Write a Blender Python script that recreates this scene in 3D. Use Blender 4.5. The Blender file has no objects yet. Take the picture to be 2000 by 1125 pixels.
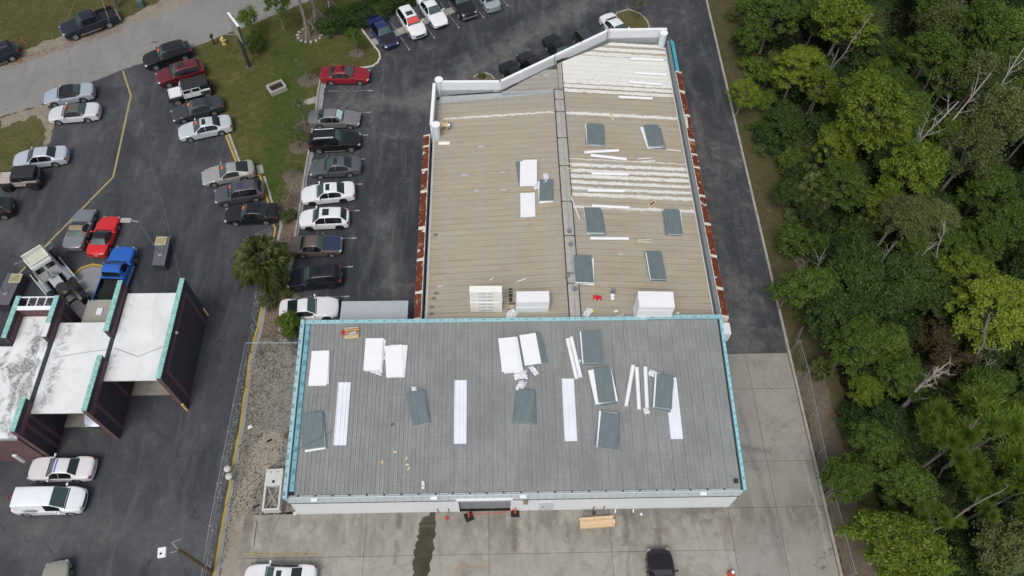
import bpy, bmesh, math, random
import numpy as np
from mathutils import Vector, Matrix
random.seed(7); rng = np.random.default_rng(7)
S = bpy.context.scene
COL = S.collection
PI = math.pi

# ---------------------------------------------------------------- camera
HCAM = 56.0
cd = bpy.data.cameras.new('camera'); cam = bpy.data.objects.new('camera', cd); COL.objects.link(cam)
R_ = Vector((0.99971839, -0.02035979, 0.01219111)); U_ = Vector((0.01089786, 0.85024118, 0.52628051)); F_ = Vector((0.02108034, 0.52599944, -0.85022362))
cam.matrix_world = Matrix(((R_.x, U_.x, -F_.x, 0), (R_.y, U_.y, -F_.y, 0), (R_.z, U_.z, -F_.z, HCAM), (0, 0, 0, 1)))
cd.sensor_width = 36; cd.lens = 36 * 1505 / 2000; cd.clip_start = 0.5; cd.clip_end = 2000
S.camera = cam
# ---------------------------------------------------------------- sky, sun, exposure
SUN_EL, SUN_AZ = math.radians(58), math.radians(200)     # azimuth clockwise from north
w = bpy.data.worlds.new('World'); S.world = w; w.use_nodes = True
nt = w.node_tree; nt.nodes.clear()
sky = nt.nodes.new('ShaderNodeTexSky'); sky.sky_type = 'NISHITA'; sky.sun_disc = False
sky.sun_elevation = SUN_EL; sky.sun_rotation = SUN_AZ
sky.air_density = 1.0; sky.dust_density = 4.0; sky.ozone_density = 1.0
bg = nt.nodes.new('ShaderNodeBackground'); bg.inputs[1].default_value = 0.134
hs = nt.nodes.new('ShaderNodeHueSaturation'); hs.inputs['Saturation'].default_value = 0.45
wo = nt.nodes.new('ShaderNodeOutputWorld')
nt.links.new(sky.outputs[0], hs.inputs['Color']); nt.links.new(hs.outputs[0], bg.inputs[0]); nt.links.new(bg.outputs[0], wo.inputs[0])
sd = bpy.data.lights.new('sun', 'SUN'); sd.energy = 1.3; sd.angle = math.radians(22); sd.color = (1.0, 0.97, 0.92)
sun = bpy.data.objects.new('sun', sd); COL.objects.link(sun)
dv = Vector((math.sin(SUN_AZ) * math.cos(SUN_EL), math.cos(SUN_AZ) * math.cos(SUN_EL), math.sin(SUN_EL)))
sun.rotation_euler = (-dv).to_track_quat('-Z', 'Y').to_euler(); sun.location = dv * 80
S.view_settings.view_transform = 'Standard'; S.view_settings.look = 'None'
S.view_settings.gamma = 1; S.view_settings.use_curve_mapping = False
S.view_settings.exposure = 0.0

# ---------------------------------------------------------------- object helpers
def link(o, parent=None):
    COL.objects.link(o)
    if parent is not None: o.parent = parent
    return o
def tag(o, label=None, cat=None, group=None, kind=None):
    if label: o['label'] = label
    if cat: o['category'] = cat
    if group: o['group'] = group
    if kind: o['kind'] = kind
    return o
def thing(name, label, cat, loc=(0, 0, 0), rz=0.0, group=None):
    o = bpy.data.objects.new(name, None); o.empty_display_size = .3
    o.location = loc if len(loc) == 3 else (loc[0], loc[1], 0); o.rotation_euler = (0, 0, rz)
    link(o); return tag(o, label, cat, group)
def copy_tree(o, parent=None):
    c = o.copy(); link(c, parent)
    for ch in list(o.children): copy_tree(ch, c)
    return c
class MB:
    """collects vertices and faces of one mesh"""
    def __init__(s): s.v = []; s.f = []; s.mi = []
    def add(s, vs, fs, m=0):
        b = len(s.v); s.v += [tuple(x) for x in vs]; s.f += [tuple(b + i for i in f) for f in fs]; s.mi += [m] * len(fs); return s
    def box(s, c, d, rz=0.0, m=0, top=1.0, taper=None, M=None):
        x, y, z = d[0] / 2, d[1] / 2, d[2] / 2; t = top
        vs = [(-x, -y, -z), (x, -y, -z), (x, y, -z), (-x, y, -z), (-x * t, -y * t, z), (x * t, -y * t, z), (x * t, y * t, z), (-x * t, y * t, z)]
        if M is None:
            ca, sa = math.cos(rz), math.sin(rz)
            vs = [(c[0] + a * ca - b * sa, c[1] + a * sa + b * ca, c[2] + e) for a, b, e in vs]
        else:
            vs = [tuple(M @ Vector(p) + Vector(c)) for p in vs]
        return s.add(vs, [(3, 2, 1, 0), (4, 5, 6, 7), (0, 1, 5, 4), (1, 2, 6, 5), (2, 3, 7, 6), (3, 0, 4, 7)], m)
    def bb(s, x0, x1, y0, y1, z0, z1, m=0):
        return s.box(((x0 + x1) / 2, (y0 + y1) / 2, (z0 + z1) / 2), (abs(x1 - x0), abs(y1 - y0), abs(z1 - z0)), m=m)
    def tube(s, a, b, r0, r1=None, n=8, m=0, cap=True):
        r1 = r0 if r1 is None else r1
        a = Vector(a); b = Vector(b); d = (b - a).normalized()
        u = d.orthogonal().normalized(); v = d.cross(u)
        vs = [a + (u * math.cos(2 * PI * i / n) + v * math.sin(2 * PI * i / n)) * r0 for i in range(n)] + \
             [b + (u * math.cos(2 * PI * i / n) + v * math.sin(2 * PI * i / n)) * r1 for i in range(n)]
        fs = [(i, (i + 1) % n, n + (i + 1) % n, n + i) for i in range(n)]
        if cap: fs += [tuple(range(n))[::-1], tuple(range(n, 2 * n))]
        return s.add(vs, fs, m)
    def path(s, pts, r, n=6, m=0):
        for a, b in zip(pts, pts[1:]): s.tube(a, b, r, n=n, m=m)
        return s
    def prism(s, pts, z0, z1, m=0):
        n = len(pts); area = sum(pts[i][0] * pts[(i + 1) % n][1] - pts[(i + 1) % n][0] * pts[i][1] for i in range(n))
        if area < 0: pts = pts[::-1]
        vs = [(p[0], p[1], z0) for p in pts] + [(p[0], p[1], z1) for p in pts]
        return s.add(vs, [tuple(range(n))[::-1], tuple(range(n, 2 * n))] + [(i, (i + 1) % n, n + (i + 1) % n, n + i) for i in range(n)], m)
    def ball(s, c, r, n=10, k=6, m=0):
        r = (r, r, r) if not hasattr(r, '__len__') else r
        vs = [(c[0], c[1], c[2] + r[2])]
        for j in range(1, k):
            a = PI * j / k
            for i in range(n): vs.append((c[0] + r[0] * math.sin(a) * math.cos(2 * PI * i / n), c[1] + r[1] * math.sin(a) * math.sin(2 * PI * i / n), c[2] + r[2] * math.cos(a)))
        vs.append((c[0], c[1], c[2] - r[2])); L = len(vs) - 1
        fs = [(0, 1 + i, 1 + (i + 1) % n) for i in range(n)]
        for j in range(k - 2):
            for i in range(n): fs.append((1 + j * n + i, 1 + (j + 1) * n + i, 1 + (j + 1) * n + (i + 1) % n, 1 + j * n + (i + 1) % n))
        fs += [(L, 1 + (k - 2) * n + (i + 1) % n, 1 + (k - 2) * n + i) for i in range(n)]
        return s.add(vs, fs, m)
    def grid(s, P, m=0, flip=False):
        """P: list of rows of points"""
        a, b = len(P), len(P[0])
        fs = []
        for i in range(a - 1):
            for j in range(b - 1):
                q = (i * b + j, i * b + j + 1, (i + 1) * b + j + 1, (i + 1) * b + j)
                fs.append(q[::-1] if flip else q)
        return s.add([p for r in P for p in r], fs, m)
    def mesh(s, name, mats, smooth=None):
        me = bpy.data.meshes.new(name); me.from_pydata(s.v, [], s.f)
        for mm in (mats if isinstance(mats, (list, tuple)) else [mats]): me.materials.append(mm)
        if any(s.mi): me.polygons.foreach_set('material_index', s.mi)
        if smooth is not None:
            me.polygons.foreach_set('use_smooth', [True] * len(s.f))
            me.set_sharp_from_angle(angle=math.radians(smooth))
        me.update(); return me
    def obj(s, name, mats, parent=None, smooth=None, bevel=0.0):
        o = bpy.data.objects.new(name, s.mesh(name, mats, smooth)); link(o, parent)
        if bevel:
            b = o.modifiers.new('bevel', 'BEVEL'); b.width = bevel; b.segments = 2; b.limit_method = 'ANGLE'; b.angle_limit = math.radians(40)
        return o
def inst(name, me, parent=None, loc=(0, 0, 0), rot=(0, 0, 0), sc=(1, 1, 1)):
    o = bpy.data.objects.new(name, me); link(o, parent); o.location = loc; o.rotation_euler = rot; o.scale = sc; return o

# ---------------------------------------------------------------- materials
def _n(t, typ, **kw):
    n = t.nodes.new(typ)
    for k, v in kw.items():
        if k in n.inputs.keys() if isinstance(k, str) else False: n.inputs[k].default_value = v
        else: setattr(n, k, v)
    return n
class Mt:
    """small node builder"""
    def __init__(s, name, rough=.8, metal=0.0, spec=.5):
        s.m = bpy.data.materials.new(name); s.m.use_nodes = True; s.t = s.m.node_tree; s.t.nodes.clear()
        s.o = s.t.nodes.new('ShaderNodeOutputMaterial'); s.b = s.t.nodes.new('ShaderNodeBsdfPrincipled')
        s.b.inputs['Roughness'].default_value = rough; s.b.inputs['Metallic'].default_value = metal
        s.b.inputs['Specular IOR Level'].default_value = spec
        s.L(s.b.outputs[0], s.o.inputs[0]); s._pos = None
    def L(s, a, b): s.t.links.new(a, b)
    def pos(s, obj=False):
        if s._pos is None:
            if obj: s._pos = s.t.nodes.new('ShaderNodeTexCoord').outputs['Object']
            else: s._pos = s.t.nodes.new('ShaderNodeNewGeometry').outputs['Position']
        return s._pos
    def vec(s, sc=(1, 1, 1), rot=0, obj=False):
        mp = s.t.nodes.new('ShaderNodeMapping'); mp.inputs['Scale'].default_value = sc; mp.inputs['Rotation'].default_value = (0, 0, rot)
        s.L(s.pos(obj), mp.inputs[0]); return mp.outputs[0]
    def noise(s, scale, detail=6, rough=.6, dist=0.0, v=None):
        n = s.t.nodes.new('ShaderNodeTexNoise'); n.inputs['Scale'].default_value = scale; n.inputs['Detail'].default_value = detail
        n.inputs['Roughness'].default_value = rough; n.inputs['Distortion'].default_value = dist
        s.L(v if v is not None else s.pos(), n.inputs['Vector']); return n.outputs['Fac']
    def ramp(s, f, a, b, lo=0.0, hi=1.0):
        n = s.t.nodes.new('ShaderNodeMapRange'); n.inputs[1].default_value = a; n.inputs[2].default_value = b
        n.inputs[3].default_value = lo; n.inputs[4].default_value = hi; s.L(f, n.inputs[0]); return n.outputs[0]
    def math(s, op, a, b=None, c=None):
        n = s.t.nodes.new('ShaderNodeMath'); n.operation = op
        for i, v in enumerate((a, b, c)):
            if v is None: continue
            if isinstance(v, (int, float)): n.inputs[i].default_value = v
            else: s.L(v, n.inputs[i])
        return n.outputs[0]
    def mix(s, f, a, b, mode='MIX'):
        n = s.t.nodes.new('ShaderNodeMix'); n.data_type = 'RGBA'; n.blend_type = mode
        for i, v in ((0, f), (6, a), (7, b)):
            if isinstance(v, (int, float)): n.inputs[i].default_value = v
            elif isinstance(v, tuple): n.inputs[i].default_value = (*v, 1)
            else: s.L(v, n.inputs[i])
        return n.outputs[2]
    def sep(s, v=None):
        n = s.t.nodes.new('ShaderNodeSeparateXYZ'); s.L(v if v is not None else s.pos(), n.inputs[0]); return n.outputs
    def oinfo(s): return s.t.nodes.new('ShaderNodeObjectInfo').outputs['Random']
    def col(s, c):
        if isinstance(c, tuple): s.b.inputs['Base Color'].default_value = (*c, 1)
        else: s.L(c, s.b.inputs['Base Color'])
        return s
    def bump(s, h, st=.5, d=.02):
        n = s.t.nodes.new('ShaderNodeBump'); n.inputs['Strength'].default_value = st; n.inputs['Distance'].default_value = d
        s.L(h, n.inputs['Height']); s.L(n.outputs[0], s.b.inputs['Normal']); return s
def plain(name, c, rough=.6, metal=0.0, var=.12, scale=6.0, spec=.5, coat=0.0):
    k = Mt(name, rough, metal, spec)
    n = k.noise(scale, 5, .6, v=k.vec(obj=True))
    d = tuple(x * (1 - var) for x in c); e = tuple(min(x * (1 + var), 1) for x in c)
    k.col(k.mix(k.ramp(n, .3, .7), d, e))
    if coat: k.b.inputs['Coat Weight'].default_value = coat; k.b.inputs['Coat Roughness'].default_value = .06
    return k.m
_pc = {}
def paint(c, metal=.25, rough=.38):
    key = (c, metal)
    if key not in _pc: _pc[key] = plain('car_paint', c, rough, metal, .05, 1.5, coat=.6)
    return _pc[key]

# asphalt: sealed dark surface with worn, dusty patches and tyre-wide streaks
def asphalt(name, base, worn, dust, amt=.5, rot=0.0, seed=0.0, tracks=()):
    k = Mt(name, .85, 0, .35)
    fine = k.noise(9, 3, .6)
    big = k.noise(.13, 8, .68, 1.0, v=k.vec((1, .8, 1), rot))
    st = k.noise(.6, 7, .72, 0.5, v=k.vec((1.6, .22, 1), rot))
    pat = k.noise(1.1, 8, .75, .6)
    c = k.mix(k.ramp(big, .40, .60), base, worn)
    lo = k.noise(.06, 9, .72, 1.6, v=k.vec((1, .55, 1), rot)); c = k.mix(k.math('MULTIPLY', k.ramp(lo, .50, .64), k.ramp(pat, .38, .62, 0, .55 * amt)), c, dust)
    c = k.mix(k.math('MULTIPLY', k.ramp(st, .5, .72), .45), c, dust)
    c = k.mix(k.math('MULTIPLY', k.math('MULTIPLY', k.ramp(pat, .52, .72), k.ramp(big, .42, .62)), amt), c, dust)
    sxy = k.sep(); wob_ = k.noise(.5, 6, .7, .6)
    for (ax, ay), (bx, by), wd, st_ in tracks:
        L_ = math.hypot(bx - ax, by - ay); ux, uy = (bx - ax) / L_, (by - ay) / L_
        px_ = k.math('SUBTRACT', sxy[0], ax); py_ = k.math('SUBTRACT', sxy[1], ay)
        al = k.math('ADD', k.math('MULTIPLY', px_, ux), k.math('MULTIPLY', py_, uy)); ac = k.math('SUBTRACT', k.math('MULTIPLY', py_, ux), k.math('MULTIPLY', px_, uy))
        over = k.math('MAXIMUM', k.math('ABSOLUTE', k.math('ADD', ac, k.math('MULTIPLY', k.math('SUBTRACT', wob_, .5), wd * 2.5))), k.math('MULTIPLY', k.math('SUBTRACT', k.math('ABSOLUTE', k.math('SUBTRACT', al, L_ / 2)), L_ / 2), 1.0))
        c = k.mix(k.math('MULTIPLY', k.math('MULTIPLY', k.ramp(over, 0, wd, st_, 0), k.ramp(pat, .3, .62, .25, 1)), 1.0), c, dust)
    va_ = k.t.nodes.new('ShaderNodeTexVoronoi'); va_.feature = 'DISTANCE_TO_EDGE'; va_.inputs['Scale'].default_value = .11
    nz_ = k.t.nodes.new('ShaderNodeTexNoise'); nz_.inputs['Scale'].default_value = .5; nz_.inputs['Detail'].default_value = 8; k.L(k.pos(), nz_.inputs['Vector'])
    ad_ = k.t.nodes.new('ShaderNodeVectorMath'); ad_.operation = 'MULTIPLY_ADD'; k.L(nz_.outputs['Color'], ad_.inputs[0]); ad_.inputs[1].default_value = (3, 3, 0); k.L(k.pos(), ad_.inputs[2]); k.L(ad_.outputs[0], va_.inputs['Vector'])
    c = k.mix(k.ramp(va_.outputs['Distance'], .001, .0035, .55, 0), c, tuple(x * .45 for x in base))
    c = k.mix(k.ramp(k.noise(.8, 5, .6, 1.0), .70, .74, 0, .5), c, (.018, .018, .02))
    sp = k.noise(30, 2, .5)
    c = k.mix(k.ramp(sp, .35, .75, .75, 1.35), (0, 0, 0), c, 'MIX') if False else c
    c = k.mix(k.ramp(fine, .3, .7, 0, .5), c, k.mix(.5, c, (0.02, .02, .025)))
    c = k.mix(k.math('MULTIPLY', k.ramp(k.noise(5, 8, .8), .66, .72), .35), c, (.3, .29, .27))
    k.col(c); k.bump(sp, .25, .01); return k.m
M = {}
M['asph_left'] = asphalt('sealed_asphalt', (.036, .041, .050), (.066, .070, .078), (.15, .148, .145), .55, .9, tracks=(((-20.80, 14.13), (-33.99, 15.07), 3.2, .5), ((-40.78, 50.84), (-35.83, 58.65), 2.2, .45), ((-45.39, 42.96), (-40.55, 38.99), 2.2, .55), ((-30.54, 48.19), (-25.76, 48.15), 1.6, .3), ((-20.41, 15.93), (-19.46, 21.33), 1.2, .35), ((-26.11, 21.84), (-21.81, 33.05), 1.5, .3)))
M['asph_mid'] = asphalt('sealed_asphalt_centre', (.029, .035, .042), (.057, .062, .068), (.19, .182, .175), .9, -.9, tracks=(((-7.41, 56.64), (11.93, 73.14), 2.6, .75), ((-16.57, 56.36), (-5.38, 57.34), 1.6, .6), ((-10.24, 41.99), (-8.33, 32.87), 1.5, .5), ((20.22, 62.36), (19.87, 34.54), 1.0, .32), ((20.05, 28.14), (20.75, 34.53), 1.6, .5)))
M['asph_right'] = asphalt('sealed_asphalt_drive', (.028, .034, .042), (.046, .052, .058), (.13, .125, .125), .6, .06)
M['road'] = asphalt('old_grey_asphalt', (.215, .215, .205), (.265, .262, .25), (.33, .32, .30), .5, 1.2)
DK_ = (.075, .072, .07); RU_ = (.32, .20, .10); LT_ = (.46, .44, .38)
def concrete(name, a, b, stain, wear=.6, var=.16, streaks=()):
    k = Mt(name, .85, 0, .3)
    big = k.noise(.35, 9, .7, .8); md = k.noise(1.6, 9, .72, .8); fi = k.noise(14, 4, .7); st = k.noise(.5, 7, .75, .4, v=k.vec((2.2, .5, 1)))
    c = k.mix(k.ramp(md, .3, .7), a, b)
    c = k.mix(k.math('MULTIPLY', k.ramp(big, .48, .7), wear), c, stain)
    c = k.mix(k.math('MULTIPLY', k.ramp(st, .55, .75), wear * .7), c, tuple(x * .75 for x in stain))
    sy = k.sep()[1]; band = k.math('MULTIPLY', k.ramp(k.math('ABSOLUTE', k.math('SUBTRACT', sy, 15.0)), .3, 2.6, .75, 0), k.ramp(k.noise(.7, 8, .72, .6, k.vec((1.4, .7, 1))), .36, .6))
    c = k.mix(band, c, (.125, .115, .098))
    ty = k.noise(.32, 6, .7, .3, v=k.vec((3.4, .28, 1))); c = k.mix(k.math('MULTIPLY', k.ramp(ty, .58, .72), wear * .6), c, (.11, .105, .095))
    o = k.oinfo(); c = k.mix(k.ramp(o, 0, 1, 0, var * 2), c, tuple(x * .72 for x in b))
    vo = k.t.nodes.new('ShaderNodeTexVoronoi'); vo.feature = 'DISTANCE_TO_EDGE'; vo.inputs['Scale'].default_value = .32
    nd = k.t.nodes.new('ShaderNodeTexNoise'); nd.inputs['Scale'].default_value = .9; nd.inputs['Detail'].default_value = 6
    k.L(k.pos(), nd.inputs['Vector']); va = k.t.nodes.new('ShaderNodeVectorMath'); va.operation = 'MULTIPLY_ADD'
    k.L(nd.outputs['Color'], va.inputs[0]); va.inputs[1].default_value = (2.6, 2.6, 0); k.L(k.pos(), va.inputs[2]); k.L(va.outputs[0], vo.inputs['Vector'])
    crack = k.math('MULTIPLY', k.ramp(vo.outputs['Distance'], .0, .0045, .75, 0), k.ramp(big, .42, .52))
    c = k.mix(crack, c, (.06, .058, .05))
    sxy = k.sep(); wb_ = k.noise(.8, 6, .72, .8); pt = k.noise(1.5, 7, .7)
    for (ax, ay), (bx, by), wd, st_, cc in streaks:
        L_ = math.hypot(bx - ax, by - ay); ux, uy = (bx - ax) / L_, (by - ay) / L_
        px_ = k.math('SUBTRACT', sxy[0], ax); py_ = k.math('SUBTRACT', sxy[1], ay)
        al = k.math('ADD', k.math('MULTIPLY', px_, ux), k.math('MULTIPLY', py_, uy)); ac = k.math('SUBTRACT', k.math('MULTIPLY', py_, ux), k.math('MULTIPLY', px_, uy))
        over = k.math('MAXIMUM', k.math('ABSOLUTE', k.math('ADD', ac, k.math('MULTIPLY', k.math('SUBTRACT', wb_, .5), wd * 3))), k.math('SUBTRACT', k.math('ABSOLUTE', k.math('SUBTRACT', al, L_ / 2)), L_ / 2))
        c = k.mix(k.math('MULTIPLY', k.ramp(over, wd * .2, wd, st_, 0), k.ramp(pt, .3, .55, .3, 1)), c, cc)
    k.col(c); k.bump(fi, .25, .008); return k.m
M['conc'] = concrete('worn_concrete', (.285, .271, .236), (.39, .372, .325), (.17, .16, .135), .85, streaks=(((-7.10, 15.55), (-7.12, 14.61), .3, .6, DK_), ((-7.17, 13.53), (-7.23, 12.14), .25, .45, DK_), ((1.21, 15.01), (1.09, 13.04), .35, .5, DK_), ((9.25, 15.42), (9.03, 13.25), .35, .5, DK_), ((9.20, 12.72), (8.96, 10.99), .25, .4, DK_), ((6.57, 15.47), (15.93, 15.61), .8, .4, DK_), ((-2.79, 11.89), (-0.86, 11.75), .12, .5, RU_), ((-2.47, 12.05), (-2.46, 11.20), .1, .45, RU_), ((11.38, 13.93), (11.40, 13.50), .45, .55, DK_), ((-15.12, 14.74), (-13.59, 14.18), .8, .35, LT_), ((5.06, 15.13), (5.49, 14.94), .6, .35, LT_), ((-17.11, 13.53), (-17.23, 15.51), .5, .4, LT_)))
M['conc_drive'] = concrete('worn_concrete_drive', (.265, .257, .232), (.325, .316, .287), (.18, .172, .15), .6, streaks=(((22.98, 19.44), (23.36, 15.19), .18, .4, LT_), ((23.36, 15.19), (23.24, 12.30), .18, .4, LT_), ((18.26, 20.33), (20.53, 19.88), .4, .45, DK_), ((18.97, 23.24), (20.00, 11.65), .35, .25, DK_)))
M['kerb'] = plain('kerb_concrete', (.33, .32, .285), .9, var=.22, scale=2)
M['kerb_white'] = plain('painted_kerb', (.55, .54, .5), .8, var=.2, scale=3)
M['isl'] = plain('island_concrete', (.25, .26, .27), .8, var=.1, scale=1)
def ground(name, cols, sc=.35, fine=7.0, bump=.4):
    k = Mt(name, .95, 0, .15)
    a = k.noise(sc, 8, .68, .6); b = k.noise(sc * 4.3, 8, .7, .4); f = k.noise(fine, 6, .75)
    c = k.mix(k.ramp(a, .38, .6), cols[0], cols[1]); c = k.mix(k.ramp(b, .48, .66), c, cols[2])
    if len(cols) > 3: c = k.mix(k.ramp(k.noise(sc * 1.9, 8, .7, .9), .62, .70), c, cols[3])
    c = k.mix(k.ramp(f, .35, .65, .55, 0), c, tuple(x * .45 for x in cols[0]))
    k.col(c); k.bump(f, bump, .04); return k.m
M['grass'] = ground('lawn', ((.10, .10, .038), (.078, .085, .026), (.135, .118, .058), (.18, .15, .095)), .3)
M['grass_mid'] = ground('lawn_swale', ((.078, .086, .024), (.032, .068, .010), (.115, .10, .042), (.19, .16, .12)), .2)
M['grass_dry'] = ground('dry_lawn', ((.115, .112, .040), (.14, .125, .058), (.09, .095, .032), (.22, .185, .13)), .4)
M['sand'] = ground('sandy_verge', ((.30, .27, .21), (.24, .21, .16), (.36, .33, .28)), .5)
M['mulch'] = ground('mulch', ((.15, .12, .095), (.20, .165, .135), (.10, .10, .055), (.30, .26, .225)), 1.1)
M['gravel'] = ground('gravel', ((.25, .235, .21), (.31, .29, .265), (.17, .16, .135)), .4, 11, .8)
M['sandc'] = ground('sandy_soil', ((.40, .36, .29), (.33, .30, .245), (.27, .24, .20)), .8)
M['soil'] = ground('forest_floor', ((.024, .019, .012), (.034, .026, .016), (.016, .022, .009)), .3)
M['strip'] = ground('east_verge', ((.10, .085, .045), (.072, .082, .025), (.13, .11, .07), (.20, .165, .15)), .35)
def worn_paint(name, c0, c1, th):
    k = Mt(name, .8, 0, .3); c = k.mix(k.ramp(k.noise(4, 5, .7), .3, .7), tuple(x * .85 for x in c0), c0)
    k.col(k.mix(k.ramp(k.noise(3.2, 8, .8), th, th + .08), c, c1)); return k.m
M['yellow'] = worn_paint('yellow_road_paint', (.46, .33, .055), (.12, .10, .06), .56)
M['yellow_pale'] = worn_paint('worn_yellow_paint', (.37, .32, .14), (.12, .11, .08), .54)
M['white_line'] = worn_paint('worn_white_paint', (.26, .26, .26), (.07, .07, .075), .48)
M['white'] = plain('white_painted_wall', (.72, .75, .77), .7, var=.04, scale=1.2)
M['white2'] = plain('white_foam', (.78, .79, .81), .75, var=.03, scale=1)
M['sky_panel'] = plain('translucent_white_panel', (.73, .76, .82), .35, var=.05, scale=1)
M['black'] = plain('black_rubber', (.012, .012, .013), .85, var=.2)
M['dark'] = plain('dark_void', (.015, .016, .018), .9)
M['dmetal'] = plain('dark_metal', (.05, .05, .055), .5, .5)
M['galv'] = plain('galvanised_metal', (.42, .45, .47), .45, .7, .1)
M['chrome'] = plain('polished_metal', (.65, .66, .68), .22, .9, .05)
M['glass'] = plain('car_glass', (.012, .022, .024), .06, 0.0, .1, 2, .9)
M['glass_teal'] = plain('windscreen_glass', (.04, .075, .075), .08, 0.0, .15, 2, .9)
M['red_lens'] = plain('red_lens', (.20, .006, .010), .2, 0, .1)
M['lamp'] = plain('clear_lens', (.38, .40, .42), .12, .3, .1)
M['rim'] = plain('alloy_rim', (.42, .43, .45), .35, .6, .1)
M['sticker'] = plain('orange_sticker', (.75, .12, .05), .5, var=.1)
M['teal'] = plain('teal_coping', (.25, .49, .44), .75, var=.35, scale=6)
M['purple'] = plain('purple_stucco', (.044, .038, .052), .9, var=.22, scale=3)
M['plum'] = plain('plum_band', (.125, .072, .078), .9, var=.18, scale=4)
M['wood'] = plain('sawn_pine', (.62, .46, .27), .8, var=.12, scale=5)
M['pale_wood'] = plain('pale_timber', (.62, .54, .38), .8, var=.12, scale=5)
M['bark'] = plain('grey_bark', (.21, .185, .16), .95, var=.35, scale=5)
M['bark_dead'] = plain('bleached_dead_wood', (.36, .33, .30), .9, var=.3, scale=4)
M['bark_dark'] = plain('brown_bark', (.12, .09, .065), .95, var=.3, scale=5)
M['hyd'] = plain('faded_yellow_paint', (.62, .52, .16), .6)
M['red'] = plain('red_plastic', (.58, .02, .02), .5)
M['orange'] = plain('orange_plastic', (.8, .12, .03), .5)
M['plastic'] = plain('crumpled_plastic_film', (.70, .72, .75), .25, var=.12, scale=14)
M['boxgrey'] = plain('grey_trailer_roof', (.40, .435, .46), .6, var=.04, scale=1)

# lawn of the swale: lusher along its wet middle, where run-off gathers
k = Mt('swale_lawn', .95, 0, .15); s = k.sep(); n0 = k.noise(.35, 7, .7, .5); n1 = k.noise(1.3, 8, .72, .4); nf = k.noise(7, 6, .75)
lm_ = k.math('ABSOLUTE', k.math('ADD', k.math('SUBTRACT', s[0], k.math('ADD', -20.83, k.math('MULTIPLY', k.math('SUBTRACT', s[1], 53.30), -.02))), k.math('MULTIPLY', k.math('SUBTRACT', n0, .5), 5.0)))
lush = k.math('MULTIPLY', k.ramp(lm_, .4, 2.6, 1, 0), k.ramp(s[1], 53.30 + 10, 53.30 + 16, 1, 0))
c = k.mix(k.ramp(n0, .35, .62), (.115, .112, .034), (.085, .094, .026)); c = k.mix(k.ramp(n1, .48, .64), c, (.15, .132, .055))
c = k.mix(k.math('MULTIPLY', k.ramp(k.noise(.9, 7, .72, .6), .63, .72), .7), c, (.17, .14, .09)); c = k.mix(k.math('MULTIPLY', lush, k.ramp(n1, .3, .6, .95, .55)), c, (.045, .092, .014))
c = k.mix(k.ramp(nf, .35, .65, .5, 0), c, (.03, .038, .01)); k.col(c); k.bump(nf, .4, .04); M['grass_mid'] = k.m

# ================================================================ GROUND
def subdiv(pts, step, jit, closed=True):
    out = []; n = len(pts)
    for i in range(n if closed else n - 1):
        a, b = pts[i], pts[(i + 1) % n]; d = math.hypot(b[0] - a[0], b[1] - a[1]); k = max(1, int(d / step))
        for j in range(k):
            t = j / k; q = jit if j else jit * .3
            out.append((a[0] + (b[0] - a[0]) * t + random.uniform(-q, q), a[1] + (b[1] - a[1]) * t + random.uniform(-q, q)))
    if not closed: out.append(pts[-1])
    return out
def sheet(name, pts, z, m, jit=0.0, kind='structure', step=.35):
    if jit: pts = subdiv(pts, step, jit)
    area = sum(pts[i][0] * pts[(i + 1) % len(pts)][1] - pts[(i + 1) % len(pts)][0] * pts[i][1] for i in range(len(pts)))
    if area < 0: pts = pts[::-1]
    mb = MB(); mb.add([(x, y, z) for x, y in pts], [tuple(range(len(pts)))])
    return tag(mb.obj(name, m), kind=kind)
def ribbon(pts, wd, z0, z1, jit=0.0, side=0.0):
    """solid strip that follows a polyline"""
    if jit: pts = subdiv(pts, .5, jit, False)
    L, Rr = [], []
    for i, p in enumerate(pts):
        a = pts[max(i - 1, 0)]; b = pts[min(i + 1, len(pts) - 1)]; dx, dy = b[0] - a[0], b[1] - a[1]; d = math.hypot(dx, dy) or 1
        nx, ny = -dy / d, dx / d
        L.append((p[0] + nx * wd * (.5 + side), p[1] + ny * wd * (.5 + side))); Rr.append((p[0] - nx * wd * (.5 - side), p[1] - ny * wd * (.5 - side)))
    mb = MB(); n = len(pts)
    vs = [(x, y, z1) for x, y in L] + [(x, y, z1) for x, y in Rr] + [(x, y, z0) for x, y in L] + [(x, y, z0) for x, y in Rr]
    fs = []
    for i in range(n - 1):
        fs += [(n + i, n + i + 1, i + 1, i), (2 * n + i, i, i + 1, 2 * n + i + 1)[::-1], (n + i, 3 * n + i, 3 * n + i + 1, n + i + 1)]
    fs += [(0, 2 * n, 3 * n, n), (n - 1, 2 * n - 1, 4 * n - 1, 3 * n - 1)]
    return mb.add(vs, fs)
def inpoly(x, y, P):
    r = np.zeros(len(x), bool); n = len(P)
    for i in range(n):
        x0, y0 = P[i]; x1, y1 = P[i - 1]
        c = ((y0 > y) != (y1 > y)) & (x < (x1 - x0) * (y - y0) / ((y1 - y0) if y1 != y0 else 1e-9) + x0); r ^= c
    return r

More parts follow.
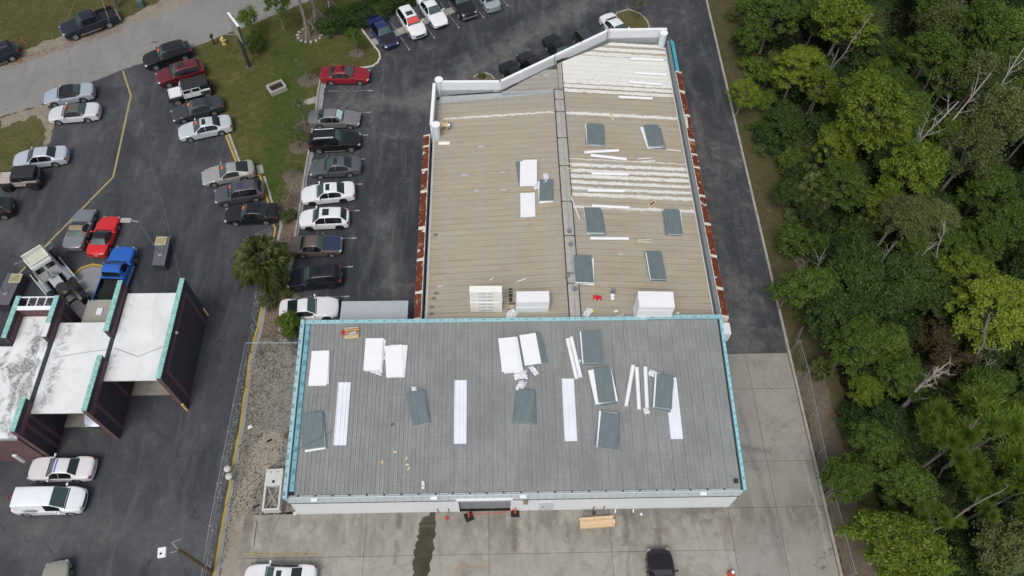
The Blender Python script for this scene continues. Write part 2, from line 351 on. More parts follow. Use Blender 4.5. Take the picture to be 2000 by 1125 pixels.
tag(MB().add([(-260, -120, -.03), (260, -120, -.03), (260, 300, -.03), (-260, 300, -.03)], [(0, 1, 2, 3)]).obj('ground', M['grass_dry']), kind='structure')
KX = 23.86                                                     # the long kerb east of the drive
sheet('forest_floor', [(27.2, -40), (120, -40), (120, 160), (27.6, 160)], -.015, M['soil'], .25)
sheet('verge', [(KX, -40), (27.6, -40), (28.2, 10), (27.2, 30), (28.6, 40), (27.5, 55), (28.4, 70), (28, 160), (KX, 160)], -.012, M['strip'], .2)
sheet('verge_bed', [(24.1, -40), (26.4, -40), (26.3, 26.0), (24.1, 26.5)], -.006, M['mulch'], .15)
road_lo = [(-70.17, 40.43), (-48.38, 54.96), (-44.38, 56.94), (-40.94, 59.64), (-38.06, 61.54), (-36.06, 62.59), (-31.66, 64.80), (-29.90, 65.97), (-26.81, 67.89), (-23.56, 70.07), (-21.16, 71.76), (-18.36, 73.45), (-3.68, 82.50)]
road_up = [(-15.89, 84.51), (-33.13, 72.29), (-37.98, 69.11), (-40.43, 67.97), (-45.47, 65.67), (-48.25, 63.43), (-50.57, 61.70), (-72.27, 44.41)]
sheet('road', road_lo + road_up, -.004, M['road'], .1)
sheet('verge_sand', [(-58.39, 55.32), (-50.52, 61.55), (-48.20, 63.28), (-45.43, 65.51), (-40.39, 67.81), (-37.94, 68.94), (-33.10, 72.12), (-29.90, 74.64), (-35.83, 73.17), (-38.93, 70.11), (-40.13, 68.95), (-42.62, 67.01), (-45.76, 66.71), (-48.46, 64.98), (-50.94, 62.84), (-59.07, 57.06)], -.008, M['sand'], .3)
sheet('lawn_north', [(-64.08, 57.10), (-50.99, 62.99), (-48.50, 65.14), (-45.81, 66.87), (-42.66, 67.17), (-40.17, 69.12), (-38.97, 70.28), (-35.87, 73.35), (-30.45, 77.81), (-46.83, 87.61), (-78.66, 77.98)], -.016, M['grass'], .3)
lot = [(-44.38, 56.87), (-40.94, 59.64), (-38.06, 61.54), (-36.06, 62.59), (-31.51, 64.88), (-29.11, 59.70), (-26.84, 55.05), (-25.70, 52.54), (-23.93, 48.63), (-21.73, 47.36), (-20.37, 43.84), (-19.31, 41.52), (-19.34, 39.84), (-19.24, 35.04), (-19.31, 30.58), (-19.62, 28.02), (-19.39, 22.77), (-19.47, 19.29), (-19.42, 11.81), (-19.39, 9.35), (-64.28, 10.18), (-80.37, 35.82), (-49.05, 45.63), (-45.99, 47.60), (-44.91, 48.65), (-43.45, 50.09), (-42.55, 51.63), (-42.80, 53.83)]
sheet('left_parking_lot', lot, 0.0, M['asph_left'], .05)
sheet('lawn_west', [(-65.98, 50.43), (-48.33, 54.82), (-44.34, 56.73), (-42.88, 53.76), (-42.61, 51.50), (-43.50, 49.96), (-44.96, 48.52), (-45.93, 47.42), (-48.95, 45.33), (-61.59, 40.88)], -.010, M['grass_dry'], .3)
sheet('lawn_edge_sand', [(-48.33, 54.82), (-44.34, 56.73), (-43.35, 55.40), (-42.70, 53.49), (-42.61, 51.50), (-42.96, 50.73), (-43.59, 53.50), (-44.89, 55.21), (-46.65, 54.20), (-47.87, 53.40)], -.006, M['sand'], .25)
swale = [(-31.50, 64.80), (-29.87, 65.81), (-26.80, 67.81), (-23.55, 69.95), (-21.15, 71.63), (-18.35, 73.27), (-3.67, 81.52), (-5.85, 74.10), (-11.32, 69.97), (-14.13, 67.58), (-12.50, 64.76), (-11.88, 63.58), (-11.91, 62.58), (-12.40, 61.89), (-13.32, 61.59), (-17.68, 61.40), (-17.72, 57.51), (-17.70, 50.36), (-17.72, 42.36), (-19.34, 42.09), (-20.37, 43.84), (-21.73, 47.36), (-23.93, 48.63), (-25.70, 52.54), (-29.11, 59.70)]
sheet('lawn', swale, -.010, M['grass_mid'], .05)
sheet('mulch_strip', [(-19.29, 46.23), (-17.69, 47.44), (-17.72, 42.36), (-17.79, 39.99), (-17.79, 36.53), (-17.84, 33.65), (-17.80, 30.85), (-17.92, 29.62), (-19.35, 30.34), (-19.28, 35.04), (-19.34, 39.84), (-19.17, 41.52), (-19.57, 44.13)], -.004, M['mulch'], .2)
sheet('hedge_bed', [(-14.13, 67.58), (-14.93, 66.69), (-17.62, 66.38), (-19.82, 66.56), (-17.81, 68.17), (-14.72, 70.66), (-9.82, 73.23), (-5.29, 74.54), (-9.15, 71.32), (-12.10, 69.13)], -.004, M['mulch'], .25)
for p, r in (((-25.20, 61.83), .55), ((-19.54, 66.55), 1.5), ((-18.84, 69.00), 1.6), ((-14.30, 63.75), 1.1), ((-18.86, 59.84), 1.5), ((-18.72, 50.76), 1.3), ((-18.84, 47.14), 1.3), ((-18.41, 53.48), 1.3), ((-18.84, 43.53), 1.3), ((-17.64, 33.75), 1.3)):
    sheet('mulch_ring', [(p[0] + r * .78 * math.cos(a * .5236), p[1] + r * .66 * math.sin(a * .5236)) for a in range(12)], .002, M['mulch'], .16)
mid = [(-14.13, 67.58), (-12.50, 64.76), (-11.88, 63.58), (-11.91, 62.58), (-12.40, 61.89), (-13.32, 61.59), (-17.68, 61.40), (-17.72, 57.51), (-17.62, 55.32), (-17.70, 50.36), (-17.75, 47.20), (-17.72, 42.36), (-17.76, 39.99), (-17.76, 36.53), (-17.81, 33.65), (-17.80, 30.85), (-14.3, 26.6), (16.5, 28.2), (23.9, 28.2), (23.9, 140), (-30, 140), (-5.29, 74.54), (-11.32, 69.97)]
sheet('parking_lot', mid, 0.0, M['asph_mid'])
gravel = [(-19.38, 30.49), (-17.80, 30.85), (-16.10, 31.74), (-14.0, 28), (-14.0, 15.72), (-18.53, 15.64), (-19.40, 11.33), (-19.51, 19.29), (-19.42, 22.77), (-19.66, 28.02)]
sheet('gravel_strip', gravel, -.008, M['gravel'], .06)
sheet('sandy_patch', [(-18.33, 21.23), (-16.87, 22.11), (-16.19, 21.69), (-16.28, 20.07), (-17.31, 18.52), (-17.86, 17.19), (-17.89, 15.78), (-18.54, 15.68), (-18.48, 14.44), (-19.30, 13.75), (-19.30, 16.28), (-18.70, 18.54)], -.003, M['sandc'], .09, step=.3)
sheet('sandy_strip', [(-19.30, 16.28), (-18.11, 15.74), (-17.89, 11.31), (-18.01, 9.33), (-19.22, 9.35), (-19.30, 13.75)], -.002, M['sandc'], .07, step=.3)
# tree island near the far corner of the rear building
isl = [(13.66, 70.10), (15.01, 70.60), (16.18, 69.83), (16.83, 68.65), (16.96, 66.83), (15.12, 65.14), (12.97, 65.55)]
sheet('island_lawn', isl, .10, M['grass_dry'])
tag(ribbon([(13.04, 68.83), (13.65, 70.01), (15.01, 70.56), (16.18, 69.83), (16.83, 68.65), (16.98, 66.99), (16.61, 64.73)], .17, -.02, .13).obj('kerb', M['kerb']), kind='structure')
isl2 = [(-2.04, 60.09), (-1.62, 60.53), (-0.99, 60.75), (-0.30, 60.45), (0.11, 59.78), (-0.21, 58.38), (-1.77, 58.39)]
sheet('island_lawn', isl2, .10, M['mulch'])
tag(ribbon(isl2[:5], .17, -.02, .13).obj('kerb', M['kerb']), kind='structure')
# kerbs (each poured length is a piece)
def kerb_run(pts, wd=.16, top=.13, m='kerb', seg=3.0, name='kerb'):
    P = subdiv(pts, .25, 0, False); acc = [P[0]]; d = 0
    k = struct_parent = None
    root = bpy.data.objects.new(name, None); link(root); tag(root, kind='structure')
    for a, b in zip(P, P[1:]):
        d += math.hypot(b[0] - a[0], b[1] - a[1]); acc.append(b)
        if d > seg:
            e = acc[-1]; acc[-1] = (e[0] + (acc[-2][0] - e[0]) * .08, e[1] + (acc[-2][1] - e[1]) * .08)
            ribbon(acc, wd, -.03, top).obj('kerb_stone', M[m], root); acc = [e]; d = 0
    if len(acc) > 1: ribbon(acc, wd, -.03, top).obj('kerb_stone', M[m], root)
kerb_run([(-14.13, 67.58), (-12.50, 64.76), (-12.01, 63.97), (-11.80, 63.19), (-12.00, 62.35), (-12.50, 61.82), (-13.32, 61.59), (-13.95, 61.56)], m='kerb_white')
kerb_run([(-17.68, 61.40), (-17.72, 57.51), (-17.66, 55.67), (-17.70, 50.36), (-17.75, 47.20), (-17.72, 42.36), (-17.76, 39.99), (-17.76, 36.53), (-17.81, 33.65), (-17.81, 30.66)])
kerb_run([(KX, 92), (KX, 9.5), (KX, 2)], .2, .14)
tag(ribbon([(-25.70, 52.54), (-23.93, 48.63)], .22, -.02, .05).obj('kerb', M['kerb']), kind='structure')
tag(ribbon([(-21.51, 47.17), (-20.23, 43.84), (-19.17, 41.52), (-19.21, 39.84)], .22, -.02, .05, .03).obj('kerb', M['kerb']), kind='structure')
tag(ribbon([(-19.46, 35.04), (-19.39, 30.58), (-19.73, 27.97), (-19.50, 22.73), (-19.58, 19.29), (-19.52, 11.81), (-19.45, 9.68)], .35, -.02, .02).obj('kerb', M['isl']), kind='structure')
# gutter strip beside the kerb of the centre lot
sheet('gutter', [(-17.61, 61.25), (-17.08, 61.24), (-17.14, 57.43), (-17.12, 55.32), (-17.21, 50.36), (-17.47, 47.19), (-17.45, 42.36), (-17.56, 39.98), (-17.57, 36.52), (-17.58, 33.64), (-17.59, 30.85), (-17.84, 30.85), (-17.81, 33.65), (-17.76, 36.53), (-17.76, 39.99), (-17.72, 42.36), (-17.75, 47.20), (-17.70, 50.36), (-17.62, 55.32), (-17.72, 57.51)], .004, M['isl'], .05)
sheet('concrete_flume', [(-19.81, 56.67), (-17.78, 57.58), (-17.58, 56.72), (-19.43, 56.03)], .03, M['kerb'])
sheet('concrete_apron', [(-22.47, 48.49), (-21.91, 48.61), (-21.57, 47.61), (-22.16, 47.43)], .03, M['kerb'])
sheet('wheel_stop_band', [(-13.12, 65.87), (-4.20, 71.38), (-3.90, 70.44), (-12.67, 64.92)], .004, M['kerb'])
# painted lines
def line(pts, wd, m, z=.008, jit=.012):
    return tag(ribbon(pts, wd, z - .003, z, jit).obj('painted_line', M[m]), kind='structure')
line([(-38.02, 61.39), (-36.36, 57.80), (-35.49, 47.25), (-39.11, 40.13), (-41.01, 36.24), (-43.21, 31.39)], .17, 'yellow_pale')
line([(-25.98, 52.40), (-24.29, 48.76)], .2, 'yellow'); line([(-22.67, 47.34), (-21.96, 47.34), (-21.62, 46.62), (-20.60, 43.85)], .2, 'yellow')
line([(-19.87, 41.58), (-19.63, 41.18), (-19.67, 39.90), (-19.59, 35.09), (-19.67, 31.07), (-19.86, 28.02), (-19.66, 22.78), (-19.73, 19.30), (-19.70, 11.81), (-19.69, 9.68)], .17, 'yellow', .026, .03)
line([(-36.41, 33.74), (-36.52, 34.75), (-36.35, 35.98), (-35.71, 37.12), (-34.85, 37.50), (-34.07, 37.36), (-33.56, 36.88), (-33.07, 35.99)], .24, 'yellow', .012)
sheet('island_pad', [(-36.28, 33.74), (-36.40, 34.75), (-36.19, 35.87), (-35.58, 36.96), (-34.80, 37.32), (-34.06, 37.15), (-33.58, 36.62), (-33.13, 35.22), (-32.87, 33.20), (-33.29, 31.25), (-34.46, 31.27)], .006, M['isl'])
line([(-17.91, 12.92), (-12.62, 12.89)], .12, 'yellow_pale', .016, .03)
for a, b in (((-16.77, 58.29), (-12.24, 58.33)), ((-16.48, 55.45), (-12.21, 55.30)), ((-16.36, 52.45), (-12.24, 52.31)), ((-17.17, 49.14), (-12.29, 49.25)), ((-17.11, 46.14), (-12.28, 46.19)), ((-17.02, 43.05), (-12.31, 43.12)), ((-16.88, 39.98), (-12.32, 40.04)), ((-16.83, 36.94), (-12.36, 37.00)), ((-16.93, 33.94), (-12.40, 33.99))):
    line([a, b], .09, 'white_line', .007)
    line([(b[0] - .45, b[1] - .02), (b[0], b[1])], .13, 'kerb', .009)
for a, b in (((-12.29, 64.13), (-10.21, 65.30)), ((-8.90, 66.09), (-6.33, 67.70)), ((-5.60, 68.93), (-3.21, 69.34))):
    pass
for p in ((-6.22, 66.07), (-3.63, 67.68), (-0.98, 69.33), (1.68, 71.27), (-8.81, 64.26)):
    line([(p[0] - 2.2, p[1] + 4.3), (p[0], p[1])], .09, 'white_line', .007); line([(p[0] - .12, p[1] + .25), p], .14, 'kerb', .009)
# concrete yard: separate slabs with open joints
tag(MB().add([(-18.6, -6, -.006), (KX - .1, -6, -.006), (KX - .1, 26.6, -.006), (-18.6, 26.6, -.006)], [(0, 1, 2, 3)]).obj('slab_base', M['dark']), kind='structure') if False else None
yard = bpy.data.objects.new('concrete_yard', None); link(yard); tag(yard, kind='structure')
sheet('joint_bed', [(-18.2, -8), (KX - .1, -8), (KX - .1, 28.15), (16.7, 28.15), (16.7, 15.9), (-14.3, 15.9), (-18.2, 15.66)], .001, M['soil'])
gx = [-18.25, (-9.48, 15.38)[0], (-0.67, 15.22)[0], (7.99, 14.71)[0], (16.72, 15.63)[0]]
gy = [15.68, (-9.34, 12.63)[1], 8.4, 3.5, -2, -8]
def slab(x0, x1, y0, y1, m='conc'):
    g = .012; mb = MB().bb(x0 + g, x1 - g, y0 + g, y1 - g, -.05, .012 + random.uniform(-.002, .002)); mb.obj('slab', M[m], yard)
for i in range(4):
    for j in range(5): slab(gx[i], gx[i + 1], gy[j + 1], gy[j])
hx = [gx[4], (20.28, 17.24)[0], KX - .12]
hy = [28.12, (21.53, 24.99)[1], (21.54, 19.06)[1], (21.19, 15.59)[1], 9.0, 4, -2, -8]
for j in range(len(hy) - 1):
    for i in range(2): slab(hx[i], hx[i + 1], hy[j + 1], hy[j], 'conc_drive')
# wet trail from the wall, with standing water
wet = Mt('wet_concrete', .12, 0, .5); wn = wet.noise(.9, 6, .6); wet.col(wet.mix(wet.ramp(wn, .35, .65), (.042, .036, .020), (.072, .062, .04))); wet.b.inputs['Roughness'].default_value = .08
sheet('puddle', [(-4.89, 15.66), (-4.52, 15.62), (-4.46, 14.92), (-4.53, 13.84), (-4.59, 13.31), (-4.63, 12.44), (-4.80, 12.09), (-4.91, 11.21), (-4.77, 9.41), (-6.10, 9.43), (-5.97, 11.26), (-6.02, 12.29), (-5.85, 13.16), (-5.69, 14.40), (-5.50, 15.20)], .018, wet.m, .12, step=.2)
dst = Mt('oil_stain', .5, 0, .4); dst.col((.12, .115, .105))
for P, r in (((-7.05, 15.33), (.35, 1.0)), ((1.23, 14.10), (.35, 1.3)), ((9.14, 13.97), (.4, 1.5)), ((11.36, 13.75), (.5, .5)), ((-7.17, 13.01), (.3, 1.5))):
    pass
# wheel stops
def wheel_stop(a, b, lab, m='kerb'):
    c = ((a[0] + b[0]) / 2, (a[1] + b[1]) / 2); L = math.hypot(b[0] - a[0], b[1] - a[1]); rz = math.atan2(b[1] - a[1], b[0] - a[0])
    mb = MB().box((0, 0, .07), (L, .17, .14), top=.96); o = mb.obj('wheel_stop', M[m], bevel=.02); o.location = (c[0], c[1], .0); o.rotation_euler = (0, 0, rz)
    tag(o, lab, 'wheel stop', 'concrete wheel stops')
wheel_stop((-17.10, 59.46), (-17.09, 58.80), 'short concrete wheel stop behind the rear of the red sedan')
wheel_stop((-17.12, 57.65), (-17.13, 55.88), 'pale concrete wheel stop in the empty bay between the red and silver sedans')
wheel_stop((-17.37, 15.22), (-17.34, 13.43), 'long concrete wheel stop on the yard near the stone basin')

# ================================================================ FRONT BUILDING (grey ribbed mono-pitch roof)
X0, X1, Y0, Y1 = -14.38, 16.80, 15.66, 28.05
ZS, ZN = 4.35, 5.90
KR = (ZN - ZS) / (Y1 - 15.5)
def zf(y): return ZS + (y - 15.5) * KR
def s_x(kk): return kk.sep()[0]
k = Mt('weathered_grey_roof', .75, 0, .3)
v = k.vec((1, .12, 1)); f1 = k.noise(3.5, 8, .72, 0, v); f2 = k.noise(.35, 6, .6); f3 = k.noise(16, 5, .8); f4 = k.noise(1.2, 7, .7, .3, k.vec((3.2, .25, 1)))
c = k.mix(k.ramp(f1, .3, .7), (.262, .273, .270), (.37, .382, .377)); c = k.mix(k.ramp(f2, .4, .65, 0, .55), c, (.215, .225, .218))
c = k.mix(k.ramp(f3, .38, .62, .6, 0), c, (.145, .152, .15)); c = k.mix(k.ramp(f4, .56, .72, 0, .35), c, (.165, .16, .15))
sx = k.sep(); fr = k.math('FRACT', k.math('MULTIPLY', k.math('SUBTRACT', sx[1], Y0), 1 / 1.52))
scr = k.math('MULTIPLY', k.ramp(k.math('ABSOLUTE', k.math('SUBTRACT', fr, .5)), .0, .05, 1, 0), k.ramp(k.noise(2.4, 5, .8), .45, .65))
c = k.mix(k.math('MULTIPLY', k.math('MULTIPLY', scr, .55), k.math('LESS_THAN', k.math('FRACT', k.math('MULTIPLY', s_x(k), 1 / .305)), .28)), c, (.50, .51, .51)); lap_shadow = k.ramp(k.math('ABSOLUTE', k.math('SUBTRACT', fr, .53)), .0, .03, .45, 0); c = k.mix(k.math('MULTIPLY', lap_shadow, k.ramp(k.noise(1.2, 6, .7), .35, .55)), c, (.15, .15, .145)); rr_ = k.ramp(k.noise(1.0, 6, .7, .2, k.vec((5, .25, 1))), .62, .74, 0, .5); c = k.mix(rr_, c, (.20, .165, .13)); k.col(c); k.bump(f3, .3, .01); M['roof_grey'] = k.m  # the dark line beside each horizontal lap is its shadow, painted into the colour
k = Mt('membrane_teal', .7, 0, .3); sx = k.sep()
def dash(kk, s, per, on, off=0.0):
    fr = kk.math('FRACT', kk.math('MULTIPLY', kk.math('ADD', s, off), 1 / per)); return kk.math('LESS_THAN', fr, on)
def membrane(name, axis, c0, lo, hi, per=1.45, dark=(.08, .20, .24), along=1):
    kk = Mt(name, .75, 0, .3); s = kk.sep(); a = s[axis]; b = s[1 - axis]
    n = kk.noise(1.4, 5, .6); base = kk.mix(kk.ramp(n, .3, .7), tuple(x * .93 for x in c0), tuple(x * 1.06 for x in c0))
    inb = kk.math('MULTIPLY', kk.math('GREATER_THAN', b, lo), kk.math('LESS_THAN', b, hi))
    d = kk.math('MULTIPLY', inb, dash(kk, a, per, .26)); d2 = kk.math('MULTIPLY', inb, kk.math('MULTIPLY', dash(kk, a, per, .08, per * .4), 1.0))
    kk.col(kk.mix(kk.math('MULTIPLY', kk.math('MAXIMUM', d, d2), .75), base, dark)); return kk.m
M['mem_w'] = membrane('membrane_west_cap', 1, (.33, .49, .52), X0 - .02, X0 + .13, 1.2)
M['mem_wi'] = membrane('membrane_west_inner', 1, (.17, .40, .47), X0 + .38, X0 + .60, 1.55)
M['mem_n'] = membrane('membrane_north_cap', 0, (.31, .53, .57), Y1 + .12, Y1 + .2, 1.05)
M['mem_e'] = membrane('membrane_east_cap', 1, (.27, .56, .61), X1 - .07, X1 + .02, .9)
bld = thing('warehouse', 'low warehouse with grey ribbed mono-pitch roof, teal membrane edges and white front wall', 'building', (1.2, 21.9, 0))
bld.location = (0, 0, 0)
# walls, with the roller-door opening left open
DX0, DX1, DZ = (-2.78, 15.70)[0], (0.89, 15.68)[0], 3.0
mb = MB().bb(X0, DX0, Y0, Y0 + .2, 0, 2.95).bb(DX1, X1, Y0, Y0 + .2, 0, 2.95); mb.obj('front_wall', M['white'], bld)
MB().bb(X0, X0 + .2, Y0 + .2, Y1 + .05, 0, 4.2).obj('west_wall', M['white'], bld); MB().bb(X1 - .2, X1, Y0 + .2, Y1 + .05, 0, 4.2).obj('east_wall', M['white'], bld)
MB().bb(X0 + .2, X1 - .2, Y1 - .15, Y1 + .05, 0, 5.5).obj('rear_wall', M['white'], bld)
MB().bb(DX0 - .1, DX1 + .1, Y0 + .2, Y0 + 5, -.02, .015).obj('bay_floor', M['isl'], bld)
MB().bb(DX0 - .2, DX0, Y0 + .2, Y0 + 5, .02, 3).bb(DX1, DX1 + .2, Y0 + .2, Y0 + 5, .02, 3).bb(DX0, DX1, Y0 + 4.8, Y0 + 5, .02, 3).obj('bay_lining', M['boxgrey'], bld)
dr = MB()
for i in range(7): dr.bb(DX0 + .02, DX1 - .02, Y0 + .22, Y0 + .26, .05 + i * .42, .05 + i * .42 + .40)
dk = plain('roller_door_grey', (.30, .32, .34), .5, .3, .15, 2)
for i in range(7): MB().bb(DX0 + .02, DX1 - .02, Y0 + .22 + .004 * (i % 2), Y0 + .26, .03 + i * .42, .03 + i * .42 + .405).obj('door_panel', dk, bld)
# fascia of tall metal panels above the wall
fm = plain('pale_blue_fascia', (.60, .68, .72), .45, .1, .05, 1.5)
n = 51; pw = (X1 - X0) / n
fx = X0
for i in range(n):
    a = X0 + i * pw; b = a + pw
    if b > DX0 + .1 and a < DX1 - .1 and False: continue
    MB().bb(a + .012, b - .012, Y0 - .07, Y0 + .1, 2.97, 4.18).obj('fascia_panel', fm, bld)
MB().bb(X0, X1, Y0 - .10, Y0 - .01, 2.90, 2.965).obj('fascia_drip', M['dmetal'], bld)
MB().bb(X0 - .02, X1 + .02, Y0 - .13, Y0 - .07, 4.16, 4.30).bb(X0 - .02, X1 + .02, Y0 - .08, Y0 + .02, 4.12, 4.16).obj('gutter_lip', fm, bld)
MB().bb(DX0 - .12, DX1 + .12, Y0 - .16, Y0 + .0, 2.98, 3.3).obj('door_header', M['white'], bld)
MB().bb(DX0 - .12, DX0, Y0 - .03, Y0 - .001, 0, 2.9).bb(DX1, DX1 + .12, Y0 - .03, Y0 - .001, 0, 2.9).obj('door_trim', M['white'], bld)
gb = MB().bb(X0, X1, Y0 + .02, Y0 + .12, 4.08, 4.12)
gb.obj('gutter', M['dark'], bld)
brm = MB().bb(-.05, .05, -.12, .1, 0, .05).mesh('gutter_strap', M['black'])
for i in range(27): inst('gutter_strap', brm, bld, (X0 + .9 + i * 1.345 * .86, Y0 + .1, 4.28))
# roof sheets: trapezoidal ribs, real relief
def rib_profile(wd, n_r, h=.055, minor=True):
    xs = []
    st = wd / n_r
    for i in range(n_r):
        a = i * st
        xs += [(a + .00, 0), (a + .012, h), (a + .060, h), (a + .072, 0)]
        if minor: xs += [(a + st * .56, 0), (a + st * .58, .018), (a + st * .66, .018), (a + st * .68, 0)]
    xs.append((wd - .009, 0)); return xs
PW = (X1 - .25 - (X0 + .66)) / 34
prof = rib_profile(PW, 3)
ya, yb = Y0 + .06, Y1 - .02
ys = [ya, yb]
mb = MB().grid([[(px, y, zf(y) + h) for px, h in prof] for y in ys], flip=True)
roof_me = mb.mesh('roof_sheet', M['roof_grey'])
for i in range(34):
    inst('roof_sheet', roof_me, bld, (X0 + .66 + i * PW, 0, random.uniform(0, .003)))
MB().add([(X0, ya, zf(ya) - .03), (X1, ya, zf(ya) - .03), (X1, yb, zf(yb) - .03), (X0, yb, zf(yb) - .03)], [(0, 1, 2, 3)]).obj('roof_deck', M['dark'], bld)
# translucent sheets
for (a, b, e, f) in (((-11.53, 23.70), (-10.57, 23.69), (-11.34, 18.95), 0), ((-2.97, 23.74), (-2.01, 23.72), 0, 0), ((4.60, 23.75), (5.57, 23.73), 0, 0), ((12.25, 23.72), (13.11, 23.70), 0, 0)):
    pass
for (p, q) in (((-11.47, 23.54), (-11.35, 19.03)), ((-2.93, 23.58), (-2.92, 19.01)), ((4.61, 23.59), (4.62, 19.08)), ((12.17, 23.56), (12.11, 19.11))):
    x = (p[0] + q[0]) / 2; i = round((x - X0 - .66) / (PW / 3)); x = X0 + .66 + i * PW / 3
    mb = MB().grid([[(px, y, zf(y) + h + .018) for px, h in prof] for y in (q[1], p[1])], flip=True)
    nn = len(prof)
    for y in (q[1],): mb.grid([[(px, y, zf(y) + h + .018) for px, h in prof], [(px, y, zf(y) + .001) for px, h in prof]])
    o = mb.obj('skylight_sheet', M['sky_panel'], bld); o.location.x = x
# parapets with teal membrane
def slope_box(x0, x1, y0, y1, lo, hi):
    vs = [(x0, y0, zf(y0) + lo), (x1, y0, zf(y0) + lo), (x1, y1, zf(y1) + lo), (x0, y1, zf(y1) + lo), (x0, y0, zf(y0) + hi), (x1, y0, zf(y0) + hi), (x1, y1, zf(y1) + hi), (x0, y1, zf(y1) + hi)]
    return MB().add(vs, [(3, 2, 1, 0), (4, 5, 6, 7), (0, 1, 5, 4), (1, 2, 6, 5), (2, 3, 7, 6), (3, 0, 4, 7)])
slope_box(X0 - .04, X0 + .24, Y0 - .2, Y1 + .22, -.25, .28).obj('west_coping', M['mem_w'], bld)
slope_box(X0 + .31, X0 + .62, Y0 + .3, Y1 - .01, -.1, .06).obj('west_membrane', M['mem_wi'], bld)
slope_box(X0 + .24, X0 + .31, Y0 + .05, Y1 - .01, -.1, .03).obj('west_valley', M['dmetal'], bld)
slope_box(X1 - .13, X1 + .06, Y0 - .15, Y1 + .15, -.25, .22).obj('east_coping', M['mem_e'], bld)
slope_box(X1 - .25, X1 - .13, Y0 + .1, Y1 - .01, -.08, .02).obj('east_valley', M['dmetal'], bld)
MB().bb(X0 + .24, X1 - 5.6, Y1 - .01, Y1 + .28, 5.45, 5.99).obj('north_coping', M['mem_n'], bld)
MB().bb(X1 - 5.6, X1 + .03, Y1 + .04, Y1 + .33, 5.5, 6.03).obj('north_coping', M['mem_n'], bld)
tagm = Mt('membrane_print', .8); tagm.col((.14, .34, .38)); mk = MB()
for i in range(7):
    x = X1 - 5.4 + i * .78
    for (a, b, c_, d) in ((0, .55, .02, .045), (0, .55, .15, .175), (0, .03, .02, .175), (.52, .55, .02, .175)): mk.bb(x + a, x + b, Y1 + .07 + c_, Y1 + .07 + d, 6.03, 6.034)
tag(mk.obj('membrane_print', tagm.m, bld), kind='stuff')
# things on the front wall
for p in ((-12.51, 16.91), (1.75, 17.05), (14.21, 16.96), (-12.43, 16.91)):
    pass
for px in ((-12.43, 16.16)[0], (-4.35, 16.03)[0], (1.71, 15.92)[0], (14.02, 15.90)[0]):
    a = MB().bb(px - .22, px + .22, Y0 - .30, Y0 - .07, 3.95, 4.1).obj('wall_light', M['white2'], bld, bevel=.02)
MB().bb((2.91, 15.90)[0], (3.95, 15.89)[0], Y0 - .05, Y0 - .001, .15, 2.1).obj('access_door', plain('grey_white_door', (.58, .60, .62), .6), bld, bevel=.01)
MB().ball(((3.17, 15.90)[0], Y0 - .09, 1.05), .05).obj('door_knob', M['dmetal'], bld)
MB().tube(((1.91, 16.11)[0], Y0 - .15, 2.6), ((1.91, 16.11)[0], Y0 - .15, 2.95), .16, .08, 10).bb((1.91, 16.11)[0] - .16, (1.91, 16.11)[0] + .16, Y0 - .25, Y0 - .02, 2.35, 2.62).obj('alarm_bell', plain('bronze_fixture', (.25, .22, .17), .6), bld)
for x in ((8.49, 15.73)[0], (9.80, 15.71)[0]): MB().tube((x, Y0 - .08, .7), (x, Y0 - .08, .1), .05, n=8).tube((x, Y0 - .08, .1), (x, Y0 - .3, .04), .05, n=8).obj('downspout', M['white2'], bld)
for x in ((-4.33, 15.66)[0], (-3.56, 15.64)[0], (6.88, 15.65)[0], (7.63, 15.64)[0]): MB().tube((x, Y0 - .05, 0), (x, Y0 - .05, .8), .02).ball((x, Y0 - .07, .8), .05).obj('standpipe', M['dmetal'], bld)
MB().box((X1 - .55, Y0 + .5, zf(Y0 + .5) + .1), (.3, .3, .14)).obj('roof_vent', M['dmetal'], bld, bevel=.02)

# ================================================================ REAR BUILDING (beige ribbed gable roof)
RX0, RX1, RR = -5.30, 16.75, 5.98
ZR, ZE = 5.40, 4.50
def zr(x): return ZR - abs(x - RR) * (ZR - ZE) / 11.0
def stripes(kk, sy, lst, nd):
    """white seam coating laid along chosen ribs; lst: (y, half-width)"""
    acc = None
    yy = kk.math('ADD', sy, nd)
    for y, hw in lst:
        t = kk.math('LESS_THAN', kk.math('ABSOLUTE', kk.math('SUBTRACT', yy, y)), hw)
        acc = t if acc is None else kk.math('MAXIMUM', acc, t)
    return acc
k = Mt('beige_roof', .75, 0, .3); s = k.sep()
f1 = k.noise(1.0, 7, .68, .2, k.vec((.25, 2.5, 1))); f2 = k.noise(.35, 6, .6, .4); f3 = k.noise(12, 5, .75)
c = k.mix(k.ramp(f1, .3, .7), (.36, .315, .235), (.46, .415, .325)); c = k.mix(k.ramp(f2, .42, .66, 0, .65), c, (.39, .37, .32))
lap = k.math('FRACT', k.math('MULTIPLY', k.math('ADD', s[0], 5.3), 1 / 2.75)); lapm = k.ramp(k.math('ABSOLUTE', k.math('SUBTRACT', lap, .5)), .03, .12, .5, 0)
c = k.mix(k.math('MULTIPLY', lapm, k.ramp(k.noise(1.5, 5, .7), .35, .6)), c, (.40, .385, .35))
rdg = k.ramp(k.math('ABSOLUTE', k.math('SUBTRACT', s[0], RR)), .3, 1.6, .55, 0); c = k.mix(rdg, c, (.37, .355, .32))
north = k.ramp(s[1], 50.5, 52.5, 0, .75); c = k.mix(k.math('MULTIPLY', north, k.math('LESS_THAN', s[0], RR)), c, (.33, .34, .33))
c = k.mix(k.ramp(f3, .4, .62, .35, 0), c, (.25, .215, .165)); c = k.mix(k.ramp(k.noise(.9, 8, .75, .4, k.vec((.5, 4, 1))), .52, .72, 0, .5), c, (.27, .225, .16))
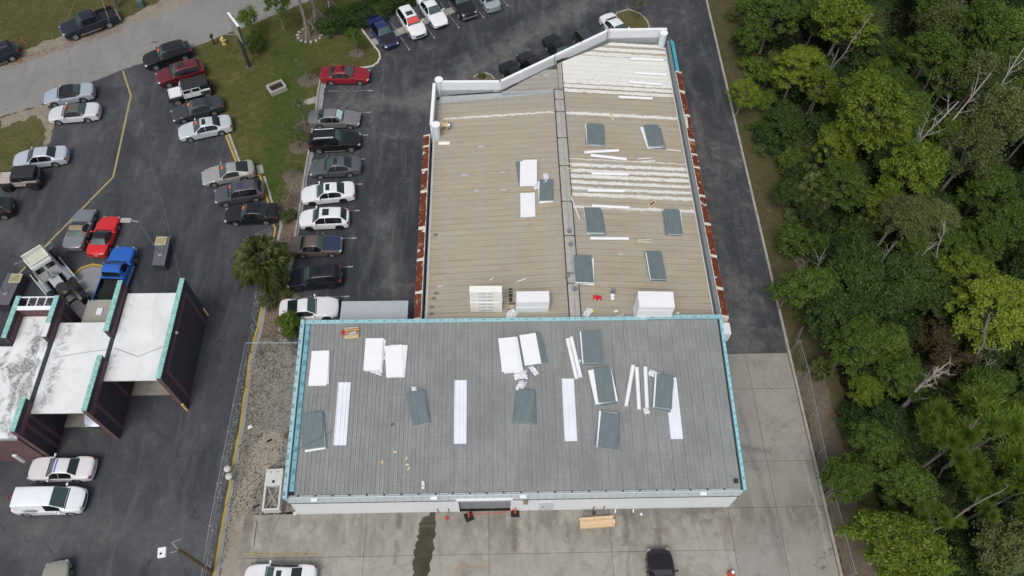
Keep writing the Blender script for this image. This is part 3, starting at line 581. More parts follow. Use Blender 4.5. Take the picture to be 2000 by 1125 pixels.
nd = k.ramp(k.noise(1.8, 8, .8), .3, .7, -.13, .13)
E_ = k.math('GREATER_THAN', s[0], RR + .35)
eastL = [(49.84, 0.17), (43.77, 0.18), (43.14, 0.18), (42.51, 0.18), (41.83, 0.17), (41.16, 0.17), (40.5, 0.17), (39.2, 0.13), (59.34, 0.19), (58.54, 0.23), (57.82, 0.23), (57.04, 0.44), (56.4, 0.43), (55.77, 0.52), (55.08, 0.52), (54.34, 0.34), (53.85, 0.22), (53.31, 0.2), (52.71, 0.19), (59.9, 0.16), (44.4, 0.04)]
westL = [((-0.68, 49.94)[1], .09)]
me = k.math('MULTIPLY', stripes(k, k.math('ADD', s[1], k.math('MULTIPLY', k.math('SUBTRACT', s[0], RR), 0.0)), eastL, nd), E_)
mw = k.math('MULTIPLY', stripes(k, s[1], westL, nd), k.math('MULTIPLY', k.math('LESS_THAN', s[0], RR - .2), k.math('GREATER_THAN', s[0], -4.6)))
diag = k.math('MULTIPLY', k.math('LESS_THAN', s[0], RR), k.math('GREATER_THAN', s[1], 51.95)); 
m_ = k.math('MULTIPLY', k.math('MAXIMUM', me, mw), k.math('MAXIMUM', k.ramp(k.noise(2.6, 8, .82), .33, .52, .45, .95), k.ramp(s[1], 54, 54.8, 0, .85)))
c = k.mix(m_, c, (.72, .72, .69)); k.col(c); k.bump(f3, .25, .01); M['roof_beige'] = k.m
rb = thing('rear_warehouse', 'long warehouse with beige gable roof, rusty fascias and white parapet at its far end', 'building')
ZP = 6.0
# plan: south edge hidden behind the front building; north end steps out along a diagonal
NW = (-4.70, 52.68); 
yNW, yD0, yD1 = 52.6, 52.6, 59.0
pA = (-5.30, 52.75); pB = ((0.67, 53.85)[0], 52.75); pC = ((11.29, 59.45)[0], (11.29, 59.45)[1]); pD = (16.75, (16.36, 59.45)[1] + .1)
def north_y(x):
    for a, b in ((pA, pB), (pB, pC), (pC, pD)):
        if x <= b[0]: return a[1] + (b[1] - a[1]) * (x - a[0]) / (b[0] - a[0])
    return pD[1]
# roof sheets, 0.6 m cover, running from ridge to eaves
SP = .60; h = .042
def cutx(yy):
    # x where the diagonal parapet stands at this y
    a, b = pB, pC
    return a[0] + (b[0] - a[0]) * (yy - a[1]) / (b[1] - a[1])
def cutmesh(xb, y0):
    pr = [(0, 0), (.012, h), (.045, h), (.055, 0), (.22, 0), (.23, .022), (.255, .022), (.28, 0), (.42, 0), (.43, .022), (.455, .022), (.48, 0), (SP - .010, 0)]
    def X(p, t): xa = min(max(cutx(y0 + p[0]), xb[0]), xb[1] - .01); return xa + (xb[1] - xa) * t
    return MB().grid([[(X(p, t), p[0], zr(X(p, t)) + p[1]) for p in pr] for t in (0, 1)])
def sheetmesh(xa, xb, y0):
    pr = [(0, 0), (.012, h), (.045, h), (.055, 0), (.22, 0), (.23, .022), (.255, .022), (.28, 0), (.42, 0), (.43, .022), (.455, .022), (.48, 0), (SP - .010, 0)]
    return MB().grid([[(x, p[0], zr(x) + p[1]) for p in pr] for x in (xa, xb)])
wm = sheetmesh(RX0, RR - .02, 0).mesh('roof_sheet', M['roof_beige']); em = sheetmesh(RR + .02, RX1, 0).mesh('roof_sheet', M['roof_beige'])
y = 28.4
while y < pD[1]:
    if y + SP < 52.9: inst('roof_sheet', wm, rb, (0, y, random.uniform(0, .004)))
    elif cutx(y + SP) < RR - .2: cutmesh((RX0, RR - .02), y).obj('roof_sheet', M['roof_beige'], rb).location = (0, y, 0)
    if cutx(y + SP) < RR: inst('roof_sheet', em, rb, (0, y, random.uniform(0, .004)))
    elif y + SP < pD[1] + .3: cutmesh((RR + .02, RX1), y).obj('roof_sheet', M['roof_beige'], rb).location = (0, y, 0)
    y += SP
MB().add([(RX0, 28.3, ZE - .04), (RR, 28.3, ZR - .04), (RR, 54.5, ZR - .04), (RX0, 52.7, ZE - .04), (RX1, 28.3, ZE - .04), (RX1, pD[1], ZE - .04), (RR, 56.8, ZR - .04)], [(0, 1, 2, 3), (1, 4, 5, 6)]).obj('roof_deck', M['dark'], rb)
# low step where the two roof levels meet beside the ridge
stepm = plain('grey_flashing', (.36, .385, .39), .7, var=.15, scale=3)
MB().bb(pB[0] + .1, RR - .5, 52.3, 52.5, ZE + .3, zr(3) + .28).obj('step_flashing', stepm, rb)
fl = MB().add([(pA[0] + .3, 51.85, zr(pA[0] + .3) + .05), (RR - .6, 52.25, zr(RR - .6) + .05), (RR - .6, 52.72, zr(RR - .6) + .07), (pA[0] + .3, 52.72, zr(pA[0] + .3) + .07)], [(0, 1, 2, 3)]); fl.obj('valley_flashing', stepm, rb)
# ridge cap lengths
rm = plain('ridge_cap_metal', (.40, .39, .36), .65, .1, .15, 3)
ry = [28.5, 31.6, (5.77, 32.54)[1], (5.68, 39.62)[1] - 3.5, (5.68, 39.62)[1], (5.80, 46.67)[1] - 3.2, (5.80, 46.67)[1], (5.83, 49.81)[1], (5.86, 51.34)[1], 52.6]
ry = sorted(ry)
for a, b in zip(ry, ry[1:]):
    vs = []
    for yy in (a + .03, b - .03):
        vs += [(RR - .40, yy, zr(RR - .40) + .13), (RR - .25, yy, zr(RR) + .13), (RR - .06, yy, zr(RR) + .14), (RR, yy, zr(RR) + .19), (RR + .06, yy, zr(RR) + .14), (RR + .25, yy, zr(RR) + .13), (RR + .40, yy, zr(RR + .40) + .13)]
    MB().add(vs, [(i, i + 1, 8 + i, 7 + i) for i in range(6)] + [tuple(range(7))[::-1]]).obj('ridge_cap', rm, rb)
    MB().bb(RR - .43, RR + .43, b - .04, b + .04, ZR + .02, ZR + .145).obj('cap_joint', M['dmetal'], rb)
MB().bb(RR - .48, RR - .40, 28.5, 52.5, ZR - .02, ZR + .045).bb(RR + .40, RR + .48, 28.5, 56.5, ZR - .02, ZR + .045).obj('cap_shadow_strip', M['dmetal'], rb)  # dark strips stand in for the shadow gap under the cap's edges
# walls
MB().bb(RX0 - .2, RX0, 28.3, 52.8, 0, 4.3).obj('side_wall', M['white'], rb); MB().bb(RX1, RX1 + .2, 28.3, pD[1], 0, 4.3).obj('side_wall', M['white'], rb)
def wallseg(a, b, z0, z1, t, name, m, par, off=0.0):
    L = math.hypot(b[0] - a[0], b[1] - a[1]); rz = math.atan2(b[1] - a[1], b[0] - a[0])
    c = ((a[0] + b[0]) / 2 - math.sin(rz) * off, (a[1] + b[1]) / 2 + math.cos(rz) * off, (z0 + z1) / 2)
    return MB().box(c, (L, t, z1 - z0), rz).obj(name, m, par)
NP = [(-5.25, 53.0), (pB[0], 53.0), (pC[0], pC[1] + .5), (16.85, pD[1] + .5)]
capm = plain('white_coping', (.83, .84, .86), .7, var=.03)
for a, b in zip(NP, NP[1:]):
    wallseg(a, b, 0, ZP - .06, .25, 'parapet_wall', M['white'], rb, .2); wallseg(a, b, ZP - .06, ZP, .27, 'parapet_cap', capm, rb, .2)
    fa = wallseg(a, b, ZE - .1, ZE + .62, .10, 'base_flashing', stepm, rb, .04)
wy = (-5.11, 47.89)[1]
wallseg((-5.35, wy), (-5.25, 53.0), 3.6, ZP - .06, .2, 'parapet_wall', M['white'], rb, .16); wallseg((-5.35, wy), (-5.25, 53.0), ZP - .06, ZP - .002, .27, 'parapet_cap', capm, rb, .16)
colm = plain('pale_column', (.62, .69, .73), .7, var=.06)
for x, yy in ((-4.99, 53.31), (-5.09, 47.75), (16.43, 59.48)):
    MB().tube((x, yy, 0), (x, yy, 6.1), .33, n=24).obj('corner_column', colm, rb, smooth=40)
    MB().tube((x, yy, 6.1), (x, yy, 6.17), .38, n=24).obj('column_cap', capm, rb, smooth=40)
for px, py in ((888, 112), (1105, 95), (1330 - 1330 + 1190, 62)):
    pass
for p in ((5.79, 56.38), (8.37, 58.19), (11.05, 59.84)):
    MB().tube((p[0], p[1], 4.8), (p[0], p[1], 6.9), .022, n=6).obj('lightning_rod', M['dmetal'], rb)
# rusty side fascias in lengths with joint straps
def rust_mat(name, seed):
    kk = Mt(name, .85, 0, .3); s = kk.sep(); n1 = kk.noise(.9, 7, .7, .8); n2 = kk.noise(5, 6, .75)
    rust = kk.mix(kk.ramp(n2, .35, .65), (.15, .034, .016), (.095, .022, .012)); rust = kk.mix(kk.ramp(kk.noise(1.9, 6, .7), .54, .68), rust, (.38, .13, .035))
    e = kk.math('ADD', kk.math('MULTIPLY', kk.math('SUBTRACT', kk.noise(1.7, 5, .7, .5), .5), 1.5), kk.math('SUBTRACT', n1, .46))
    gen = kk.t.nodes.new('ShaderNodeTexCoord').outputs['Generated']; gs = kk.sep(gen)
    wob = kk.math('MULTIPLY', kk.math('SUBTRACT', kk.noise(2.2, 6, .75, .3), .5), .34)
    mg = kk.math('MINIMUM', kk.math('MINIMUM', kk.math('ADD', gs[0], 0), kk.math('SUBTRACT', 1, gs[0])), kk.math('MULTIPLY', kk.math('MINIMUM', gs[1], kk.math('SUBTRACT', 1, gs[1])), 3.0))
    q = kk.math('MULTIPLY', kk.ramp(e, -.19, -.15, 0, 1), kk.ramp(kk.math('ADD', mg, wob), .06, .10, 0, 1))
    kk.col(kk.mix(q, (.66, .64, .58), rust)); return kk.m
M['rust'] = rust_mat('rusting_fascia_paint', 0)
M['cream'] = plain('cream_joint_strap', (.60, .57, .47), .7, var=.15)
M['greyin'] = plain('inner_fascia_grey', (.17, .20, .205), .6, .1, .12, 2)
def fascia(xo, sgn, breaks, top):
    for a, b in zip(breaks, breaks[1:]):
        vs = []
        for yy in (a + .06, b - .06):
            vs += [(xo, yy, 3.5), (xo + sgn * .66, yy, 3.7), (xo + sgn * .60, yy, top - .16), (xo + sgn * .01, yy, top)]
        MB().add(vs, [(0, 4, 5, 1), (1, 5, 6, 2), (2, 6, 7, 3), (3, 7, 4, 0), (3, 2, 1, 0), (4, 5, 6, 7)] if True else []).obj('fascia_length', M['rust'], rb)
    for a in breaks:
        vs = []
        for yy in (a - .07, a + .07):
            vs += [(xo, yy, 3.5), (xo + sgn * .675, yy, 3.69), (xo + sgn * .615, yy, top - .15), (xo + sgn * .01, yy, top + .012)]
        MB().add(vs, [(0, 4, 5, 1), (1, 5, 6, 2), (2, 6, 7, 3), (3, 7, 4, 0), (3, 2, 1, 0), (4, 5, 6, 7)]).obj('joint_strap', M['cream'], rb)
WB = [(-5.85, 47.63)[1], (-5.85, 46.36)[1], (-5.84, 43.67)[1], (-5.79, 41.31)[1], (-5.81, 37.47)[1], (-5.77, 34.35)[1], (-5.76, 31.29)[1], (-5.74, 28.92)[1]]
EB = [(17.35, 55.41)[1], (17.24, 52.84)[1], (17.25, 49.79)[1], (17.20, 46.81)[1], (17.24, 45.13)[1], (17.34, 43.67)[1], (17.27, 40.52)[1], (17.25, 37.57)[1], (17.27, 34.41)[1], (17.30, 31.32)[1], (17.33, 28.79)[1]]
fascia(RX0 - .36, -1, sorted(WB), 5.0); fascia(RX1 + .44, 1, sorted(EB), 5.05)
MB().bb(RX0 - .355, RX0 - .30, 28.2, (-5.88, 47.20)[1], 4.0, 5.0).obj('inner_lining', M['dmetal'], rb)
MB().bb(RX0 - .30, RX0 - .02, 28.2, 52.6, 4.05, 4.1).bb(RX1 + .02, RX1 + .16, 28.2, pD[1], 4.05, 4.1).obj('box_gutter', M['dark'], rb)
MB().bb(RX1 + .16, RX1 + .435, 28.2, pD[1] + .2, 4.0, 4.98).obj('inner_lining', M['greyin'], rb)
MB().add([(RX1 + .52, EB[0] + .1, 3.5), (RX1 + 1.04, EB[0] + .1, 3.7), (RX1 + .93, EB[0] + .1, 4.75), (RX1 + .54, EB[0] + .1, 5.05), (RX1 + .52, pD[1] + .3, 3.5), (RX1 + 1.04, pD[1] + .3, 3.7), (RX1 + .93, pD[1] + .3, 4.75), (RX1 + .54, pD[1] + .3, 5.05)], [(0, 4, 5, 1), (1, 5, 6, 2), (2, 6, 7, 3), (3, 2, 1, 0), (4, 5, 6, 7)][:]).obj('teal_fascia', membrane('membrane_fascia', 1, (.10, .50, .60), RX1 + .65, RX1 + .8, 2.1, (.05, .22, .28)), rb)
MB().bb(RX1 + .5, RX1 + 1.2, 27.6, 28.6, 3.2, 4.4).obj('fascia_return', M['white'], rb, bevel=.05)
# turbine vents by the ridge
vm = plain('grey_vent', (.24, .26, .29), .5, .5)
for p in ((5.96, 36.48), (6.00, 35.17), (5.59, 32.23), (6.07, 30.99), (9.07, 30.96)):
    z = zr(p[0]) + .02
    MB().tube((p[0], p[1], z), (p[0], p[1], z + .28), .13, n=14).tube((p[0], p[1], z + .28), (p[0], p[1], z + .34), .19, .19, n=14).tube((p[0], p[1], z), (p[0], p[1], z + .05), .2, n=14).obj('roof_vent', vm, rb, smooth=40)
for p in ((-4.87, 37.03), (-4.65, 31.41), (-4.84, 30.96), (-4.93, 30.18), (-4.95, 29.59)):
    MB().box((p[0], p[1], zr(p[0]) + .05), (.35, .18, .07)).obj('rib_closure', plain('grey_brown_patch', (.16, .15, .13)), rb)
# small dried sealant patches
pm = plain('sealant_patch', (.43, .45, .47), .6)
for px in ((-1.18, 46.30), (-2.59, 43.20), (0.67, 43.23), (-1.53, 41.38), (0.73, 41.32), (-4.35, 32.05), (0.28, 53.02), (0.23, 52.37), (10.02, 34.55), (4.94, 54.67)):
    MB().box((px[0], px[1], zr(px[0]) + .034), (random.uniform(.35, .6), random.uniform(.16, .24), .02), random.uniform(-.1, .1)).obj('sealant_patch', pm, rb, bevel=.008)

# ================================================================ CAR WASH with staggered canopies
cw = thing('car_wash', 'dark purple car wash with staggered white flat roofs and tall fin walls capped in teal', 'building')
k = Mt('white_roof_membrane', .7, 0, .3); s = k.sep()
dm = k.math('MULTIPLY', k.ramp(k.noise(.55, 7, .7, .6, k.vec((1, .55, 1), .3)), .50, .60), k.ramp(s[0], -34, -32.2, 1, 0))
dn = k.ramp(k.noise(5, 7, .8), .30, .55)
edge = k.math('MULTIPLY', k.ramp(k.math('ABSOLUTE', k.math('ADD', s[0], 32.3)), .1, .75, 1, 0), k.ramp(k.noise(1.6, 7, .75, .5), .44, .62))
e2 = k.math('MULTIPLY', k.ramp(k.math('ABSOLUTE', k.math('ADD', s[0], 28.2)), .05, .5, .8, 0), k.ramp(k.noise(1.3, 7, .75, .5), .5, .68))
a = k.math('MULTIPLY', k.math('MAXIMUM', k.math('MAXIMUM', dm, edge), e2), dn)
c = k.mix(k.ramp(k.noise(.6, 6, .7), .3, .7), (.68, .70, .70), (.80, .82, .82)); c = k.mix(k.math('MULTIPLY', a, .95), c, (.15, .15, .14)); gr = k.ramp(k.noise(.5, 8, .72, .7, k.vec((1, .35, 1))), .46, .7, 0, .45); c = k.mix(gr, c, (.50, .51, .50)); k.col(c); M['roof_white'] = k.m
WA = 5.6
def fin(x, y0, y1, z0=0, top=WA, band=True, cap='teal', t=.34):
    MB().bb(x - t / 2, x + t / 2, y0, y1, z0, top - .06).obj('fin_wall', M['purple'], cw)
    MB().bb(x - t / 2 - .01, x + t / 2 + .01, y0 - .01, y1 + .01, top - .06, top).obj('fin_coping', M[cap], cw)
    if band:
        for sgn in (1, -1):
            e = x + sgn * (t / 2 + .008); b = MB()
            zb = max(z0, .02)
            b.bb(e - .008, e + .008, y0 + .75, y1 - .75, top - .95, top - .62)
            b.bb(e - .008, e + .008, y0 + .75, y0 + 1.05, zb, top - .95).bb(e - .008, e + .008, y1 - 1.05, y1 - .75, zb, top - .95)
            b.obj('plum_band', M['plum'], cw)
fin(-24.15, 23.95, 32.4); fin(-28.75, 21.55, 25.85); fin(-28.85, 27.86, 32.25); fin(-33.22, 20.1, 22.6, cap='teal'); fin(-33.28, 28.6, 30.95); fin(-33.25, 27.45, 28.6, z0=4.6, band=False, cap='roof_white'); fin(-36.15, 27.4, 30.95); fin(-37.9, 19, 21.4)
MB().bb(-28.92, -28.62, 25.85, 27.86, 0, 4.5).obj('inner_wall', M['purple'], cw); MB().bb(-33.4, -33.1, 22.6, 28.6, 0, 4.5).obj('inner_wall', M['purple'], cw)
for x, y in ((-24.15, 23.95), (-28.75, 21.55), (-33.22, 20.1), (-37.9, 19)): MB().bb(x - .17, x + .17, y - .012, y - .002, 0, 5.5).obj('plum_end', M['plum'], cw)
for sx_, x, y0, y1 in ((1, -24.33, 23.95, 32.4),): pass
# faces of the fins turned to the roofs carry a plum strip
for x, y0, y1 in ((-28.56, 21.6, 25.8), (-28.66, 27.9, 32.2), (-33.03, 20.15, 22.55), (-33.09, 27.5, 30.9)):
    MB().bb(x, x + .02, y0, y1, 4.56, 5.12).obj('plum_strip', M['plum'], cw)
for x, y0, y1 in ((-36.15 + .17, 27.5, 29.8),): MB().bb(x, x + .02, y0, y1, 4.56, 5.1).obj('plum_strip', M['plum'], cw)
for b in ((-28.57, -24.33, 24.3, 31.72), (-33.04, -28.93, 21.83, 29.17), (-46, -33.4, 20.0, 27.2), (-35.95, -33.45, 27.2, 29.75)):
    MB().bb(*b, 4.40, 4.56).obj('flat_roof', M['roof_white'], cw, bevel=.02)
MB().bb(-46, -33.42, 19.98, 20.16, 0, 4.4).obj('facade', M['plum'], cw); MB().bb(-46, -33.5, 27.2, 27.4, 0, 4.4).bb(-46, -45.8, 20.1, 27.2, 0, 4.4).obj('back_wall', M['purple'], cw)
MB().bb(-46, -33.35, 19.86, 19.97, 4.38, 4.52).obj('gutter', M['galv'], cw)
# open trellis end
MB().bb(-36.0, -33.4, 29.8, 30.02, 4.5, 5.5).obj('trellis_wall', M['plum'], cw); MB().bb(-36.0, -33.4, 29.74, 30.08, 5.5, 5.56).obj('trellis_coping', capm, cw)
MB().bb(-36.0, -33.42, 30.86, 30.93, 5.42, 5.52).obj('trellis_beam', capm, cw)
for x in (-35.35, -34.7, -34.05): MB().bb(x - .035, x + .035, 30.08, 30.86, 5.42, 5.5).tube((x, 30.5, 5.42), (x, 30.5, 4.3), .03, n=6).obj('trellis_bar', capm, cw)
# floors of the wash bays
for b in ((-28.56, -24.33, (-26.85, 25.14)[1], 32.0), (-33.04, -28.93, (-31.70, 22.59)[1], 29.3)):
    MB().bb(*b, .0, .02).obj('bay_floor', M['sandc'] if False else M['conc'], cw)
# low plant-room roof beyond the second bay
q = [(-32.35, 32.04), (-30.19, 32.05)]; yl = 29.6
MB().bb(q[0][0], -28.95 - .1, yl, q[0][1], 0, 3.1).obj('plant_room', plain('plant_room_beige', (.34, .33, .29), .8), cw)
MB().bb((-31.37, 31.36)[0], (-30.93, 31.36)[0], (-30.92, 30.63)[1], (-31.08, 31.24)[1], 3.1, 3.2).obj('roof_hatch', M['white2'], cw, bevel=.02)
for x in ((-32.31, 32.04)[0] + .15, (-31.99, 32.03)[0] + .15):
    MB().path([(x, q[0][1] - .1, 3.1), (x, q[0][1] - .1, 3.6), (x + .1, q[0][1] + .1, 3.75), (x + .2, q[0][1] + .25, 3.6), (x + .2, q[0][1] + .25, 3.2)], .03).obj('vent_pipe', M['dmetal'], cw)
MB().path([(-24.4, 27.2, 4.6), (-26.5, 26.2, 4.59), (-28.3, 26.9, 4.59), (-30.5, 26.6, 4.59), (-32.6, 26.2, 4.59)], .012).obj('roof_cable', M['dmetal'], cw)
MB().ball((-23.93, 28.0, 4.9), .13).obj('wall_lamp', M['cream'], cw)
for p, h_ in (((-23.96, 32.29), 1.1), ((-23.97, 23.85), 1.1)):
    o = MB().tube((0, 0, 0), (0, 0, h_), .09, n=12).ball((0, 0, h_), (.09, .09, .05)).obj('bollard', M['hyd'], smooth=40); o.location = (p[0], p[1], 0)
    tag(o, 'yellow bollard at the north foot of the tallest purple fin wall' if p[1] > 28 else 'yellow bollard at the south foot of the tallest purple fin wall', 'bollard')
wb_ = plain('white_tank', (.62, .64, .62), .5)
for i, (px, py, r_, h_, l_) in enumerate(((8, 893, .28, .9, 'leftmost of the pale tanks by the plum facade'), (27, 888, .17, .8, 'small round pale tank between two larger ones by the plum facade'), (45, 900, .2, 1.3, 'tall slim pale tank nearest the corner of the plum facade'))):
    p = {0: (-36.82, 20.28), 1: (-36.16, 20.47), 2: (-35.27, 20.02)}[i]
    o = MB().tube((0, 0, 0), (0, 0, h_), r_, n=14).ball((0, 0, h_), (r_, r_, r_ * .5)).obj('tank', wb_, smooth=40); o.location = (p[0], p[1], 0); tag(o, l_, 'tank')
# vacuum islands with lamp posts
def vac_island(P, zt, lab, hatch):
    r = thing('vacuum_island', lab, 'plinth', (P[0][0], P[0][1], 0)); q = [(a - P[0][0], b - P[0][1]) for a, b in P]
    MB().prism(q, 0, zt - .05).obj('plinth_body', M['purple'], r); MB().prism(q, zt - .05, zt).obj('plinth_top', plain('plinth_grey_top', (.115, .115, .14), .85), r)
    hx, hy, hw, hl = hatch[0] - P[0][0], hatch[1] - P[0][1], .45, .42
    mb = MB().bb(hx - hw, hx + hw, hy - hl, hy - hl + .06, zt, zt + .06).bb(hx - hw, hx + hw, hy + hl - .06, hy + hl, zt, zt + .06).bb(hx - hw, hx - hw + .06, hy - hl + .06, hy + hl - .06, zt, zt + .06).bb(hx + hw - .06, hx + hw, hy - hl + .06, hy + hl - .06, zt, zt + .06)
    mb.obj('hatch_frame', M['cream'], r); MB().bb(hx - hw + .06, hx + hw - .06, hy - hl + .06, hy + hl - .06, zt, zt + .02).obj('hatch_bed', plain('ochre_soil', (.34, .30, .14), .9, var=.5, scale=7), r)
    return r
z1 = .85
vac_island([(-29.24, 36.79), (-28.20, 36.78), (-28.33, 39.83), (-29.48, 39.85)], z1, 'dark block plinth with square planting hole and lamp post, standing right of the red coupe', (-29.03, 39.30))
vac_island([(-41.12, 32.91), (-39.91, 32.89), (-39.73, 35.93), (-40.99, 36.00)], 1.1, 'dark block plinth with square planting hole at the left picture edge, above the canopies', (-40.13, 35.43))
def lamp_post(base, z0, zt, arm, lab):
    r = thing('lamp_post', lab, 'lamp post', (base[0], base[1], z0)); H_ = zt - z0
    MB().tube((0, 0, 0), (0, 0, H_), .075, .05, 10).obj('pole', M['galv'], r, smooth=40); MB().tube((0, 0, 0), (0, 0, .06), .2, n=10).obj('base_flange', M['galv'], r)
    MB().tube((0, 0, H_ - .05), (arm[0] * .5, arm[1] * .5, H_ + .02), .035, n=8).obj('arm', M['galv'], r)
    hd = MB().box((arm[0], arm[1], H_ + .05), (.85, .42, .14), math.atan2(arm[1], arm[0])).obj('lamp_head', plain('grey_lamp_head', (.36, .37, .36), .5), r, bevel=.03)
lamp_post((-28.79, 37.90), .85, 5.6, (-.95, .06), 'grey lamp post with flat head on the plinth right of the red coupe')
lamp_post((-40.51, 33.98), 1.1, 5.8, (-.9, .2), 'grey lamp post on the plinth at the left picture edge')

# ================================================================ STREET FURNITURE
b = (-25.19, 61.90)
r = thing('pole_sign', 'tall dark single-pole sign with thin white-topped panel on the lawn near the street', 'sign', (b[0], b[1], 0))
t1 = (-24.12, 59.99); t0 = (-25.43, 61.97)
dx, dy = t0[0] - t1[0], t0[1] - t1[1]; L = math.hypot(dx, dy); rz = math.atan2(dy, dx); c0 = ((t0[0] + t1[0]) / 2 - b[0], (t0[1] + t1[1]) / 2 - b[1])
MB().bb(-.13, .13, -.13, .13, 0, 6.3).obj('pole', plain('dark_brown_steel', (.035, .03, .035), .6), r)
MB().box((c0[0], c0[1], 5.55), (L, .2, 2.2), rz).obj('panel_box', plain('dark_sign_frame', (.05, .05, .055), .6), r, bevel=.02)
MB().box((c0[0], c0[1], 6.66), (L + .02, .22, .06), rz).obj('panel_top', M['white2'], r)
MB().box((c0[0] - math.sin(rz) * .115, c0[1] + math.cos(rz) * .115, 5.55), (L * .94, .02, 2.0), rz).box((c0[0] + math.sin(rz) * .115, c0[1] - math.cos(rz) * .115, 5.55), (L * .94, .02, 2.0), rz).obj('panel_face', plain('shaded_sign_face', (.30, .30, .24), .6), r)  # pale face coloured darker, its shade put into the paint
MB().box((-.6, .02, 4.1), (1.2, .08, .06)).obj('bracket', M['galv'], r)
p = (-28.38, 65.33); r = thing('fire_hydrant', 'faded yellow fire hydrant on the grass beside the street', 'hydrant', (p[0], p[1], 0))
MB().tube((0, 0, 0), (0, 0, .75), .16, .14, 14).tube((0, 0, .0), (0, 0, .08), .22, n=14).obj('barrel', M['hyd'], r, smooth=40); MB().ball((0, 0, .78), (.17, .17, .16)).tube((0, 0, .9), (0, 0, 1.0), .04).obj('bonnet', M['hyd'], r, smooth=50)
MB().tube((-.3, 0, .52), (.3, 0, .52), .075, n=10).tube((0, 0, .45), (0, -.26, .45), .09, n=10).obj('outlet', M['hyd'], r)
p = (-29.39, 65.26); r = thing('marker_post', 'short black post with small box on top at the edge of the street', 'post', (p[0], p[1], 0))
MB().bb(-.06, .06, -.06, .06, 0, 1.0).obj('post', M['black'], r); MB().box((0, 0, 1.12), (.28, .45, .26)).obj('post_box', M['dmetal'], r, bevel=.04)
c4 = [(-22.65, 58.72), (-21.57, 59.44), (-21.05, 58.28), (-22.13, 57.57)]; c = (sum(a[0] for a in c4) / 4, sum(a[1] for a in c4) / 4); rz = math.atan2(c4[1][1] - c4[0][1], c4[1][0] - c4[0][0])
r = thing('drain_box', 'raised square concrete drain box with dark open grate in the middle of the lawn', 'drain box', (c[0], c[1], 0), rz)
a_, b_ = .85, .62; mb = MB()
for (x0, x1, y0, y1) in ((-a_, a_, -b_, -b_ + .17), (-a_, a_, b_ - .17, b_), (-a_, -a_ + .17, -b_ + .17, b_ - .17), (a_ - .17, a_, -b_ + .17, b_ - .17)): mb.bb(x0, x1, y0, y1, 0, .55)
mb.obj('box_wall', plain('pale_block', (.36, .35, .32), .9, var=.25), r); MB().bb(-a_ + .17, a_ - .17, -b_ + .17, b_ - .17, 0, .3).obj('pit_floor', plain('rusty_dark', (.045, .025, .02), .9), r)
for i in range(9): MB().bb(-a_ + .2 + i * .155, -a_ + .23 + i * .155, -b_ + .17, b_ - .17, .42, .46).obj('grate_bar', M['dmetal'], r)
p = (-48.95, 65.22); o = MB().tube((0, 0, 0), (-.1, .1, 1.1), .03).obj('marker_stake', M['orange']); o.location = (p[0], p[1], 0); tag(o, 'thin orange marker stake at the sandy roadside by the dark parked car', 'stake')
p = (-38.41, 71.46); o = MB().bb(-.35, .35, -.3, .3, 0, .8).obj('utility_pedestal', plain('green_cabinet', (.07, .12, .10), .6), bevel=.04); o.location = (p[0], p[1], 0); tag(o, 'small green utility cabinet on the grass verge across the street', 'utility box')
p = (-40.98, 71.30); r = thing('utility_pole', 'grey utility pole standing behind the black pickup bed', 'utility pole', (p[0], p[1], 0))
MB().tube((0, 0, 0), (0, 0, 9.5), .2, .14, 12).obj('pole', plain('weathered_pole', (.13, .115, .10), .9), r, smooth=40); MB().tube((.1, -.35, 1.6), (.1, -.35, 2.9), .24, n=14).obj('meter_can', M['boxgrey'], r, smooth=40)
# lamp pole at the west fence
b = (-19.91, 11.78); tp = 6.6
r = thing('wooden_light_pole', 'brown wooden light pole with white floodlight leaning out over the left lot', 'light pole', (b[0], b[1], 0))
MB().tube((0, 0, 0), (0, 0, tp), .16, .12, 12).obj('pole', M['bark_dark'], r, smooth=40)
MB().path([(0, 0, tp - .3), (-.35, -.12, tp - .2), (-.5, -.15, tp - .15)], .035).path([(0, 0, tp), (-.3, .35, tp + .3), (.25, .6, tp + .2)], .02).obj('bracket', M['galv'], r)
MB().box((-.95, -.15, tp - .12), (.5, .62, .2), .15).obj('floodlight', M['white2'], r, bevel=.04); MB().ball((-.98, -.25, tp - .0), .07).obj('photocell', M['dark'], r)
MB().path([(0, 0, tp), (1.2, 1.2, tp + .2), (3.2, 3.0, tp + .6), (6, 5.6, tp + .7), (9.0, 8.9, 4.4)], .012).path([(0, 0, tp), (.9, -1.5, tp), (1.0, -3, tp + .3)], .012).obj('cable', M['dmetal'], r)
# overhead lines
def wire(pts, lab, rr=.0045, m='galv', guard=False):
    r = tag(MB().path(pts, rr, 5).obj('overhead_wire', M[m]), lab, 'cable'); return r
a = (-24.27, 32.27); e = (-27.38, 41.32); f_ = (-32.42, 54.12); g_ = (-32.87, 55.42); g2 = (-33.32, 57.03)
wire([(a[0], a[1], 5.65), (*(-25.32, 35.63), 6.6), (*e, 8.5), (*(-29.57, 47.68), 10.2), (*f_, 12), (*g_, 13.2), (*g2, 14)], 'thin overhead wire running from the tallest purple fin up across the black pickup')
wire([(*(-46.06, 67.35), 0), (*(-44.76, 67.42), 1.4), (*(-41.81, 66.05), 5), (*(-39.44, 64.42), 8)], 'slanting guy wire on the verge in front of the black pickup', .02, 'yellow_pale')

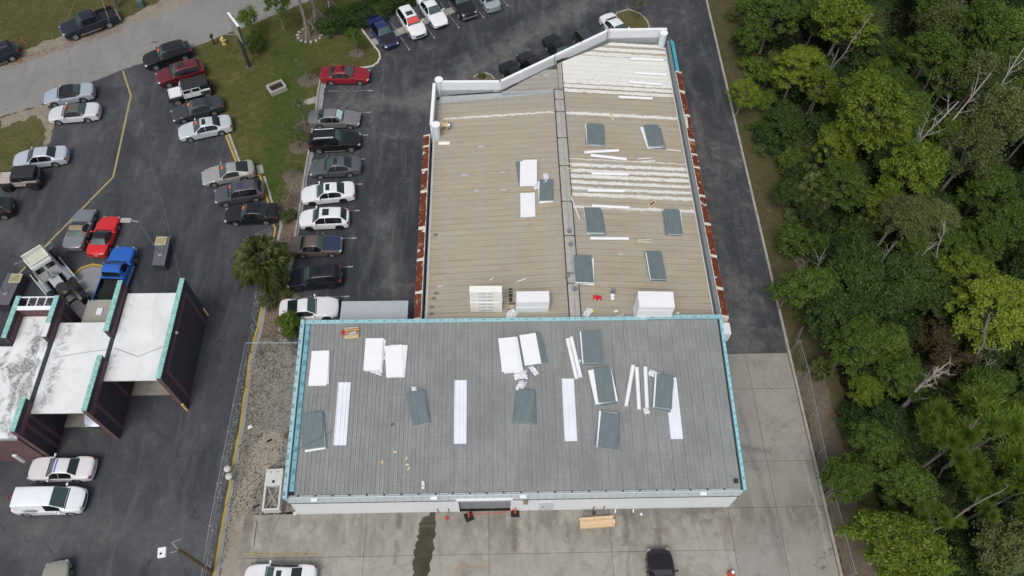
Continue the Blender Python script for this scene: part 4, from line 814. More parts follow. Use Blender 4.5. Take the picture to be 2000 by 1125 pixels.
# ================================================================ FENCES
def chain_fence(name, lab, pts, h, step=2.9, arm=0.0, screen=None, rails=True):
    r = thing(name, lab, 'fence', (pts[0][0], pts[0][1], 0)); o = Vector((pts[0][0], pts[0][1], 0)); posts = []
    for a, b in zip(pts, pts[1:]):
        A = Vector((*a, 0)) - o; B = Vector((*b, 0)) - o; n = max(1, round((B - A).length / step)); mb = MB(); d = (B - A).normalized(); nn = Vector((d.y, -d.x, 0))
        for i in range(n + 1 if b == pts[-1] else n): posts.append((A.lerp(B, i / n), nn))
        MB().tube(A + Vector((0, 0, h)), B + Vector((0, 0, h)), .028, n=6).obj('top_rail', M['galv'], r)
        L = (B - A).length; m = int(L / .3)
        for i in range(m):
            for s in (0, 1):
                u0 = i * L / m; u1 = u0 + (h if s else -h) * .9
                if 0 <= u1 <= L: mb.tube(A + d * u0 + Vector((0, 0, .05)), A + d * u1 + Vector((0, 0, h)), .0018, n=3, cap=False)
        tag(mb.obj('wire_mesh', M['galv'], r), kind='stuff')
    for p, nn in posts:
        mb = MB().tube(p, p + Vector((0, 0, h + .05)), .035, n=8).ball(tuple(p + Vector((0, 0, h + .06))), .045, 8, 4)
        if arm: mb.tube(p + Vector((0, 0, h)), p + Vector((0, 0, h + .25)) + nn * arm, .022, n=6)
        mb.obj('post', M['galv'], r)
    if arm:
        for kk in (.5, 1.0):
            MB().path([tuple(p + Vector((0, 0, h + .25 * kk)) + nn * arm * kk) for p, nn in posts], .006, 4).obj('barbed_wire', M['galv'], r)
    return r
chain_fence('chain_link_fence', 'chain-link fence along the yellow line between left lot and gravel strip', [(-19.77, 28.71), (-19.83, 25.56), (-19.89, 21.34), (-19.94, 17.41), (-19.97, 14.47), (-19.91, 11.78), (-19.90, 9.69)], 1.8, 2.6, -.35)
chain_fence('chain_link_fence', 'chain-link fence across the gravel strip at the north-west corner of the grey roofed warehouse', [(-19.77, 28.71), (-14.45, (-16.14, 28.66)[1])], 1.8, 1.7)
eb = [(23.87, 28.09), (24.20, 28.09), (24.34, 25.54), (24.20, 22.43), (24.10, 19.38), (24.02, 16.38), (24.10, 13.42), (24.16, 10.55), (25.4, 5)]
chain_fence('chain_link_fence', 'long chain-link fence with angled wire arms between the concrete drive and the woods', [(24.24, 28.27), (24.34, 25.54), (24.20, 22.43), (24.10, 19.38), (24.02, 16.38), (24.10, 13.42), (24.16, 10.55)], 1.8, 3.4, .4)
chain_fence('chain_link_gate', 'open chain-link gate leaf swung back at the north end of the east fence', [(23.97, 28.18), ((24.51, 29.50)[0] + .2, (24.51, 29.50)[1])], 1.8, 1.6)
scr = plain('green_fence_screen', (.045, .085, .06), .8); scr.blend_method = 'HASHED' if hasattr(scr, 'blend_method') else None
p = (-19.91, 18.75)
for i, (q, l_) in enumerate((((-19.81, 18.87), 'upper round white cap on the fence post beside the yellow line'), ((-19.60, 18.29), 'lower round white cap on the fence post beside the yellow line'))):
    r = thing('capped_post', l_, 'post', (q[0], q[1], 0)); MB().tube((0, 0, 0), (0, 0, .7), .1, n=10).obj('post', M['galv'], r); MB().ball((0, 0, .75), (.27, .27, .2), 12, 6).obj('post_cap', plain('pale_cap', (.55, .56, .55), .6), r, smooth=60)

# ================================================================ YARD OBJECTS
c4 = [(-16.90, 18.82), (-15.85, 18.84), (-15.57, 15.68), (-16.79, 15.81)]; cx, cy = sum(a[0] for a in c4) / 4, sum(a[1] for a in c4) / 4
r = thing('stone_basin', 'long white trough with stained sunken half and crossed bars, left of the front wall', 'trough', (cx, cy, 0), math.atan2(c4[0][1] - c4[3][1], c4[0][0] - c4[3][0]) - PI / 2)
L2, W2 = (c4[0][1] - c4[3][1]) / 2, .62
pw_ = plain('chalky_white_paint', (.55, .56, .52), .7, var=.12)
MB().bb(-W2, W2, L2 - 1.25, L2, 0, .8).bb(-W2, -W2 + .14, -L2, L2 - 1.25, 0, .8).bb(W2 - .14, W2, -L2, L2 - 1.25, 0, .8).bb(-W2 + .14, W2 - .14, -L2, -L2 + .12, 0, .8).obj('trough_wall', pw_, r)
MB().bb(-W2 + .14, W2 - .14, -L2 + .12, L2 - 1.25, 0, .36).obj('basin_floor', plain('stained_basin', (.22, .215, .18), .7, var=.6, scale=3.5), r)
for s_ in (1, -1): MB().tube((-.4 * s_, -L2 + .25, .62), (.38 * s_, L2 - 1.35, .7), .04, n=6).obj('cross_bar', M['bark_dead'], r)
MB().tube((.0, L2 - .95, .8), (.0, L2 - .95, .812), .11, n=12).obj('drain_hole', M['black'], r)
for x in (-.25, .25): MB().tube((x, L2 - .25, .8), (x, L2 - .25, .88), .05).obj('tap', M['galv'], r)
def delineator(p, rz, lab):
    r = thing('delineator', lab, 'barrier post', (p[0], p[1], .015), rz)
    MB().box((0, 0, .04), (.62, .62, .08)).obj('base', M['black'], r, bevel=.02); MB().tube((0, 0, .08), (0, 0, 1.0), .07, .05, 10).tube((0, 0, 1), (0, 0, 1.08), .03).obj('post', M['orange'], r, smooth=40)
    MB().tube((0, 0, .75), (0, 0, .85), .063, n=10).obj('reflective_band', M['red'], r)
dl, dr_ = (-2.11, 15.25), (1.22, 15.49)
delineator(dl, .35, 'orange barrier post on black square base left of the open roller door'); delineator(dr_, 0, 'orange barrier post on black square base right of the open roller door')
pts = [(dl[0] + (dr_[0] - dl[0]) * t, dl[1] + (dr_[1] - dl[1]) * t, .95 - .55 * 4 * t * (1 - t)) for t in [i / 14 for i in range(15)]]
tag(MB().path(pts, .025, 6).obj('barrier_chain', M['red']), 'red plastic chain sagging across the roller door opening', 'chain')
la, lb, lc = (5.86, 14.29), (8.29, 14.43), (5.91, 14.94)
r = thing('lumber_stack', 'stack of pale pine boards lying on the concrete in front of the wall', 'lumber stack', ((la[0] + lb[0]) / 2, (la[1] + lc[1]) / 2 + .05, .015), math.atan2(lb[1] - la[1], lb[0] - la[0]))
for lay in range(3):
    for i in range(4):
        MB().bb(-1.22 + random.uniform(-.04, .04), 1.22 + random.uniform(-.05, .05), -.36 + i * .19, -.36 + i * .19 + .18, lay * .1, lay * .1 + .09).obj('board', M['wood'], r)
MB().bb(-1.2, 1.3, -.2, .1, .31, .35).obj('board', M['wood'], r)
for px, lab, cc, rr in (((6.93, 15.35), 'small dark valve fitting on the concrete above the lumber stack', 'dmetal', .13), ((10.34, 15.22), 'small white ball lying by the front wall', 'white2', .11), ((-3.69, 15.17), 'small black and red fitting on the concrete left of the orange barrier post', 'red', .13)):
    o = MB().ball((0, 0, rr), rr).tube((0, 0, 0), (0, 0, rr), rr * .8, n=8).obj('fitting', M[cc], smooth=50); o.location = (px[0], px[1], .015); tag(o, lab, 'fitting')
p = (16.15, 10.97); r = thing('red_case', 'red and orange tool case on the concrete at the bottom edge', 'tool case', (p[0], p[1], .015), .3)
MB().box((0, 0, .15), (.5, .36, .3)).obj('case_body', plain('rust_red_plastic', (.35, .06, .03), .5), r, bevel=.03); MB().box((.12, .05, .33), (.2, .2, .06)).obj('case_lid', M['white2'], r, bevel=.01)
q = [(-12.18, 31.45), (-6.96, 31.43)]; yb_ = 28.6
r = thing('box_trailer', 'long pale grey trailer roof parked behind the teal-edged parapet', 'trailer', (q[0][0], yb_, 0)); w_ = q[1][0] - q[0][0]; l_ = q[0][1] - yb_
MB().bb(0, w_, 0, l_, .9, 3.36).obj('trailer_body', plain('trailer_side', (.22, .24, .26), .5), r); MB().bb(-.02, w_ + .02, -.02, l_ + .02, 3.36, 3.4).obj('trailer_roof', M['boxgrey'], r)
for x in (1.2, w_ - 1.2):
    for y in (.2, l_ - .2): MB().tube((x, y - .12, .5), (x, y + .12, .5), .5, n=16).obj('wheel', M['black'], r)
# litter and small debris on the gravel
for p, sz, mm, lab in (((-18.94, 22.39), (.35, .25, .05), 'white2', 'white sheet of litter on the gravel by the yellow line'), ((-17.29, 21.25), (.4, .15, .08), 'black', 'short black offcut on the sandy gravel'), ((-17.50, 16.29), (.5, .12, .08), 'black', 'black offcut lying left of the white trough'), ((-14.62, 15.72), (.3, .25, .1), 'cream', 'crumpled pale litter at the west corner of the front wall')):
    o = MB().box((0, 0, sz[2] / 2), sz, .5).obj('litter', M[mm], bevel=.01); o.location = (p[0], p[1], 0); tag(o, lab, 'litter')
def brush(p, n, L_, lab, name='fallen_branch', m='bark_dark'):
    mb = MB(); a = Vector((0, 0, .05))
    for i in range(n):
        d = Vector((random.uniform(-1, 1), random.uniform(-1, 1), random.uniform(0, .25))).normalized(); b = a + d * L_ * random.uniform(.4, 1)
        mb.tube(a, b, .03, .008, 5); 
        for _ in range(2): c = a.lerp(b, random.uniform(.4, .9)); mb.tube(c, c + Vector((random.uniform(-.4, .4), random.uniform(-.4, .4), .1)), .012, .004, 4)
    o = mb.obj(name, M[m]); o.location = (p[0], p[1], 0); tag(o, lab, 'branch')
brush((-18.94, 28.70), 5, 1.1, 'dark bare brush tangled at the north end of the west fence'); brush((-16.47, 28.66), 4, .9, 'dark dry branch lying on the gravel by the teal parapet'); brush((-16.04, 21.68), 5, .7, 'tangled dark wire and twigs against the teal parapet foot')

# ================================================================ VEHICLES
def lerp(a, b, t): return a + (b - a) * t
def interp(P, x):
    if x <= P[0][0]: return P[0][1]
    for a, b in zip(P, P[1:]):
        if x <= b[0]:
            t = (x - a[0]) / (b[0] - a[0]); return lerp(a[1], b[1], t)
    return P[-1][1]
def sm(P, x, r=.12): return (interp(P, x - r) + 2 * interp(P, x) + interp(P, x + r)) / 4
_wh = {}
M['glass_side'] = plain('tinted_side_glass', (.006, .008, .010), .12, 0, .1, 2, .35)
def wheel_meshes(r, wd, m='rim'):
    key = (round(r, 2), wd, m)
    if key in _wh: return _wh[key]
    t = MB(); n = 20; pr = [(r * .62, wd / 2 - .01), (r * .9, wd / 2), (r, wd / 2 - .04), (r, -wd / 2 + .04), (r * .9, -wd / 2), (r * .62, -wd / 2 + .01)]
    t.grid([[(q * math.cos(2 * PI * i / n), y, q * math.sin(2 * PI * i / n)) for i in range(n + 1)] for q, y in pr])
    tm = t.mesh('tyre', M['black'], 50)
    b = MB(); b.tube((0, wd / 2 - .07, 0), (0, -wd / 2 + .07, 0), r * .62, n=16)
    rm_ = b.mesh('brake_disc', M['dmetal'])
    s = MB()
    for sg in (1,):
        for i in range(5):
            a = 2 * PI * i / 5; ca, sa = math.cos(a), math.sin(a); y0, y1 = wd / 2 - .06, wd / 2 - .015
            q = [(.02 * r, -.10 * r), (.63 * r, -.13 * r), (.63 * r, .13 * r), (.02 * r, .10 * r)]
            V = [(x * ca - z * sa, y, x * sa + z * ca) for y in (y0, y1) for x, z in q]
            s.add(V, [(0, 1, 2, 3)[::-1], (4, 5, 6, 7), (0, 1, 5, 4), (1, 2, 6, 5), (2, 3, 7, 6), (3, 0, 4, 7)])
    s.grid([[(q * math.cos(2 * PI * i / n), y, q * math.sin(2 * PI * i / n)) for i in range(n + 1)] for q, y in ((r * .57, wd / 2 - .05), (r * .57, wd / 2 - .005), (r * .65, wd / 2 - .003), (r * .65, wd / 2 - .05))])
    s.tube((0, wd / 2 - .07, 0), (0, wd / 2 - .01, 0), r * .14, n=10)
    sm_ = s.mesh('rim', M[m]); _wh[key] = (tm, rm_, sm_); return _wh[key]
def add_wheels(root, axles, track, r, wd=.22, m='rim'):
    tm, bm_, rm_ = wheel_meshes(r, wd, m)
    for x in axles:
        for s in (1, -1):
            w = bpy.data.objects.new('wheel', tm); link(w, root); w.location = (x, s * track, r); w.rotation_euler = (0, 0, 0 if s > 0 else PI)
            inst('rim', rm_, w); inst('brake_disc', bm_, w)
TYPES = {
 'sedan': dict(wb=2.75, fo=.95, ro=1.12, W=1.84, H=1.45, belt=.93, hood=.76, wx=.78, rf=.18, rr=-.98, rb=-1.62, cowl=.97, deck=1.03, tail=.98, sw=(.62, -1.30), piv=-.18, r=.33),
 'coupe': dict(wb=2.72, fo=.98, ro=1.05, W=1.88, H=1.36, belt=.90, hood=.72, wx=.55, rf=-.05, rr=-.85, rb=-1.75, cowl=.95, deck=1.0, tail=.96, sw=(.42, -1.05), piv=None, r=.34),
 'hatch': dict(wb=2.62, fo=.88, ro=.85, W=1.82, H=1.60, belt=1.02, hood=.88, wx=.85, rf=.30, rr=-1.55, rb=-2.02, cowl=1.07, deck=1.04, tail=1.02, sw=(.68, -1.62), piv=-.18, r=.35),
 'suv': dict(wb=2.72, fo=.92, ro=.98, W=1.90, H=1.70, belt=1.08, hood=.98, wx=.80, rf=.22, rr=-1.85, rb=-2.12, cowl=1.13, deck=1.10, tail=1.08, sw=(.62, -1.95), piv=-.15, r=.37),
 'van': dict(wb=3.0, fo=.88, ro=.92, W=1.86, H=1.86, belt=1.10, hood=.98, wx=1.38, rf=.62, rr=-2.10, rb=-2.22, cowl=1.16, deck=1.10, tail=1.1, sw=(1.12, .12), piv=None, r=.34),
 'classic': dict(wb=2.75, fo=.90, ro=1.15, W=1.76, H=1.42, belt=.90, hood=.84, wx=.62, rf=.12, rr=-.90, rb=-1.42, cowl=.95, deck=.95, tail=.92, sw=(.45, -1.12), piv=-.25, r=.32),
 'sport': dict(wb=2.45, fo=.95, ro=.85, W=1.80, H=1.24, belt=.82, hood=.62, wx=.42, rf=-.10, rr=-.62, rb=-1.12, cowl=.86, deck=.90, tail=.85, sw=(.25, -.62), piv=None, r=.33),
 'pickup': dict(wb=3.57, fo=1.0, ro=1.2, W=2.0, H=1.90, belt=1.22, hood=1.16, wx=1.02, rf=.42, rr=-.82, rb=-.98, cowl=1.26, deck=1.30, tail=1.28, sw=(.84, -.80), piv=-.12, r=.40, bed=(-1.08, -2.85)),
}
def car(typ, fw, rw, side, colour, label, cat=None, roof=None, hood=None, sun=False, sticker=False, sunshade=None, rails=False, group=None, wbs=True, front_vis=True, metal=.25, scale=1.0, rim='rim', extra=None, ws='glass_teal', plate=True, spoiler=False, **ov):
    T = dict(TYPES[typ]); T.update(ov); dx, dy = fw[0] - rw[0], fw[1] - rw[1]; ang = math.atan2(dy, dx); d = math.hypot(dx, dy)
    if wbs: T['wb'] = min(max(d, T['wb'] * .93), T['wb'] * 1.08)
    Wd = T['W']; sg = 1 if side == 'L' else -1
    cx, cy = (fw[0] + rw[0]) / 2, (fw[1] + rw[1]) / 2; off = Wd / 2 - .06
    cx += math.sin(ang) * sg * off; cy -= math.cos(ang) * sg * off
    name = {'pickup': 'pickup_truck', 'van': 'panel_van'}.get(typ, 'parked_car')
    root = thing(name, label, cat or {'pickup': 'pickup truck', 'van': 'van', 'suv': 'SUV'}.get(typ, 'car'), (cx, cy, .012), ang, group)
    root.scale = (scale, scale, scale)
    h2 = T['wb'] / 2; xF = h2 + T['fo']; xR = -h2 - T['ro']; r = T['r']; P = paint(colour, metal)
    top = [(xR, T['tail'] - .16), (xR + .06, T['tail'] - .02), (xR + .3, T['tail']), (T['rb'] - .02, T['deck']), (T['rb'] + .3, T['belt']), (T['wx'] - .3, T['belt'] + .02), (T['wx'] + .02, T['cowl']), (T['wx'] + .3, T['cowl'] - .03), (xF - .35, T['hood']), (xF - .1, T['hood'] - .08), (xF, T['hood'] - .2)]
    bed = T.get('bed')
    if bed: top = [(xR, T['tail'] - .04), (xR + .06, T['tail']), (T['rb'], T['deck'])] + top[4:]
    def hw(x):
        s = max(0, (x - (xF - 1.1)) / 1.1, ((xR + 1.0) - x) / 1.0); e = .16 if x > 0 else .11
        if bed and x < 0: e = .03
        return Wd / 2 * (1 - e * s ** 2.2)
    def bottom(x):
        z = .24 + (.06 if abs(x) > h2 + .5 else 0) + (r - .33) * 1.5
        for ax in (h2, -h2):
            R = r + .06; q = R * R - (x - ax) ** 2
            if q > 0: z = max(z, r + math.sqrt(q))
        return z
    xs = set(np.linspace(xR, xF, 38).round(3))
    for ax in (h2, -h2):
        for t in np.linspace(-1, 1, 11): xs.add(round(ax + t * (r + .06), 3))
    xs = sorted(xs); fr = [0, .25, .5, .72, .86, .94, .985, 1.0, 1.0, .99, .95]
    def top_z(x, f):
        z = sm(top, x, .1) if not bed else sm(top, x, .04)
        cr = .03 if not bed else .015
        return z + cr * (1 - f * f) - (max(0, f - .8) / .2) ** 2 * .025
    def warp(x, y):
        s = max(0, (x - (xF - .7)) / .7, ((xR + .6) - x) / .6); k_ = .20 if x > 0 else (.12 if not bed else .02)
        return x - math.copysign(1, x) * s * s * k_ * (abs(y) / (Wd / 2)) ** 2.6
    def half(x):
        h_ = hw(x); zt = sm(top, x, .1); zb = bottom(x); z7 = max(zt - .22, zb + .04); out = []
        zs = [top_z(x, 0), top_z(x, .25), top_z(x, .5), top_z(x, .72), top_z(x, .86), top_z(x, .94) - .012, max(zt - .09, zb + .06), z7, (z7 + zb) / 2, zb + .015, zb]
        return [(f * h_, z) for f, z in zip(fr, zs)]
    mb = MB(); rows = []
    for x in xs:
        hf = half(x); row = [(warp(x, -y), -y, z) for y, z in hf[::-1]] + [(warp(x, y), y, z) for y, z in hf[1:]]; rows.append(row)
    nr = len(rows[0]); base = 0; mb.add([p for r_ in rows for p in r_], [])
    mid = nr // 2
    for i in range(len(rows) - 1):
        for j in range(nr - 1):
            if bed and bed[1] < (xs[i] + xs[i + 1]) / 2 < bed[0] and abs(j + .5 - mid) < 4: continue
            mb.f.append((i * nr + j, (i + 1) * nr + j, (i + 1) * nr + j + 1, i * nr + j + 1)); mb.mi.append(0)
    for x, fl in ((xF, False), (xR, True)):
        hf = half(x); G = []
        for (y, z) in hf[3:]: G.append([(warp(x, y * t), y * t, z + (.0 if z < hf[3][1] - .001 else .0)) for t in np.linspace(-1, 1, 9)])
        G.insert(0, [(warp(x, hf[3][0] * t), hf[3][0] * t, top_z(x, abs(t) * .72)) for t in np.linspace(-1, 1, 9)])
        mb.grid(G, flip=fl)
    # greenhouse
    zb_ = T['belt'] - .04; H = T['H']; nW, nRf, nB = 6, 8, 6
    prof = [(lerp(T['wx'], T['rf'], t), lerp(T['cowl'], H - .03, t ** .92)) for t in np.linspace(0, 1, nW)]
    prof += [(lerp(T['rf'], T['rr'], t), H - .03 + .03 * math.sin(PI * min(1, t * 1.1 + .0)) - .05 * t * t) for t in np.linspace(0, 1, nRf)[1:]]
    zr_ = prof[-1][1]; prof += [(lerp(T['rr'], T['rb'], t), lerp(zr_, T['deck'], t ** 1.15)) for t in np.linspace(0, 1, nB)[1:]]
    wt_ = [(T['rb'], .78), (T['rr'], .64 if typ not in ('van', 'pickup') else .76), (T['rf'], .65 if typ not in ('van', 'pickup') else .74), (T['wx'], .80)]
    def wtop(x): return interp(wt_, x) * Wd / 2
    def lowy(x): return hw(x) * .945
    def side_pt(x, s_, sgn):
        z = 0
        for a, b in zip(prof, prof[1:]):
            if b[0] <= x <= a[0]: z = lerp(a[1], b[1], (a[0] - x) / (a[0] - b[0] + 1e-9)); break
        zc = max(z - .06, zb_); y = lerp(lowy(x), wtop(x), s_)
        return (x, sgn * y, lerp(zb_ + .03, zc, s_))
    g = []
    for x, z in prof:
        w_ = wtop(x); zc = max(z - .06, zb_)
        h_ = [(0, z), (.5 * w_, z - .006), (.84 * w_, z - .018), (.96 * w_, z - .036), (w_, min(z - .055, zc + .01)), (lerp(w_, lowy(x), .5), lerp(zc, zb_, .5)), (lowy(x), zb_)]
        g.append([(x, -y, q) for y, q in h_[::-1]] + [(x, y, q) for y, q in h_[1:]])
    if roof is None: mb.grid(g, flip=False); body = mb.obj('body', P, root, smooth=38)
    else:
        body = mb.obj('body', P, root, smooth=38); MB().grid(g).obj('soft_top', plain('fabric_top', roof, .85, var=.1), root, smooth=38)
        MB().grid([[(x + o_, y * 1.012, z + .012) for (x, y, z) in g[i][2:-2]] for i, o_ in ((0, .02), (1, .02))]).obj('windscreen_frame', P, root)
    # glass
    def cpatch(i0, t0, i1, t1, f, name, m, lift=.012, n=6):
        R0 = []
        for t in np.linspace(0, 1, n):
            u = lerp(i0 + t0, i1 + t1, t); i = min(int(u), len(prof) - 2); q = u - i
            x = lerp(prof[i][0], prof[i + 1][0], q); z = lerp(prof[i][1], prof[i + 1][1], q); w_ = wtop(x) * f
            dxp, dzp = prof[i + 1][0] - prof[i][0], prof[i + 1][1] - prof[i][1]; l = math.hypot(dxp, dzp); nx, nz = dzp / l, -dxp / l
            R0.append([(x + nx * lift, w_ * s_, z + nz * lift - .018 * (abs(s_) * f) ** 2) for s_ in np.linspace(-1, 1, 9)])
        return MB().grid(R0, flip=True).obj(name, m, root, smooth=40)
    cpatch(0, .15, nW - 2, .97, .95, 'windscreen', M[ws])
    o1 = nW + nRf - 2
    if typ != 'van':
        cpatch(o1, .05, o1 + nB - 2, .88 if typ not in ('suv', 'hatch', 'pickup') else .75, .92, 'rear_window', M['glass_teal'] if roof else M['glass'])
    if sunshade: cpatch(0, .7, nW - 2, .6, .82, 'sunshade', plain('sunshade', sunshade, .6, var=.25, scale=9), .022)
    if sun: cpatch(nW - 1, 1.0, nW - 1, 3.2, .62, 'sunroof', M['glass'] if sun is True else plain('tinted_panel', sun, .15), .008, 4)
    if sticker:
        x, z = lerp(T['wx'], T['rf'], .38), lerp(T['cowl'], H, .40); an = math.atan2(H - T['cowl'], T['rf'] - T['wx'])
        MB().box((x + .02, -.28, z + .025), (.30, .36, .012), M=Matrix.Rotation(-(PI - an) * -1 + 0, 3, 'Y') if False else Matrix.Rotation(math.atan2(H - T['cowl'], T['wx'] - T['rf']), 3, 'Y')).obj('price_sticker', M['sticker'], root)
    # side glass
    a0, a1 = T['sw']; cuts = [a0] + ([T['piv'] + .02, T['piv'] - .02] if T['piv'] is not None else []) + [a1]
    for sgn in (1, -1):
        for x0, x1 in zip(cuts[0::2], cuts[1::2]):
            R0 = []
            for x in np.linspace(x0, x1, 7):
                lo, hi = side_pt(x, .03, sgn), side_pt(x, .97, sgn)
                if hi[2] - lo[2] < .03: hi = (hi[0], hi[1], lo[2] + .03)
                R0.append([(x, lerp(lo[1], hi[1], t) + sgn * .014, lerp(lo[2], hi[2], t) + .004) for t in (0, .5, 1)])
            MB().grid(R0, flip=sgn < 0).obj('side_window', M['glass_side'], root)
    # bonnet and boot panels, proud of the body by a panel gap's worth
    def toppanel(x0, x1, f, name, m, lift=.007):
        R0 = [[(warp(x, hw(x) * f * t), hw(x) * f * t, top_z(x, abs(f * t)) + lift) for t in np.linspace(-1, 1, 9)] for x in np.linspace(x0, x1, 8)]
        R0 = [R0[0]] + R0 + [R0[-1]]; R0[0] = [(x, y, z - .03) for x, y, z in R0[0]]; R0[-1] = [(x, y, z - .03) for x, y, z in R0[-1]]
        return MB().grid(R0).obj(name, m, root, smooth=35)
    toppanel(T['wx'] + .12, xF - .14, .84, 'bonnet', P if hood is None else paint(hood, .1))
    MB().grid([[(T['wx'] + q, t * wtop(T['wx']) * 1.0, top_z(T['wx'] + q, abs(t) * .8) + .006) for t in np.linspace(-1, 1, 7)] for q in (.01, .10)]).obj('cowl', M['black'], root)
    if typ in ('sedan', 'coupe', 'classic', 'sport') and T['rb'] - xR > .35: toppanel(xR + .07, T['rb'] - .08, .82, 'boot_lid', P)
    # nose and tail
    zf_ = T['hood'] - .22
    MB().grid([[(warp(xF, y) + .012, y, z) for y in np.linspace(-.5, .5, 7)] for z in (zf_ - .24, zf_ - .02)], flip=True).obj('grille', M['black'], root)
    for sgn in (1, -1):
        yy = hw(xF - .2) * .78; xx = warp(xF - .13, yy) - .02
        MB().ball((xx, sgn * yy, T['hood'] - .17), (.23, .17, .075), 12, 6).obj('headlight', M['lamp'], root, smooth=60)
        yy = hw(xR + .1) * .84; xx = warp(xR + .06, yy) + .02
        MB().ball((xx, sgn * yy, T['tail'] - .15), (.12, .17, .085 if typ not in ('suv', 'pickup') else .17), 12, 6).obj('taillight', M['red_lens'], root, smooth=60)
        xm = T['sw'][0] + .02; zm = T['belt'] + .08
        MB().ball((xm, sgn * (Wd / 2 + .10), zm), (.09, .13, .075), 10, 6).tube((xm, sgn * (Wd / 2 - .06), zm - .04), (xm, sgn * (Wd / 2 + .05), zm - .02), .03).obj('mirror', P, root, smooth=50)
        hs_ = [lerp(T['sw'][0], T['sw'][1], .42)] + ([lerp(T['sw'][0], T['sw'][1], .85)] if T['piv'] is not None else [])
        for x in hs_: MB().box((x, sgn * (Wd / 2 + .005), T['belt'] - .17), (.17, .025, .03)).obj('door_handle', P, root)
        if rails:
            zt = H + .045
            MB().tube((T['rf'] - .15, sgn * wtop(0) * .88, zt - .02), (T['rr'] + .1, sgn * wtop(0) * .88, zt - .05), .022, n=6).obj('roof_rail', M['chrome'] if rails == 2 else M['dmetal'], root)
        sl = bottom(0)
        MB().bb(-h2 + r + .12, h2 - r - .12, sgn * Wd * .44, sgn * (Wd / 2 + .002), sl - .03, sl + .04).obj('sill', M['black'] if rails != 2 else M['chrome'], root)
    MB().grid([[(warp(xF, y) + .01, y, z) for y in np.linspace(-.75, .75, 9)] for z in (bottom(xF) - .03, bottom(xF) + .08)], flip=True).obj('lower_bumper', M['black'], root)
    if plate: MB().box((xR - .012, 0, T['tail'] - .30), (.02, .34, .16)).obj('number_plate', M['lamp'], root)
    MB().bb(xR + .2, xF - .2, -Wd * .34, Wd * .34, .17 + (r - .33) * 2, min(T['hood'], T['tail']) - .16).obj('underbody', M['black'], root)
    if typ == 'pickup':
        zt = sm(top, -2); x0, x1 = bed[1], bed[0]; yi = Wd / 2 * .86
        MB().add([(x0, -yi, .72), (x1, -yi, .72), (x1, yi, .72), (x0, yi, .72), (x0, -yi, zt - .01), (x1, -yi, zt - .01), (x1, yi, zt - .01), (x0, yi, zt - .01)], [(0, 1, 2, 3), (0, 1, 5, 4)[::-1], (1, 2, 6, 5)[::-1], (2, 3, 7, 6)[::-1], (3, 0, 4, 7)[::-1]]).obj('bed_liner', M['black'], root)
        for i in range(7): MB().bb(x0 + .05, x1 - .05, -yi + .14 + i * .24, -yi + .19 + i * .24, .72, .74).obj('bed_rib', M['dmetal'], root)
        for sgn in (1, -1): MB().bb(-h2 - .42, -h2 + .42, sgn * yi, sgn * (yi - .2), .72, .98).obj('wheel_box', M['black'], root, bevel=.04)
        MB().bb(-.9, 1.2, Wd / 2 - .02, Wd / 2 + .08, .42, .48).bb(-.9, 1.2, -Wd / 2 - .08, -Wd / 2 + .02, .42, .48).obj('side_step', M['chrome'], root)
        MB().bb(xR - .14, xR + .02, -.92, .92, .52, .72).obj('rear_bumper', M['chrome'], root, bevel=.03); MB().bb(xF - .12, xF + .06, -.85, .85, .5, .68).obj('front_bumper', M['chrome'], root, bevel=.03)
    if spoiler: MB().bb(xR + .02, xR + .22, -Wd * .40, Wd * .40, T['tail'] + .13, T['tail'] + .16).bb(xR + .08, xR + .16, -Wd * .33, -Wd * .30, T['tail'] - .02, T['tail'] + .13).bb(xR + .08, xR + .16, Wd * .30, Wd * .33, T['tail'] - .02, T['tail'] + .13).obj('spoiler', P, root)
    if extra: extra(root, T, xF, xR)
    add_wheels(root, (h2, -h2), Wd / 2 - .12, r, .22, rim)
    return root
def fake_wheels(c, ang, wb, Wd, side='L'):
    sg = 1 if side == 'L' else -1; off = Wd / 2 - .06
    bx, by = c[0] - math.sin(ang) * sg * off, c[1] + math.cos(ang) * sg * off
    return (bx + math.cos(ang) * wb / 2, by + math.sin(ang) * wb / 2), (bx - math.cos(ang) * wb / 2, by - math.sin(ang) * wb / 2)
BLK = (.010, .011, .013); NAVY = (.008, .013, .028); WHT = (.74, .75, .77); SIL = (.42, .45, .48); GRY = (.13, .135, .145); DGR = (.045, .05, .056)
g1, g2, g3, g4 = 'cars for sale lined up by the lawn', 'cars parked along the kerb of the centre lot', 'cars parked at the far end of the centre lot', 'cars parked nose-in behind the white parapet'
car('pickup', (-43.90, 65.98), (-40.84, 67.85), 'L', NAVY, 'dark blue crew-cab pickup with open bed parked on the verge across the street')
car('suv', (-52.08, 61.12), (-49.35, 62.87), 'L', NAVY, 'dark blue SUV with chrome roof rails cut off by the left edge beside the street', rails=2)
car('suv', (-34.50, 61.37), (-31.83, 62.75), 'L', BLK, 'black SUV with roof rails, first of the row beside the street', group=g1, rails=True, sticker=True, wb=2.85)
car('suv', (-32.64, 58.85), (-30.08, 59.92), 'L', (.14, .012, .022), 'dark red SUV with black panoramic sunroof between black SUV and white off-roader', group=g1, sun=True, ws='glass_teal', H=1.66)
car('sedan', (-30.17, 53.92), (-27.43, 54.99), 'L', DGR, 'dark grey sedan between the white off-roader and the white sedan', group=g1, sticker=True)
car('sedan', (-29.10, 51.51), (-26.24, 52.34), 'L', (.58, .62, .65), 'pale silver sedan with sunroof and orange price sticker, nearest the grass corner', group=g1, sun=True, sticker=True, wb=2.88)
